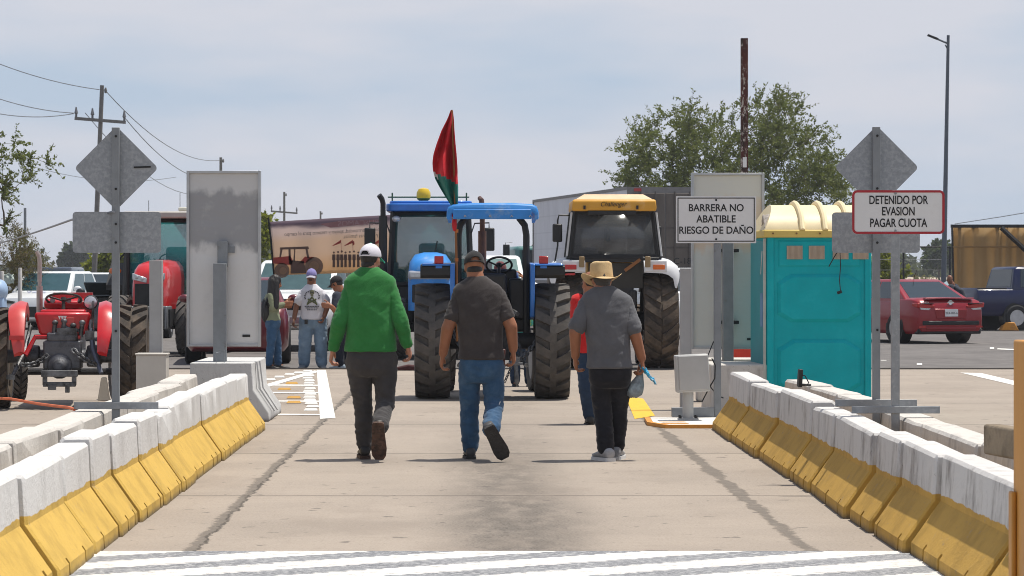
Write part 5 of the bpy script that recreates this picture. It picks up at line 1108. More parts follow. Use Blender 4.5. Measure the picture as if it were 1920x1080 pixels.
b = MB(); b.b2((-.02, -.02, zb_t - .1), (2.57, .04, zt_t + .03)); b.b2((-.03, .0, zt_t - .06), (.0, ln + .02, zt_t + .04)); b.b2((-.03, ln - .1, zb_t), (.02, ln + .03, zt_t + .04)); b.b2((-.02, .1, zb_t - .1), (-.001, ln, zb_t + .12)); b.build('edge_frame', M('trailer_edge', (.20, .19, .185), .6), t)
for s in (0, 1):
    b = MB().b2((.12 + s * 1.16, -.05, zb_t + .08), (.12 + s * 1.16 + 1.12, -.021, zt_t - .18)); dr = b.build('rear_door', m_trr, t, bevel=.01)
    b = MB()
    for x in (.30, .80): b.tube([(.12 + s * 1.16 + x, -.08, zb_t + .05), (.12 + s * 1.16 + x, -.08, zt_t - .12)], .025, 6)
    b.build('lock_rods', M('rod', (.10, .085, .075), .6), dr)['kind'] = 'stuff'
    b = MB()
    for zz in (1.7, 2.35, 3.0): b.b2((.14 + s * 1.16, -.065, zz), (.12 + s * 1.16 + 1.1, -.051, zz + .06))
    b.build('hinge_bars', M('dark_bar', (.09, .075, .065), .6), dr)['kind'] = 'stuff'
text_mesh('C-18', .30, m_ink, 'lettering', t, (1.83, -.10, zt(490, 94.)), rot=(R(90), 0, 0))
MB().b2((.2, -.05, zt_t - .12), (.45, -.03, zt_t - .02)).build('marker_lamp', m_redlamp, t)
for y in (1.2, 2.5):
    for s in (.25, 2.3): car_wheel(t, s, y, .5, .5)
MB().b2((.4, .3, .55), (2.1, ln - .3, 1.05)).build('undercarriage', m_dark, t)
t = thing('semi_truck', 'truck cab with tall black mirror seen through the canopy of the blue tractor', 'truck', (lx(985, 112), 112, 0), R(10))
m_trk = M('truck_green', (.06, .18, .17), .4, coat=.4)
MB().b2((-.35, .2, 1.0), (2.1, 2.6, 2.6)).build('cab', m_trk, t, bevel=.15); MB().b2((-.1, .1, 1.75), (1.9, .21, 2.45)).build('rear_window', m_glass, t); MB().b2((.1, -1.0, .5), (1.6, 4, 1.0)).build('chassis', m_dark, t)
for s in (0., 1.8): car_wheel(t, s, 2.2, .5, .35)
mirror(t, [(-.35, .9, 2.75), (-.62, .9, 2.75), (-.62, .9, 1.2), (-.35, .9, 1.3)], (-.60, .86, 2.2), (.26, .12, .95))
MB().ell((-.45, .8, 1.7), (.16, .16, .35)).build('air_cleaner', m_chrome, t)

# ------------------------------------------------------------------ protest banner
Yn = 54.3
t = thing('banner', 'cloth banner with printed tractor, crowd and mirrored words seen from its back', 'banner', (lx(612, Yn), Yn, 0))
ln_ = lambda px, py, dy=0.: Vector((lx(px, Yn) - t.location.x, dy, zt(py, Yn)))
def banner_mat():
    m, N, Lk, b = node_mat('printed_cloth'); co = N.new('ShaderNodeTexCoord').outputs['Object']; sp = N.new('ShaderNodeSeparateXYZ'); Lk(co, sp.inputs[0]); z = sp.outputs[2]
    n = noisen(N, Lk, mapn(N, Lk, co, (.6, 1, 1.6)), 2.2, 5)
    zz = mathn(N, Lk, 'ADD', mathn(N, Lk, 'SUBTRACT', z, mathn(N, Lk, 'MULTIPLY', sp.outputs[0], .045)), mathn(N, Lk, 'MULTIPLY', mathn(N, Lk, 'SUBTRACT', n, .5), .22))
    za, zb = ln_(0, 515).z, ln_(0, 410).z
    c = mixc(N, Lk, sstep(N, Lk, zz, za, za + .5), (.84, .62, .40), (.88, .72, .58)); c = mixc(N, Lk, sstep(N, Lk, zz, zb - .42, zb - .22), c, (.88, .76, .70)); c = mixc(N, Lk, sstep(N, Lk, zz, zb - .20, zb - .08), c, (.33, .27, .31))
    Lk(c, b.inputs['Base Color']); b.inputs['Roughness'].default_value = .85; backlit(m, c, .8); return m
TL, TR, BR, BL = (505, 416), (745, 402), (745, 509), (514, 516)
def bpos(u, v, off=0.):
    x = (TL[0] + (TR[0] - TL[0]) * u) * (1 - v) + (BL[0] + (BR[0] - BL[0]) * u) * v; y = (TL[1] + (TR[1] - TL[1]) * u) * (1 - v) + (BL[1] + (BR[1] - BL[1]) * u) * v
    return ln_(x, y, off + .02 * math.sin(u * 9 + v * 2) + .012 * math.sin(u * 23))
cl = MB().grid(lambda u, v: bpos(u, v), 48, 16).build('banner_cloth', banner_mat(), t, angle=80, solid=.003)
def decal(name, polys, mat):
    b = MB()
    for poly in polys:
        b.prism([(lx(p, Yn) - t.location.x, zt(q, Yn)) for p, q in poly], 'y', -.040, -.036)
    return b.build(name, mat, cl)
def circ(x, y, r, n=20): return [(x + r * math.cos(2 * math.pi * k / n), y + r * math.sin(2 * math.pi * k / n)) for k in range(n)]
m_pr, m_pd, m_pg, m_pt = [backlit(M(n_, c_, .85), c_, .75) for n_, c_ in (('print_red', (.58, .20, .18)), ('print_dark', (.32, .26, .24)), ('print_grey', (.44, .37, .32)), ('print_tan', (.70, .54, .38)))]
decal('printed_hood', [[(512, 483), (545, 480), (550, 490), (546, 497), (512, 494)], [(562, 492), (572, 481), (590, 482), (584, 486), (572, 494)]], m_pr)
decal('printed_cab', [[(525, 464), (578, 462), (580, 467), (525, 468)], [(526, 468), (530, 468), (527, 482), (524, 482)], [(541, 467), (545, 467), (546, 495), (542, 495)], [(552, 467), (554, 467), (553, 490), (550, 490)], [(573, 467), (577, 467), (580, 484), (576, 484)], [(545, 488), (570, 490), (575, 512), (545, 513)]], m_pd)
decal('printed_wheel', [circ(589, 499, 17), circ(529, 507, 14)], m_pg); 
b = MB()
for x, y, r in ((589, 499, 9), (531, 508, 7)): b.prism([(lx(p, Yn) - t.location.x, zt(q, Yn)) for p, q in circ(x, y, r)], 'y', -.043, -.0405)
b.build('printed_rims', m_pt, cl)['kind'] = 'stuff'
for i, x in enumerate((626, 634, 641, 648, 656, 664, 672)):
    decal('printed_figure', [circ(x, 473.5 - (i % 3), 1.9, 10), [(x - 2.9, 477), (x + 2.9, 477), (x + 3.3, 487), (x + 2.2, 488), (x + 2.4, 501), (x - 2.4, 501), (x - 2.2, 488), (x - 3.3, 487)]], m_pd)
for x in (633, 655, 704): decal('printed_flag', [[(x - 10, 461), (x + 6, 450), (x + 6, 456), (x - 8, 461)], [(x + 6, 450), (x + 6.8, 450), (x + 7.5, 474), (x + 6.7, 474)]], m_pr)
decal('printed_flag', [[(661, 454), (664, 451), (665, 458), (661, 461)]], m_pr)
decal('printed_brush', [[(600, 420), (640, 414), (700, 412), (720, 414), (680, 421), (620, 427)]], M('print_brush', (.33, .17, .17), .85))
sl_ = R(-3.2)
for s, px, py, sz, al, mt in (('BUSCAMOS', 672, 418.5, .155, 'CENTER', M('print_pale', (.42, .28, .28), .85)), ('dignidad, hermandad, apoyo y respeto para el campo', 628, 434.5, .105, 'CENTER', m_pd), ('y nuestras familias.', 676, 442, .105, 'CENTER', m_pd)):
    v = ln_(px, py); text_mesh(s, sz, mt, 'lettering', cl, (v.x, -.046, v.z), rot=(R(90), -R(3.1), 0), mirror=True, xs=.98 if sz > .12 else .86)
b = MB().tube([ln_(503, 408), ln_(508, 450), ln_(514, 520), ln_(514, 640)], .02, 6); b.build('banner_pole', m_black, t)
# ------------------------------------------------------------------ people
def fabric(name, col, var=.10, rough=.85, weave=140, col2=None, bump=.18, thr=(.5, .75)):
    m = M(name, col, rough, 0, var, 7, bump, weave, col2=col2, thr=thr, scale2=5, spec=.2); m.node_tree.nodes['Principled BSDF'].inputs['Sheen Weight'].default_value = .12; return m
def skin_mat(name, c):
    m = M(name, c, .5, 0, .12, 14, .06, 120, col2=(c[0] * .8, c[1] * .55, c[2] * .5), thr=(.55, .8), scale2=9, spec=.4); b = m.node_tree.nodes['Principled BSDF']
    b.inputs['Subsurface Weight'].default_value = .08; b.inputs['Subsurface Radius'].default_value = (.012, .005, .003); return m
m_skinA = skin_mat('skin_ruddy', (.40, .185, .12)); m_skinB = skin_mat('skin_brown', (.30, .125, .065)); m_skinC = skin_mat('skin_dark_tan', (.20, .085, .048))
m_hair = M('black_hair', (.012, .010, .009), .5, 0, .3, 30, .3, 90, stretch=(1, 1, .2))
m_jeans = fabric('blue_denim', (.035, .085, .165), .25, .85, 200, (.085, .15, .23)); m_jeansL = fabric('light_denim', (.15, .22, .30), .2, .85, 150, (.24, .31, .38))
m_sole = M('dark_rubber_sole', (.03, .025, .022), .8, 0, .3, 30, .4, 90); m_eye = M('eye_dark', (.02, .015, .012), .2)

def fold(amp, sx, sz, seed, lo=-9., hi=9., tw=.0):
    def f(c):
        k = 1.0 if lo <= c.z <= hi else .35
        p = Vector((c.x * sx + c.z * tw + seed, c.y * sx, c.z * sz + c.x * tw * 1.4)); n = noise.noise(p); r = 1 - abs(noise.noise(p * 1.9 + Vector((3, 7, seed)))) * 2.6
        return amp * k * (n * .8 + r * .45)
    return f
def remesh(name, mb, vox, it, mat, parent, folds=None, loc=None, cut=None):
    me = mb.mesh(name, mat, 0); o = bpy.data.objects.new(name, me); COL.objects.link(o)
    a = o.modifiers.new('r', 'REMESH'); a.mode = 'VOXEL'; a.voxel_size = vox; a.adaptivity = 0
    b = o.modifiers.new('s', 'SMOOTH'); b.factor = .5; b.iterations = it
    dg = bpy.context.evaluated_depsgraph_get(); dg.update(); me2 = bpy.data.meshes.new_from_object(o.evaluated_get(dg)); bpy.data.objects.remove(o); bpy.data.meshes.remove(me)
    if folds:
        nr = [v.normal.copy() for v in me2.vertices]
        for v, n in zip(me2.vertices, nr):
            d = sum(f(v.co) for f in folds); v.co = v.co + n * d
    me2.name = name; me2.materials.clear(); me2.materials.append(mat); me2.polygons.foreach_set('use_smooth', [True] * len(me2.polygons)); me2.update()
    ob = bpy.data.objects.new(name, me2); COL.objects.link(ob); ob.parent = parent
    if loc is not None: ob.location = loc
    return ob
def ring(c, hw, hd, yaw, n=30, e=2.4):
    pts = []
    for k in range(n):
        a = 2 * math.pi * k / n; ca, sa = math.cos(a), math.sin(a)
        x = hw * math.copysign(abs(ca) ** (2 / e), ca); y = hd * math.copysign(abs(sa) ** (2 / e), sa)
        pts.append(Vector((c[0] + x * math.cos(yaw) + y * math.sin(yaw), c[1] - x * math.sin(yaw) + y * math.cos(yaw), c[2])))
    return pts
def chainc(b, pts, rs, n=14):
    for (p, q), (r, s) in zip(zip(pts, pts[1:]), zip(rs, rs[1:])): b.cap(p, q, r, s, n)
def hand(b, w, d, t, pn, curl=(.35, .45, .35), sc_=1., grip=0.):
    d = d.normalized(); t = (t - d * t.dot(d)).normalized(); pn = (pn - d * pn.dot(d) - t * pn.dot(t)).normalized()
    for off in (.030, .010, -.010, -.028): b.cap(w + t * off * .55 * sc_, w + (d * .088 + t * off) * sc_, .0165 * sc_, .0135 * sc_, 8)
    for off, ln, kx in ((.031, .074, 0), (.0105, .083, .08), (-.0105, .077, .16), (-.030, .060, .26)):
        p = w + (d * .090 + t * off) * sc_; a = 0
        for fr, c in zip((.46, .30, .24), curl):
            a += c * (1 + kx) + grip; dr = (d * math.cos(a) + pn * math.sin(a)).normalized(); q = p + dr * ln * fr * sc_; b.cap(p, q, .0096 * sc_, .0086 * sc_, 8); p = q
    p = w + (d * .022 + t * .028) * sc_; a = 0
    for ln, th in ((.042, .75), (.032, .5), (.026, .35)):
        dr = (d * math.cos(th) + t * math.sin(th) + pn * (.35 + grip * .5)).normalized(); q = p + dr * ln * sc_; b.cap(p, q, .0125 * sc_, .0095 * sc_, 8); p = q
def shoe(parent, ank, yaw, pitch, m_up, m_so, k=1., hgt=.10, roll=0.):
    mt = Matrix.Translation(ank) @ Matrix.Rotation(roll, 4, 'Y') @ Matrix.Rotation(-yaw, 4, 'Z') @ Matrix.Rotation(-pitch, 4, 'X') @ Matrix.Translation((0, 0, -hgt)) @ Matrix.Scale(k, 4)
    S_ = [(-.085, .026, .07), (-.075, .037, .095), (-.03, .040, .105), (.02, .041, .10), (.07, .046, .078), (.12, .050, .062), (.165, .044, .052), (.195, .024, .040)]
    b = MB(); rings = []
    for y, hw, h in S_: rings.append([Vector((hw * math.copysign(abs(math.cos(2 * math.pi * q / 16)) ** .7, math.cos(2 * math.pi * q / 16)), y, .022 + (h - .022) * (.5 + .5 * math.sin(2 * math.pi * q / 16)))) for q in range(16)])
    b.loft(rings).xf(mt); o = b.build('shoe', m_up, parent, angle=60)
    b = MB(); rings = []
    for y, hw, h in S_: rings.append([(-hw - .005, y * 1.03, 0), (hw + .005, y * 1.03, 0), (hw + .004, y * 1.03, .026), (-hw - .004, y * 1.03, .026)])
    b.loft(rings).xf(mt); b.build('sole', m_so, o, angle=30); return o
def headset(b, c, Rm, k=.93, neck=None, nr=.066, beard=False):
    T = lambda x, y, z: c + Rm @ Vector((x * k, y * k, z * k))
    rk = lambda *r: tuple(q * k for q in r)
    b.ell(T(0, -.012, .03), rk(.077, .097, .095), Rm); b.ell(T(0, .028, -.045), rk(.060, .072, .078), Rm); b.ell(T(0, .062, -.098), rk(.032, .030, .026), Rm); b.ell(T(0, .07, .012), rk(.055, .025, .022), Rm)
    b.cap(T(0, .088, .01), T(0, .112, -.035), .012 * k, .016 * k, 8); b.ell(T(0, .09, -.068), rk(.026, .014, .012), Rm)
    for s in (-1, 1): b.ell(T(s * .078, -.008, -.012), rk(.011, .026, .034), Rm, 10, 8); b.ell(T(s * .04, .06, -.035), rk(.024, .02, .022), Rm)
    if neck is not None: b.cap(T(0, -.02, -.045), neck, nr, nr * 1.12, 16)
    return T
def face(parent, T, Rm, k=.93, brow=True, moust=None):
    for s in (-1, 1):
        b = MB().ell(T(s * .031, .086, -.004), (.011 * k, .008 * k, .006 * k), Rm, 8, 6); b.build('eye', m_eye, parent)
        if brow: MB().box(T(s * .032, .093, .018), (.036 * k, .008, .008), Rm.to_euler()).build('eyebrow', m_hair, parent)
    MB().box(T(0, .098, -.071), (.045 * k, .010, .006), Rm.to_euler()).build('mouth', M('lip', (.20, .07, .05), .5), parent)
    if moust: MB().ell(T(0, .099, -.056), (.032 * k, .012, .012 * k), Rm, 10, 6).build('moustache', moust, parent)
def ball_cap(parent, T, Rm, m_dome, m_brim, k=.93, back=True, m_in=None, tilt=0.):
    b = MB()
    def P(u, v):
        az = 2 * math.pi * u; pol = R(97) * v; rr = math.sin(pol); return T(.0895 * rr * math.sin(az) * (1 - .02 * v), -.010 + .114 * rr * math.cos(az), .030 + .104 * math.cos(pol) - .0 + (.004 if v < .04 else 0))
    def keep(u, v):
        az = abs((u * 360 + 180) % 360 - 180); q = 180 - az; return not (back and q < 27 and .60 < v < .93 and v > .93 - .21 * math.sqrt(max(0, 1 - (q / 27) ** 2)))
    b.grid(P, 48, 30, keep=keep); cp = b.build('cap', m_dome, parent, solid=.004, angle=70)
    b = MB()
    def Q(u, v):
        a = R(-62 + 124 * u); r = 1 + .72 * v * math.cos(a) ** .5 if math.cos(a) > 0 else 1; x = .085 * math.sin(a) * (1 + .08 * v); y = .01 + .100 * math.cos(a) + .075 * v * math.cos(a * .75)
        return T(x, y, .020 - .012 * v - 2.6 * x * x * (1 + v * .5) - .012 * v)
    b.grid(Q, 20, 8); b.build('brim', m_brim, cp, solid=.005, angle=70)
    MB().lathe([(.003, .0), (.009, -.002), (.008, .005), (.003, .008)], n=10).xf(Matrix.Translation(T(0, -.010, .135)) @ Rm.to_4x4()).build('cap_button', m_brim, cp)
    return cp
def person(label, px, Y, gy, J, rows, group=None, yaw=0., hyaw=0., hpitch=0., skin=None, shirt=None, pants=None, sleeve=1., hip=(.19, .14), legr=(.105, .085, .072), armr=(.058, .048, .036), slr=(.078, .066, .055),
           shoes=((0, 0), (0, 0)), m_shoe=None, m_so=None, hands=True, vox=.0075, hk=.93, folds=True, crotch=None, gvox=.010, cuff=.0, curl=(.55, .75, .5), shoek=(1, 1), hipdy=0.):
    s = sc(Y); base = Vector((lx(px, Y), Y, 0))
    def P(a): return Vector(((a[0] - px) / s, a[2] if len(a) > 2 else 0., (gy - a[1]) / s))
    j = {k: P(v) for k, v in J.items() if k[:2] != 'hd'}; f = Vector((math.sin(yaw), math.cos(yaw), 0)); rt = Vector((math.cos(yaw), -math.sin(yaw), 0))
    Rm = Euler((-hpitch, 0, -hyaw), 'XYZ').to_matrix()
    Rm = Matrix.Rotation(-hyaw, 3, 'Z') @ Matrix.Rotation(-hpitch, 3, 'X')
    b = MB(); T = headset(b, j['head'], Rm, hk, j['neck'])
    R0 = [(P((r[0], r[1], r[4] if len(r) > 4 else 0.)), r[2], r[3]) for r in rows]
    b.loft([ring(c, max(.03, w_ - .022), max(.03, d_ - .022), yaw) for c, w_, d_ in R0])
    pel = (j['hipL'] + j['hipR']) / 2; b.ell(pel + Vector((0, 0, .08)), (hip[0] - .06, hip[1] - .06, .07))
    for q in 'LR':
        chainc(b, [j['sh' + q], j['el' + q], j['wr' + q]], armr)
        chainc(b, [j['hip' + q], j['kn' + q], j['an' + q]], [legr[0] - .028, legr[1] - .026, .042])
        b.cap(j['an' + q], j['an' + q] + f * .05 - Vector((0, 0, .03)), .035, .03)
        if hands:
            d = (j['wr' + q] - j['el' + q]).normalized(); inw = (pel - j['wr' + q]); inw.z = 0; inw = inw.normalized() if inw.length > .01 else rt
            hd = J.get('hd' + q); hand(b, j['wr' + q], (d if hd is None else Vector(hd[0])), (f * .9 - inw * .1 if hd is None else Vector(hd[1])), (inw * .8 - f * .55 if hd is None else Vector(hd[2])), curl if hd is None or len(hd) < 4 else hd[3], 1.14)
    me = remesh('person', b, vox, 2, skin, None); me.location = base; tag(me, label, 'person', group)
    # shirt
    b = MB(); c0, w0, d0 = R0[0]; b.loft([ring(c0 - Vector((0, 0, .018)), w0 + .012, d0 + .014, yaw), ring(c0, w0 + .010, d0 + .012, yaw)] + [ring(c, w_, d_, yaw) for c, w_, d_ in R0[1:]])
    sd = px * .37
    sh = remesh('shirt', b, gvox, 3, shirt, me, [fold(.007, 3.0, 4.2, sd, tw=1.2), fold(.0035, 7, 12, sd + 5, tw=-4)] if folds else None)
    for q in 'LR':
        a, e, w_ = j['sh' + q], j['el' + q], j['wr' + q]; b = MB()
        if sleeve >= 1: chainc(b, [a.lerp(pel + Vector((0, 0, .5)), .12), a, a.lerp(e, .5), e, e.lerp(w_, .5), w_.lerp(e, .04 + cuff)], [slr[0] * .9, slr[0], (slr[0] + slr[1]) / 2, slr[1], (slr[1] + slr[2]) / 2, slr[2]])
        else: chainc(b, [a.lerp(pel + Vector((0, 0, .5)), .12), a, a.lerp(e, sleeve)], [slr[0] * .9, slr[0], slr[1]])
        remesh('sleeve', b, gvox, 3, shirt, sh, [fold(.006, 6, 9, sd + 3, tw=3.), fold(.006, 9, 20, sd + 1, tw=-3)] if folds else None)
    # trousers
    b = MB(); hz = pel.z; top = (R0[0][0] + Vector((0, 0, .06)))
    b.loft([ring((pel.x, pel.y + hipdy, hz - .13), hip[0] * .80, hip[1] * .62, yaw), ring((pel.x, pel.y + hipdy, hz - .07), hip[0] * .95, hip[1] * .88, yaw), ring((pel.x, pel.y, hz + .015), hip[0] * .985, hip[1] * .985, yaw), ring((top.x, top.y, top.z - .05), hip[0] * .92, hip[1] * .92, yaw), ring((top.x, top.y, top.z + .03), hip[0] * .80, hip[1] * .80, yaw)])
    for q in 'LR':
        h_, k_, a_ = j['hip' + q], j['kn' + q], j['an' + q]
        chainc(b, [h_, h_.lerp(k_, .5), k_, k_.lerp(a_, .5), a_ + (a_ - k_).normalized() * (-.012 if shoes['LR'.index(q)][1] == 0 else -.035)], [legr[0], (legr[0] + legr[1]) / 2 + .004, legr[1], (legr[1] + legr[2]) / 2, legr[2]], 18)
    kz = j['knL'].z
    tr = remesh('trousers', b, gvox, 4, pants, me, [fold(.008, 5, 9, sd + 2, tw=2.), fold(.007, 9, 22, sd + 9, -1, kz + .12, tw=3.)] if folds else None)
    for i, q in enumerate('LR'): shoe(me, j['an' + q], shoes[i][0], shoes[i][1], m_shoe, m_so or m_sole, shoek[i], roll=shoes[i][2] if len(shoes[i]) > 2 else 0.)
    return me, T, Rm, j, P
m_blkshoe = M('black_shoe', (.02, .018, .017), .5, 0, .3, 12); m_brsole = M('brown_sole', (.075, .04, .028), .75, 0, .4, 14, .5, 60, col2=(.03, .018, .014), thr=(.45, .6), scale2=20)

# man in green
m_green = fabric('green_jersey', (.028, .175, .042), .10, .8, 160, (.04, .215, .06)); m_charcoal = fabric('charcoal_trousers', (.050, .047, .048), .15, .85, 180, (.070, .066, .066))
m_capw = fabric('white_cap_mesh', (.62, .60, .66), .06); m_capg = fabric('green_brim', (.01, .28, .18), .06)
J = dict(head=(695, 486, .02), neck=(694, 516, -.01), shL=(663, 540), elL=(638, 604, -.06), wrL=(625, 653, .02), shR=(726, 538), elR=(751, 603, -.06), wrR=(763, 645, .0), hipL=(672, 676), hipR=(722, 676), knL=(680, 758, .08), anL=(683, 838, .10), knR=(722, 758, .0), anR=(714, 800, -.34))
rows = [(695, 655, .204, .150), (695, 640, .205, .155), (694, 610, .200, .160), (693, 580, .200, .155), (694, 556, .208, .145), (694, 538, .214, .130), (694, 526, .208, .120), (694, 518, .182, .110), (694, 512, .140, .098), (693, 506, .098, .086), (693, 501, .074, .074)]
me, T, Rm, j, P = person('man in green long sleeved top and charcoal trousers walking away on the left', 690, 23.0, 862, J, rows, 'men walking up the lane', 0., R(26), R(4), m_skinA, m_green, m_charcoal, 1., (.207, .155), (.106, .073, .066), slr=(.076, .066, .048), shoes=((R(-6), 0), (R(4), R(68))), m_shoe=m_blkshoe, m_so=m_brsole, shoek=(1.05, 1.12))
MB().ell(T(0, -.018, .020), (.083 * .93, .100 * .93, .098 * .93), Rm).ell(T(0, -.036, -.050), (.062, .062, .056), Rm).build('hair', m_hair, me)
ball_cap(me, T, Rm, m_capw, m_capg)
MB().ell(T(0, .05, -.07), (.058, .055, .052), Rm).build('beard', M('short_beard', (.10, .04, .02), .8), me); face(me, T, Rm)
MB().lathe([(.078, -.012), (.086, -.006), (.084, .008), (.074, .012)], P((694, 515, -.005)), n=28, closed=True).build('collar', m_green, me)

# man in brown-black shirt
m_brown = fabric('dark_taupe_shirt', (.048, .041, .040), .12, .8, 160, (.066, .058, .057))
J = dict(head=(889, 500, .03), neck=(893, 529, -.01), shL=(864, 558), elL=(839, 616, -.06), wrL=(831, 662, .0), shR=(932, 555), elR=(958, 612, -.06), wrR=(962, 654, -.02), hipL=(881, 688), hipR=(924, 688), knL=(880, 762, .10), anL=(882, 840, .12), knR=(926, 762, .0), anR=(920, 804, -.32))
rows = [(902, 669, .178, .145), (902, 655, .178, .148), (901, 625, .180, .150), (900, 595, .192, .148), (899, 572, .202, .140), (898, 554, .206, .126), (897, 543, .198, .116), (896, 535, .172, .106), (895, 529, .132, .096), (895, 523, .094, .084), (894, 518, .070, .070)]
me, T, Rm, j, P = person('man in dark short sleeved shirt, blue jeans and black cap walking away in the middle', 898, 23.0, 862, J, rows, 'men walking up the lane', 0., R(-6), R(12), m_skinB, m_brown, m_jeans, .62, (.182, .145), (.094, .075, .070), slr=(.072, .070, .055), shoes=((R(-4), 0), (R(0), R(62), R(-27))), m_shoe=M('grey_sneaker', (.06, .06, .065), .6), m_so=M('charcoal_sole', (.035, .033, .033), .8, 0, .3, 25, .5, 60), shoek=(1.02, 1.15), armr=(.060, .052, .038))
MB().ell(T(0, -.026, -.040), (.066, .072, .050), Rm).build('hair', m_hair, me)
m_capk = fabric('black_cap', (.022, .021, .022), .1); ball_cap(me, T, Rm, m_capk, m_capk); face(me, T, Rm)
MB().lathe([(.076, -.012), (.086, -.008), (.080, .014), (.070, .012)], P((894, 533, -.005)), n=28, closed=True).build('collar', m_brown, me)
MB().box(P((943, 672, .02)), (.035, .06, .15), (0, R(4), 0)).build('phone_holster', M('brown_leather', (.09, .03, .025), .5), me, bevel=.01)
for x0, x1 in ((868, 893), (908, 936)):
    b = MB(); yb_ = -.150
    for (p, q), (r, t_) in (((x0, 686), (x1, 686)), ((x0, 686), (x0 + 2, 712)), ((x1, 686), (x1 - 2, 712))): b.tube([P((p, q, yb_)), P((r, t_, yb_ - .004))], .0025, 4)
b = MB().tube([P((938, 752, -.09)), P((932, 765, -.095))], .004, 4); b.build('torn_thread', m_plate, me)

# man in grey t-shirt with straw hat
m_greyt = fabric('grey_tshirt', (.105, .106, .115), .10, .85, 150, (.135, .135, .145)); m_blackp = fabric('black_trousers', (.014, .014, .018), .2, .8, 160, (.028, .028, .034))
J = dict(head=(1128, 526, .02), neck=(1130, 550, -.01), shL=(1101, 573), elL=(1078, 624, -.05), wrL=(1079, 668, .02), shR=(1170, 570), elR=(1190, 628, -.05), wrR=(1203, 673, .0), hipL=(1124, 698), hipR=(1163, 698), knL=(1130, 768, .04), anL=(1136, 842, -.06), knR=(1162, 768, .10), anR=(1158, 842, .14),
         hdR=((.12, .05, -1), (0, 1, 0), (-.75, -.5, 0), (.75, .9, .7)))
rows = [(1143, 688, .176, .150), (1142, 675, .176, .155), (1141, 645, .176, .160), (1139, 615, .184, .155), (1137, 588, .198, .145), (1136, 571, .204, .130), (1136, 560, .198, .118), (1135, 553, .172, .108), (1134, 547, .132, .096), (1133, 542, .094, .084), (1133, 538, .070, .070)]
me, T, Rm, j, P = person('man in grey t-shirt and straw hat walking away on the right with plastic bags', 1137, 22.9, 865, J, rows, 'men walking up the lane', 0., R(-10), R(10), m_skinB, m_greyt, m_blackp, .78, (.180, .15), (.090, .072, .066), slr=(.072, .076, .055), shoes=((R(-22), 0), (R(10), 0)), m_shoe=M('pale_grey_sneaker', (.34, .34, .35), .7, 0, .3, 12), m_so=M('white_sole', (.6, .6, .6), .7), shoek=(1.08, 1.08), armr=(.058, .050, .037))
MB().ell(T(0, -.018, .015), (.077, .093, .088), Rm).ell(T(0, -.036, -.045), (.062, .060, .046), Rm).build('hair', M('greying_hair', (.05, .045, .04), .7), me); face(me, T, Rm)
m_straw = M('straw', (.52, .37, .19), .8, 0, .10, 12, .35, 120, col2=(.40, .26, .12), thr=(.5, .75), scale2=20)
b = MB()
def hatf(u, v):
    a = 2 * math.pi * u; sa, ca = math.sin(a), math.cos(a)
    if v < .55:
        q = v / .55
        if q < .4: r = q / .4 * .86; z = .144 - .036 * math.exp(-(sa * r / .30) ** 2) * max(0, 1 - r * r) - .012 * r ** 4
        elif q < .55: w_ = (q - .4) / .15; r = .86 + .14 * math.sin(w_ * math.pi / 2); z = .132 - .024 * w_ ** 2
        else: w_ = (q - .55) / .45; r = 1 + .08 * w_; z = .108 - .114 * w_
        pin = 1 - .16 * max(0, ca) ** 2 * max(0, min(1, (z - .01) / .1)); return T(.094 * r * sa * pin, .106 * r * ca, z + .012)
    q = (v - .55) / .45; kx = 1.08 + q * .78; ky = 1.08 + q * .66; return T(.094 * kx * sa, .106 * ky * ca, .006 + .044 * q * q * abs(sa) ** 2.4 - .030 * q * ca * ca)
b.grid(hatf, 64, 40); ht = b.build('straw_hat', m_straw, me, solid=.004, angle=60)
MB().lathe([(.094, .010), (.0985, .010), (.0965, .030), (.092, .030)], n=40, closed=True).xf(Matrix.Translation(T(0, 0, .008)) @ Rm.to_4x4() @ Matrix.Diagonal((.98, 1.09, 1, 1))).build('hat_band', m_straw, ht)
# plastic bags in his hand
m_bag = M('grey_translucent_bag', (.30, .38, .42), .35, 0, .2, 20, .5, 60, alpha=.82, col2=(.16, .19, .22), thr=(.42, .6), scale2=14); m_bagb = M('blue_bag', (.05, .42, .68), .3, 0, .25, 25, .4, 60, alpha=.9, col2=(.55, .70, .78), thr=(.5, .62), scale2=22)
Yg = 22.92; t = thing('plastic_bag', 'tied pale grey plastic bag hanging from the right hand of the man in grey', 'bag', W(1203, 690, Yg))
loc_ = lambda px, py, dy=0.: W(px, py, Yg) + Vector((0, dy, 0)) - t.location
b = MB(); rings = []
for py, cx, hw, hd in ((692, 1204, .010, .010), (700, 1201, .020, .018), (710, 1198, .036, .03), (722, 1193, .060, .05), (733, 1189, .073, .06), (740, 1188, .064, .055), (745, 1188, .03, .03)):
    c = loc_(cx, py); rings.append([c + Vector((hw * math.cos(2 * math.pi * k / 24) * (1 + .10 * math.sin(k * 2.3 + py)), hd * math.sin(2 * math.pi * k / 24) * (1 + .10 * math.cos(k * 1.9)), .006 * math.sin(k * 1.3 + py))) for k in range(24)])
b.loft(rings); b.build('bag_body', m_bag, t, angle=60)
t2 = thing('plastic_bag', 'crumpled bright blue plastic bag sticking out beside the right hand of the man in grey', 'bag', W(1203, 690, Yg)); b = MB()
def bl(u, v):
    a = 2 * math.pi * u; c = loc_(1206 + 20 * v, 686 + 26 * v + 6 * math.sin(v * 3)); r = .016 + .060 * math.sin(math.pi * min(1, v * 1.15)) * (1 + .5 * noise.noise((u * 6, v * 6, 2))); return c + Vector((r * math.cos(a) * .8, r * math.sin(a), r * math.cos(a) * -.8 + .03 * noise.noise((math.cos(a) * 2, math.sin(a) * 2, v * 7))))
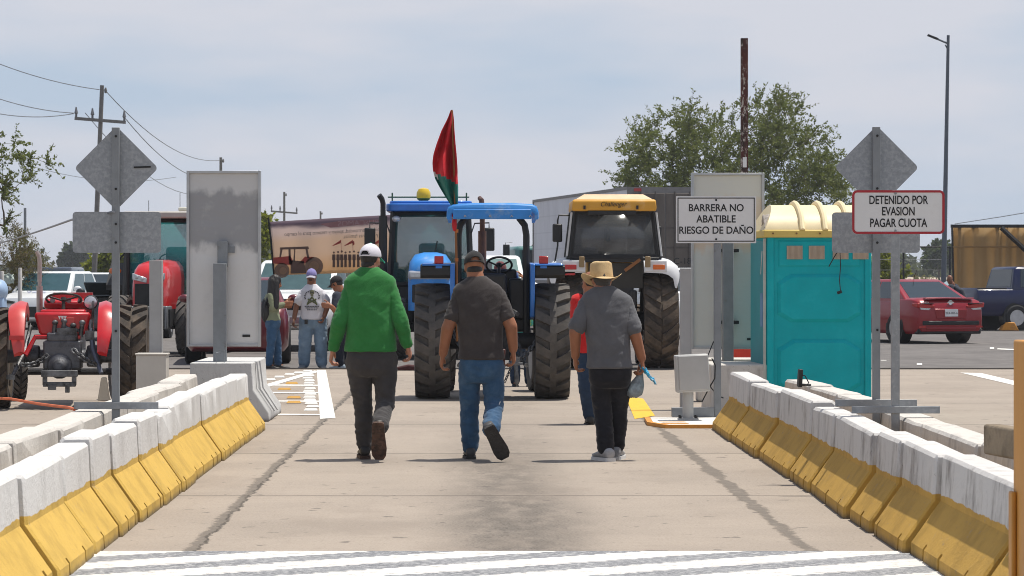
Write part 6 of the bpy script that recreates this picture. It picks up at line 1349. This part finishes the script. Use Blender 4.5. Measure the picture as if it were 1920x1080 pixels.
b.grid(bl, 24, 18); b.build('bag_body', m_bagb, t2, angle=60)

# man in red beyond the straw hat man
m_red = fabric('red_shirt', (.50, .02, .02), .1); m_dkj = fabric('dark_denim', (.022, .04, .075), .2)
J = dict(head=(1106, 531), neck=(1107, 552), shL=(1084, 565), elL=(1079, 610, .05), wrL=(1092, 640, .12), shR=(1134, 565), elR=(1142, 612), wrR=(1140, 655), hipL=(1098, 665), hipR=(1122, 665), knL=(1100, 725, -.05), anL=(1106, 780, -.02), knR=(1122, 725, .08), anR=(1124, 776, .25))
rows = [(1110, 658, .175, .13), (1110, 630, .175, .14), (1109, 600, .185, .135), (1109, 575, .19, .125), (1108, 562, .16, .11), (1107, 553, .075, .07)]
me, T, Rm, j, P = person('man in red shirt and dark jeans just beyond the man with the straw hat', 1110, 28.4, 796, J, rows, None, 0., R(-30), 0., m_skinB, m_red, m_dkj, .6, (.172, .13), (.095, .078, .066), m_shoe=m_blkshoe, shoes=((0, 0), (0, R(-25))), vox=.009, gvox=.012)
MB().ell(T(0, -.02, .02), (.075, .088, .082), Rm).build('hair', m_hair, me); face(me, T, Rm)
b = MB()
for s in (-1, 1): b.tube([T(s * .075, .0, .0), T(s * .065, .075, .0), T(s * .01, .095, .0)], .004, 5)
b.build('glasses', m_black, me)

# man in white t-shirt facing the camera
m_whitet = fabric('white_tshirt', (.60, .59, .63), .06, .9, 90, (.50, .50, .54))
J = dict(head=(584, 518), neck=(584, 534), shL=(570, 550), elL=(556, 573, -.02), wrL=(552, 597, -.08), shR=(601, 550), elR=(615, 571), wrR=(609, 592, -.10), hipL=(574, 600), hipR=(600, 600), knL=(572, 645, -.02), anL=(570, 681), knR=(602, 645, -.02), anR=(603, 681))
rows = [(586, 597, .185, .14), (586, 585, .188, .15), (586, 568, .186, .145), (586, 553, .19, .13), (585, 544, .185, .115), (585, 538, .13, .09), (585, 532, .075, .07)]
me, T, Rm, j, P = person('man in white printed t-shirt, light jeans and cap facing the camera', 586, 45.4, 690, J, rows, None, math.pi, R(184), R(4), m_skinC, m_whitet, m_jeansL, .62, (.185, .14), (.112, .10, .09), m_shoe=M('grey_shoe', (.16, .18, .20), .7), shoes=((R(196), 0), (R(164), 0)), vox=.010, gvox=.013, slr=(.076, .082, .06))
face(me, T, Rm, moust=m_hair); MB().ell(T(0, -.02, .0), (.076, .086, .074), Rm).build('hair', m_hair, me)
ball_cap(me, T, Rm, fabric('purple_cap', (.22, .20, .42), .1), fabric('grey_brim', (.35, .34, .40), .1), back=False)
m_pr1 = M('olive_print', (.10, .11, .05), .85, 0, .3, 60); m_pr2 = M('black_print', (.04, .04, .045), .9); s_w = sc(45.4); b = MB(); dyp = -.150
for k in range(15):
    a = R(200 - k * 15.7); c = P((586 + 13.5 * math.cos(a) * 1.0, 556 - 13 * math.sin(a) * .85, dyp + .006)); b.box(c, (.016, .006, .022), (0, -(a - R(90)), 0))
b.build('shirt_lettering', m_pr2, me)['kind'] = 'stuff'
b = MB(); b.ell(P((586, 548, dyp)), (.036, .008, .042)); b.ell(P((586, 553.5, dyp)), (.022, .008, .02)); b.build('skull_print', M('skull_print', (.16, .16, .10), .9), me); b = MB()
for s in (-1, 1): b.ell(P((586 + s * 1.7, 548, dyp - .006)), (.010, .005, .012)); 
b.build('skull_eyes', m_pr2, me)['kind'] = 'stuff'
b = MB(); b.tube([P((586, 557, dyp)), P((580, 564, dyp)), P((577, 571, dyp))], .014, 6); b.tube([P((586, 557, dyp)), P((592, 564, dyp)), P((595, 571, dyp))], .014, 6); b.tube([P((578, 560, dyp)), P((594, 569, dyp))], .012, 6); b.tube([P((594, 560, dyp)), P((578, 569, dyp))], .012, 6); b.build('ribbon_print', m_pr1, me)
for i, (py, n) in enumerate(((574, 9), (577, 8), (580.5, 6))):
    b = MB()
    for k in range(n): b.box(P((586 + (k - (n - 1) / 2) * 3.1, py, dyp - .002)), (.020, .006, .013))
    b.build('shirt_lettering', m_pr2, me)['kind'] = 'stuff'
MB().box(P((575, 603, -.15)), (.05, .03, .07)).build('belt_pouch', m_black, me)

# woman with long black hair in profile
m_olive = fabric('pale_olive_top', (.20, .22, .14), .1)
J = dict(head=(517, 530, -.02), neck=(514, 546), shL=(506, 554, .10), elL=(508, 577, .14), wrL=(530, 574, .10), shR=(508, 554, -.12), elR=(512, 578, -.16), wrR=(533, 570, -.12), hipL=(511, 604, .07), hipR=(512, 604, -.07), knL=(519, 645, .08), anL=(521, 683, .09), knR=(509, 645, -.08), anR=(505, 683, -.09),
         hdL=((1, .0, .05), (0, 0, 1), (0, -1, 0)), hdR=((1, 0, .05), (0, 0, 1), (0, 1, 0)))
rows = [(511, 600, .155, .115), (511, 588, .14, .10), (510, 575, .15, .115), (509, 562, .165, .12), (509, 553, .15, .09), (512, 546, .06, .06)]
me, T, Rm, j, P = person('woman with long black hair, pale olive top and jeans looking down at her phone', 512, 45.0, 692, J, rows, None, R(80), R(75), R(16), m_skinB, m_olive, m_jeans, 1., (.165, .13), (.088, .068, .056), m_shoe=m_blkshoe, shoes=((R(75), 0), (R(100), 0)), vox=.009, gvox=.012, armr=(.04, .033, .025), slr=(.055, .048, .038), hk=.88)
b = MB(); b.ell(T(0, -.025, .03), (.085, .10, .10), Rm); b.cap(T(.02, -.06, .0), P((508, 572, -.13)), .078, .06); b.cap(T(.07, .0, .0), P((519, 575, -.16)), .045, .05); b.cap(T(-.04, -.06, 0), P((504, 570, .06)), .06, .05)
remesh('hair', b, .012, 3, m_hair, me, [fold(.006, 20, 3, 4)]); face(me, T, Rm, .88)
b = MB(); b.ell(P((499, 582, -.02)), (.085, .15, .20)); remesh('backpack', b, .015, 1, M('black_backpack', (.02, .02, .022), .7), me, [fold(.01, 8, 8, 3)])
MB().tube([P((503, 558, -.13)), P((498, 570, -.16)), P((497, 592, -.15))], .018, 6).build('backpack_strap', m_black, me)
t = thing('mobile_phone', 'small dark phone held by the woman with long hair', 'phone', W(539, 569, 45.0)); MB().box((0, 0, 0), (.16, .08, .012), (0, R(-25), 0)).build('phone_case', m_black, t, bevel=.004)

# man with black cap behind the green man
m_pale = fabric('dark_navy_shirt', (.03, .035, .05), .1)
J = dict(head=(631, 531), neck=(637, 545), shL=(632, 555, -.1), elL=(630, 582, -.2), wrL=(622, 573, -.26), shR=(652, 555, .1), elR=(658, 590), wrR=(650, 612), hipL=(638, 610, -.06), hipR=(648, 610, .06), knL=(636, 650, -.06), anL=(638, 682, -.06), knR=(650, 650, .06), anR=(652, 682, .06), hdL=((-1, -.2, .1), (0, 0, 1), (0, 1, 0)))
rows = [(645, 606, .15, .13), (645, 590, .15, .14), (644, 572, .17, .14), (642, 558, .17, .12), (639, 547, .08, .08)]
me, T, Rm, j, P = person('man in black cap leaning in behind the man in green, holding a paper', 642, 45.3, 690, J, rows, None, R(-80), R(-70), R(20), m_skinB, m_pale, fabric('navy_trousers', (.012, .015, .025), .1), .7, (.16, .13), (.092, .078, .07), m_shoe=M('pale_blue_shoe', (.25, .30, .34), .7), shoes=((R(-80), 0), (R(-80), 0)), vox=.010, gvox=.013)
ball_cap(me, T, Rm, m_capk, m_capk, back=False); face(me, T, Rm); MB().ell(T(0, -.02, -.005), (.075, .085, .072), Rm).build('hair', m_hair, me)

# person in colourful shirt beyond the canopy tractor's wheel, and the man by the blue pickup
m_multi = M('colourful_shirt', (.02, .26, .24), .8, 0, .2, 9, col2=(.30, .42, .04), thr=(.52, .56), scale2=6)
J = dict(head=(938, 508), neck=(950, 530), shL=(940, 540), elL=(938, 580), wrL=(945, 600), shR=(985, 532), elR=(1000, 548, -.1), wrR=(982, 523, -.15), hipL=(965, 640), hipR=(992, 640), knL=(965, 680), anL=(966, 716), knR=(992, 680), anR=(993, 716))
rows = [(980, 625, .16, .13), (979, 600, .17, .14), (975, 570, .19, .14), (968, 548, .18, .12), (956, 534, .09, .08)]
me, T, Rm, j, P = person('person in cap and colourful teal shirt leaning on the front of the canopy tractor', 975, 38.0, 725, J, rows, None, math.pi, R(170), R(18), m_skinB, m_multi, m_dkj, .5, (.165, .13), (.09, .075, .065), m_shoe=m_blkshoe, shoes=((R(180), 0), (R(180), 0)), vox=.010, gvox=.013)
ball_cap(me, T, Rm, fabric('maroon_cap', (.12, .035, .04), .2), fabric('pale_cap_brim', (.35, .30, .30), .1), back=False); face(me, T, Rm)
J = dict(head=(1781, 524), neck=(1785, 533), shL=(1781, 538, -.1), elL=(1782, 555, -.15), wrL=(1795, 560, -.15), shR=(1792, 537, .1), elR=(1803, 550), wrR=(1806, 560), hipL=(1800, 575), hipR=(1806, 575), knL=(1799, 600), anL=(1798, 619), knR=(1807, 600), anR=(1808, 619))
rows = [(1802, 572, .16, .13), (1799, 555, .18, .14), (1795, 543, .19, .13), (1788, 535, .08, .08)]
me, T, Rm, j, P = person('bald man in dark shirt leaning on the side of the blue pickup', 1795, 74.0, 622, J, rows, None, R(60), R(170), R(10), m_skinC, m_pale, m_dkj, .6, (.17, .13), (.09, .075, .065), m_shoe=m_blkshoe, shoes=((R(90), 0), (R(90), 0)), vox=.012, gvox=.016, folds=False, hands=True)
face(me, T, Rm)
# ------------------------------------------------------------------ trees, brush, poles, wires, fence
m_bark = M('grey_brown_bark', (.11, .085, .065), .9, 0, .3, 8, .6, 20); m_twig = M('twig', (.13, .10, .075), .9)
def leafmat(name, c, c2):
    m = M(name, c, .7, 0, .35, .9, 0, col2=c2, thr=(.40, .62), scale2=1.4, spec=.25); m.use_backface_culling = False
    b = m.node_tree.nodes['Principled BSDF']; t = m.node_tree; tr = t.nodes.new('ShaderNodeBsdfTranslucent'); mixn = t.nodes.new('ShaderNodeMixShader'); mixn.inputs[0].default_value = .30
    tr.inputs['Color'].default_value = (c2[0] * 1.4, c2[1] * 1.5, c2[2], 1); o = t.nodes['Material Output']; t.links.new(b.outputs[0], mixn.inputs[1]); t.links.new(tr.outputs[0], mixn.inputs[2]); t.links.new(mixn.outputs[0], o.inputs['Surface']); return m
m_leaf = leafmat('mesquite_leaf', (.085, .108, .036), (.155, .172, .058)); m_leafd = leafmat('dark_leaf', (.030, .045, .014), (.06, .08, .022)); m_leafy = leafmat('yellow_green_leaf', (.12, .15, .02), (.22, .23, .03)); m_dry = leafmat('dry_leaf', (.16, .105, .05), (.10, .10, .03))
m_far = leafmat('far_foliage', (.055, .065, .035), (.085, .095, .045))
def leafq(b, p, d, ln, wd, rng):
    s = d.cross(Vector((rng.uniform(-1, 1), rng.uniform(-1, 1), rng.uniform(-1, 1)))); 
    if s.length < 1e-4: return
    s.normalize(); q = p + d * ln; b.add([p, p + d * ln * .45 + s * wd, q, p + d * ln * .45 - s * wd], [(0, 1, 2, 3)])
def rdir(rng, up=0.):
    v = Vector((rng.gauss(0, 1), rng.gauss(0, 1), rng.gauss(0, 1) + up)); return v.normalized()
def grow(tb, lb, p, d, ln, r, lvl, rng, leaf, maxl, spread=.75, up=.12, ends=None, lf=None):
    n = 4; pts = [p]; rs = [r]; q = p; dd = d
    for i in range(n):
        dd = (dd + rdir(rng) * .22 + Vector((0, 0, up * .4))).normalized(); q = q + dd * ln / n; pts.append(q); rs.append(r * (1 - .5 * (i + 1) / n))
    if r > .006: tb.tube(pts, rs, 6 if lvl < 2 else 4, caps=False)
    if lvl >= maxl - 1:
        for i in range(1, n + 1):
            for _ in range(leaf[0]):
                c = pts[i - 1].lerp(pts[i], rng.random()); dl = (dd * .5 + rdir(rng, .1)).normalized(); leafq(lb, c, dl, leaf[1] * rng.uniform(.5, 1.3), leaf[2] * rng.uniform(.6, 1.3), rng)
    if lvl < maxl:
        k = rng.choice((3, 4)) if lvl < maxl - 1 else rng.choice((3, 4, 5))
        for c in range(k):
            u = rng.uniform(.35, 1.0); b0 = pts[min(n, int(u * n))]; nd = (dd * .75 + rdir(rng, up) * spread * 1.15).normalized(); grow(tb, lb, b0, nd, ln * rng.uniform(.55, .80), rs[min(n, int(u * n))] * .62, lvl + 1, rng, leaf, maxl, spread, up)
def tree(name, label, loc, trunks, ln, r, seed, ml, leaf, maxl=4, spread=.75, up=.12, cat='tree', group=None, mt=None):
    rng = random.Random(seed); t = thing(name, label, cat, loc, 0, group); tb, lb = MB(), MB()
    for d, k in trunks: grow(tb, lb, Vector((0, 0, -.1)), Vector(d).normalized(), ln * k, r * k, 0, rng, leaf, maxl, spread, up)
    tb.build('trunk', mt or m_bark, t, recalc=False, angle=60); lb.build('crown', ml, t, recalc=False, angle=0); return t
def inpoly(x, y, P):
    c = False; n = len(P)
    for i in range(n):
        (x0, y0), (x1, y1) = P[i], P[i - 1]
        if (y0 > y) != (y1 > y) and x < (x1 - x0) * (y - y0) / (y1 - y0) + x0: c = not c
    return c
def crown_tree(name, label, px, Y, poly, depth, nt_, seed, ml, leaf, twig, ntw, nleaf, r0=.18, trunk_h=1.2, stems=3, cat='tree', group=None, edge=.35, mt=None, leafdrop=.25):
    rng = random.Random(seed); t = thing(name, label, cat, (lx(px, Y), Y, 0), 0, group); s = sc(Y); tb, lb = MB(), MB()
    PP = [((p - px) / s, zt(q, Y)) for p, q in poly]; xs = [p[0] for p in PP]; zs = [p[1] for p in PP]; xc = (min(xs) + max(xs)) / 2; hw = (max(xs) - min(xs)) / 2; zc = (min(zs) + max(zs)) / 2
    tg = []
    while len(tg) < nt_:
        x, z = rng.uniform(min(xs), max(xs)), rng.uniform(min(zs), max(zs))
        if not inpoly(x, z, PP): continue
        k = .9
        if rng.random() > edge + (1 - edge) * 1 and inpoly(xc + (x - xc) * 1.2, zc + (z - zc) * 1.2, PP): continue
        y = rng.uniform(-1, 1) * depth * math.sqrt(max(.05, 1 - ((x - xc) / hw) ** 2)); tg.append(Vector((x, y, z)))
    nodes = []
    for i in range(stems):
        a = 2 * math.pi * i / stems + seed; p = Vector((.12 * math.cos(a), .12 * math.sin(a), -.05)); top = Vector((xc * .6 + hw * .30 * math.cos(a), depth * .3 * math.sin(a), max(trunk_h, min(zs) + (zc - min(zs)) * .5))); pts = [p.lerp(top, u / 5) + (rdir(rng) * .12 * hw / 4 if 0 < u < 5 else Vector()) for u in range(6)]
        tb.tube(pts, [r0 * (1 - .1 * u) for u in range(6)], 8); nodes += [(q, r0 * .55) for q in pts[3:]]
    base = Vector((0, 0, trunk_h)); tg.sort(key=lambda q: (q - base).length)
    for q in tg:
        p, r = min(nodes, key=lambda n: (n[0] - q).length + (.0 if n[0].z < q.z + .3 else .8)); d = q - p
        mid1 = p + d * .35 + rdir(rng) * d.length * .12; mid2 = p + d * .7 + rdir(rng) * d.length * .10 + Vector((0, 0, d.length * .05)); rr = max(.008 * twig / .5, r * .72); tb.tube([p, mid1, mid2, q], [rr, rr * .85, rr * .65, rr * .5], 5, caps=False); nodes += [(mid2, rr * .75), (q, rr * .7)]
        outw = (q - Vector((xc * .7, 0, zc * .75))).normalized()
        for _ in range(ntw):
            dd = (outw * .75 + rdir(rng, .25) * .95).normalized(); ln = twig * rng.uniform(.5, 1.35); e = q + dd * ln + Vector((0, 0, -ln * rng.uniform(0, leafdrop))); m1 = q + dd * ln * .5
            tb.tube([q, m1, e], [rr * .35, rr * .25, .004], 3, caps=False)
            for i in range(nleaf):
                u = rng.random() ** .8; c = q.lerp(m1, u * 2) if u < .5 else m1.lerp(e, u * 2 - 1); dl = (dd * .7 + rdir(rng, -.1) * .9).normalized(); leafq(lb, c + rdir(rng) * twig * .04, dl, leaf[0] * rng.uniform(.5, 1.35), leaf[1] * rng.uniform(.6, 1.4), rng)
    tb.build('trunk', mt or m_bark, t, recalc=False, angle=60); lb.build('crown', ml, t, recalc=False, angle=0); return t
crown_tree('mesquite_tree', 'big feathery green mesquite tree rising behind the trailer and the toilet', 1385, 112,
           [(1176, 420), (1168, 330), (1180, 275), (1208, 255), (1220, 225), (1252, 206), (1262, 228), (1296, 212), (1318, 226), (1352, 228), (1400, 226), (1416, 222), (1414, 190), (1452, 198), (1498, 214), (1478, 236), (1538, 262), (1544, 285), (1560, 312), (1582, 345), (1600, 392), (1580, 425), (1585, 470), (1400, 500), (1250, 470)], 3.6, 450, 5, m_leaf, (.13, .030), .84, 9, 22, r0=.22, trunk_h=1.4)
crown_tree('mesquite_tree', 'tree reaching in from the left frame edge with drooping feathery branches', -150, 62,
           [(-300, 160), (-60, 215), (5, 240), (38, 262), (58, 287), (100, 294), (68, 310), (84, 322), (46, 336), (14, 348), (40, 372), (26, 386), (44, 408), (16, 426), (-60, 440), (-300, 400)], 1.6, 62, 8, m_leaf, (.075, .020), .42, 8, 22, r0=.12, trunk_h=1.6)
crown_tree('broadleaf_tree', 'yellow green tree between the tall left panel and the banner', 470, 120, [(440, 420), (470, 405), (497, 408), (507, 418), (509, 450), (508, 500), (440, 505)], 1.0, 60, 11, m_leafy, (.20, .07), .45, 6, 12, r0=.08, trunk_h=.8)
for i, (px, pl) in enumerate(((18, [(-40, 450), (-10, 415), (20, 425), (38, 440), (48, 500), (45, 570), (-40, 570)]), (48, [(20, 470), (40, 445), (60, 470), (74, 500), (70, 560), (25, 565)]))):
    crown_tree('dry_bush', ('tall dry brown brush at the left edge behind the white fence posts', 'lower dry bush with some green right of the tall brush at the left edge')[i], px, 79, pl, .8, 70, 21 + i, m_dry, (.075, .014), .45, 8, 9, r0=.02, trunk_h=.1, stems=5, cat='bush', group='dry brush at the left edge', mt=m_twig)
for i, (px, pl, ml) in enumerate(((1655, [(1630, 500), (1650, 480), (1675, 490), (1690, 520), (1688, 575), (1630, 575)], m_leafy), (1225, [(1200, 500), (1230, 490), (1262, 500), (1270, 560), (1200, 560)], m_leaf), (205, [(178, 470), (205, 462), (232, 468), (236, 520), (176, 522)], m_leafy))):
    crown_tree('bush', ('yellow green bush just right of the toilet behind the fence', 'low green bush between the yellow tractor and the trailer', 'yellow green bush above the roof of the white car at the left')[i], px, 132 + i * 3, pl, 1.2, 50, 31 + i, ml, (.24, .09), .5, 7, 10, r0=.03, trunk_h=.2, cat='bush')
# far wood and scrub
def clumps(n, y0, y1, h0, h1, rng, size, per, xr, gap=.0):
    b = MB()
    for _ in range(n):
        Y = rng.uniform(y0, y1); x = rng.uniform(-xr, xr) * Y; h = rng.uniform(h0, h1); w_ = h * rng.uniform(.55, 1.1)
        for _ in range(per):
            a = rng.uniform(0, 6.283); q = math.sqrt(rng.random()); z = h * (1 - (1 - rng.random()) ** .7 * 1.0); rr = w_ * q * math.sqrt(max(.1, 1 - (z / h) ** 2)); p = Vector((x + rr * math.cos(a), Y + rr * math.sin(a), z)); leafq(b, p, rdir(rng, .2), size * rng.uniform(.5, 1.3), size * .30, rng)
    return b
rg = random.Random(3)
b = clumps(85, 380, 560, 3.0, 5.2, rg, 1.5, 260, .22); tag(b.build('distant_wood', m_far, angle=0, recalc=False), kind='stuff')
b = clumps(480, 158, 330, .5, 1.35, rg, .42, 60, .22); tag(b.build('scrub', leafmat('scrub_leaf', (.11, .10, .035), (.17, .145, .06)), angle=0, recalc=False), kind='stuff')
b = clumps(900, 151, 200, .15, .45, rg, .25, 16, .22); tag(b.build('dry_grass', m_dry, angle=0, recalc=False), kind='stuff')
m_bank = M('pale_dirt', (.40, .33, .25), .95, 0, .15, .1); 
def berm(name, Y, h, m, x0, x1, seed):
    n = 160; b = MB(); vs = []; 
    for i in range(n + 1):
        x = x0 + (x1 - x0) * i / n; hh = h * (.75 + .35 * noise.noise((x * .03, seed, 0)) + .10 * noise.noise((x * .2, seed, 4)))
        vs += [(x, Y - h * 5, -.02), (x, Y, hh), (x, Y + h * 6, -.02)]
    b.add(vs, [(i * 3 + j, (i + 1) * 3 + j, (i + 1) * 3 + j + 1, i * 3 + j + 1) for i in range(n) for j in (0, 1)]); return struct(name, b, m)
berm('dirt_bank', 345, 1.75, m_bank, 30, 130, 1)
m_hill = M('olive_hill', (.115, .115, .075), .95, 0, .2, .02, col2=(.15, .13, .09), scale2=.05)
berm('hills', 1100, 5.6, m_hill, -500, 500, 2)
for i, (px, Yq) in enumerate(((1765, 330), (140, 420))):
    crown_tree('tree', ('lone dark round tree on the horizon left of the awning', 'dark tree on the horizon above the white hatchback')[i], px, Yq, [(px - 26, 500), (px - 24, 478), (px - 10, 463), (px + 8, 460), (px + 24, 470), (px + 27, 500)], 1.6, 60, 41 + i, m_leafd, (.55, .22), .6, 6, 9, r0=.15, trunk_h=1.0)

# utility poles with crossarms
m_conc_pole = M('weathered_pole', (.17, .16, .15), .85); m_wire = M('wire', (.16, .17, .19), .6)
def util_pole(label, px, Y, top, arm=None, w_=.13, lean=0.):
    t = thing('utility_pole', label, 'utility pole', (lx(px, Y), Y, 0)); z = zt(top, Y); dx = lean
    MB().tube([(0, 0, 0), (dx, 0, z)], [w_, w_ * .72], 10).build('pole', m_conc_pole, t)
    if arm:
        za = zt(arm, Y); xx = dx * za / z; b = MB().box((xx, -.15, za), (2.3, .12, .14), (0, R(4.5), 0)); cr = b.build('crossarm', m_conc_pole, t)
        for x in (-1.08, -.35, 1.08): MB().lathe([(.05, 0), (.05, .14), (.09, .18), (.06, .30), (.03, .46)], (xx + x, -.15, za + .06 - x * .078), n=8).build('insulator', M('insulator', (.14, .14, .15), .4), cr)
    MB().lathe([(.05, 0), (.07, .1), (.03, .25)], (dx + .16, 0, z - .35), n=8).build('insulator', m_conc_pole, t)
    return t
util_pole('nearest utility pole with crossarm behind the left diamond sign', 174, 128, 160, 226, lean=.42)
util_pole('bare pole top rising just above the tall left panel', 414, 190, 295)
util_pole('distant utility pole with crossarm above the banner', 533, 245, 360, 398)
util_pole('short distant pole just right of the pole with the crossarm above the banner', 601, 300, 396)
o = MB().tube([(0, 0, 0), (0, 0, zt(390, 85))], .04, 8).build('steel_pole', m_post); o.location = (lx(47, 85), 85, 0); tag(o, 'slim dark pole at the left beside the dry brush', 'pole')
def wire(label, pts, r=.02, name='power_line', sub=8):
    P = []
    for (a, b_) in zip(pts, pts[1:]):
        for k in range(sub): P.append(Vector(a).lerp(Vector(b_), k / sub))
    P.append(Vector(pts[-1])); o = MB().tube(P, r, 5).build(name, m_wire); return tag(o, label, 'wire')
def sag(a, b_, s_, n=16): return [Vector(a).lerp(Vector(b_), i / n) - Vector((0, 0, s_ * 4 * (i / n) * (1 - i / n))) for i in range(n + 1)]
def wire2(label, p0, p1, s_, r=.02): return tag(MB().tube(sag(W(*p0), W(*p1), s_), r, 5).build('power_line', m_wire), label, 'wire')
wire2('topmost power line running left from the top of the nearest pole', (-120, 66, 118), (186, 168, 128), .35)
wire2('upper power line running left from the crossarm', (-120, 135, 118), (138, 212, 128), .35)
wire2('lower power line running left from the crossarm', (-120, 178, 118), (138, 213, 128), .45)
wire2('power line from the nearest pole top down to the bare pole top', (196, 168, 128), (414, 300, 190), 1.0)
wire2('power line from the crossarm end down behind the tall left panel', (235, 222, 128), (400, 335, 190), .8)
wire2('power line from the crossarm middle toward the distance', (160, 212, 128), (430, 345, 215), 2.0, .018)
wire2('faint low power line crossing behind the left diamond sign', (60, 312, 160), (330, 332, 180), .5, .016)
wire2('power line rising to the right edge above the awning', (1790, 420, 160), (3600, -60, 120), 1.2, .022)
o = tag(MB().tube(sag(W(-40, 465, 42), W(135, 412, 21.5), .02) + [W(180, 404, 20.2), W(214, 397, 19.95)], .009, 5).build('tie_wire', m_wire), 'thin wire tied from the left to the diamond sign post', 'wire')
# rusty column and street lamp
def rust_mat():
    m = M('peeling_rust', (.075, .018, .013), .75, 0, .4, 7, .4, 30, col2=(.025, .018, .014), thr=(.48, .6), scale2=6, stretch=(1, 1, .25)); N, t = m.node_tree.nodes, m.node_tree; b = N['Principled BSDF']; last = b.inputs['Base Color'].links[0].from_socket; co = N.new('ShaderNodeTexCoord').outputs['Object']
    k = sstep(N, t.links.new, noisen(N, t.links.new, mapn(N, t.links.new, co, (9, 9, 3)), 3, 6, .75), .545, .585); t.links.new(mixc(N, t.links.new, k, last, (.42, .38, .34)), b.inputs['Base Color']); return m
Yu = 46.5; t = thing('rusty_column', 'tall rusty steel column with peeling paint rising behind the right panel', 'column', (lx(1395.5, Yu), Yu, 0)); zz = zt(72, Yu); m_ru = rust_mat()
b = MB(); b.b2((-.056, -.055, 0), (.056, -.045, zz)); b.b2((-.056, .045, 0), (.056, .055, zz)); b.b2((-.006, -.045, 0), (.006, .045, zz)); b.b2((-.056, -.045, 0), (-.05, .045, zz)); b.b2((.05, -.045, 0), (.056, .045, zz)); b.build('column_shaft', m_ru, t)
MB().b2((-.03, -.058, zt(314, Yu)), (.034, -.0551, zt(295, Yu))).build('white_patch', m_plate, t)
Yl = 92.; t = thing('street_lamp', 'tall grey street lamp pole with a slanting arm right of the red bordered sign', 'street lamp', (lx(1768, Yl), Yl, 0)); zz = zt(66, Yl); dx = (1778 - 1768) / sc(Yl)
m_lamp = M('lamp_grey', (.10, .115, .14), .5, .3); MB().tube([(0, 0, 0), (dx, 0, zz)], [.095, .048], 12).build('pole', m_lamp, t)
b = MB(); b.tube([(dx, 0, zt(82, Yl)), (dx - .36, 0, zt(73, Yl))], .03, 8); ar = b.build('arm', m_lamp, t); MB().box((dx - .50, 0, zt(69.5, Yl)), (.36, .16, .06), (0, R(22), 0)).build('lamp_head', m_dark, ar, bevel=.01)
MB().tube([(dx, 0, zt(95, Yl)), (dx - .1, 0, zt(84, Yl))], .02, 6).build('brace', m_lamp, ar)
# fence on the right and white posts on the left
Yf2 = 97.; t = thing('chain_fence', 'thin wire fence with dark posts behind the red sedan', 'fence', (lx(1700, Yf2), Yf2, 0)); 
lf = lambda p: lx(p, Yf2) - lx(1700, Yf2)
for p in (1600, 1694, 1781, 1860): MB().tube([(lf(p), 0, 0), (lf(p), 0, zt(462, Yf2))], .035, 6).build('post', m_dark, t)
MB().tube([(lf(1560), 0, zt(463, Yf2)), (lf(1990), 0, zt(463, Yf2))], .028, 6).build('top_rail', m_dark, t)
b = MB()
for k in range(6): b.tube([(lf(1560), 0, .2 + k * .36), (lf(1990), 0, .2 + k * .36)], .006, 4)
b.build('wires', m_wire, t)['kind'] = 'stuff'
m_wp = M('whitewashed_post', (.5, .48, .46), .9, 0, .2, 8)
for i, (px, top, Yq, ww) in enumerate(((37, 502, 74, .055), (3, 508, 66, .05))):
    o = MB().tube([(0, 0, 0), (.01, 0, zt(top, Yq) - .03), (.01, 0, zt(top, Yq))], [ww, ww * .95, ww * .6], 8).build('fence_post', m_wp); o.location = (lx(px, Yq), Yq, 0); tag(o, ('whitewashed fence post before the dry brush, right one', 'whitewashed fence post at the left frame edge')[i], 'fence post')
b = MB().grid(lambda u, v: Vector((.14 * (u - .5) * 2 + .04 * noise.noise((u * 3, v * 3, 1)), .08 * noise.noise((u * 4, v * 4, 5)), .26 * v + .05 * noise.noise((u * 3, 1, v)))), 8, 8); o = b.build('litter', M('pale_litter', (.45, .52, .47), .7), solid=.01); o.location = W(16, 532, 76); tag(o, 'pale plastic litter caught in the dry brush at the left', 'litter')

# air: dusty haze over the plain
m = bpy.data.materials.new('dusty_air'); m.use_nodes = True; t_ = m.node_tree; t_.nodes.remove(t_.nodes['Principled BSDF']); pv = t_.nodes.new('ShaderNodeVolumePrincipled'); pv.inputs['Color'].default_value = (.86, .90, .97, 1); pv.inputs['Density'].default_value = .0003; pv.inputs['Anisotropy'].default_value = .2
t_.links.new(pv.outputs[0], t_.nodes['Material Output'].inputs['Volume'])
hz_ = MB().b2((-700, -30, -1.2), (700, 1500, 13)).build('haze', m, angle=0); hz_['kind'] = 'stuff'
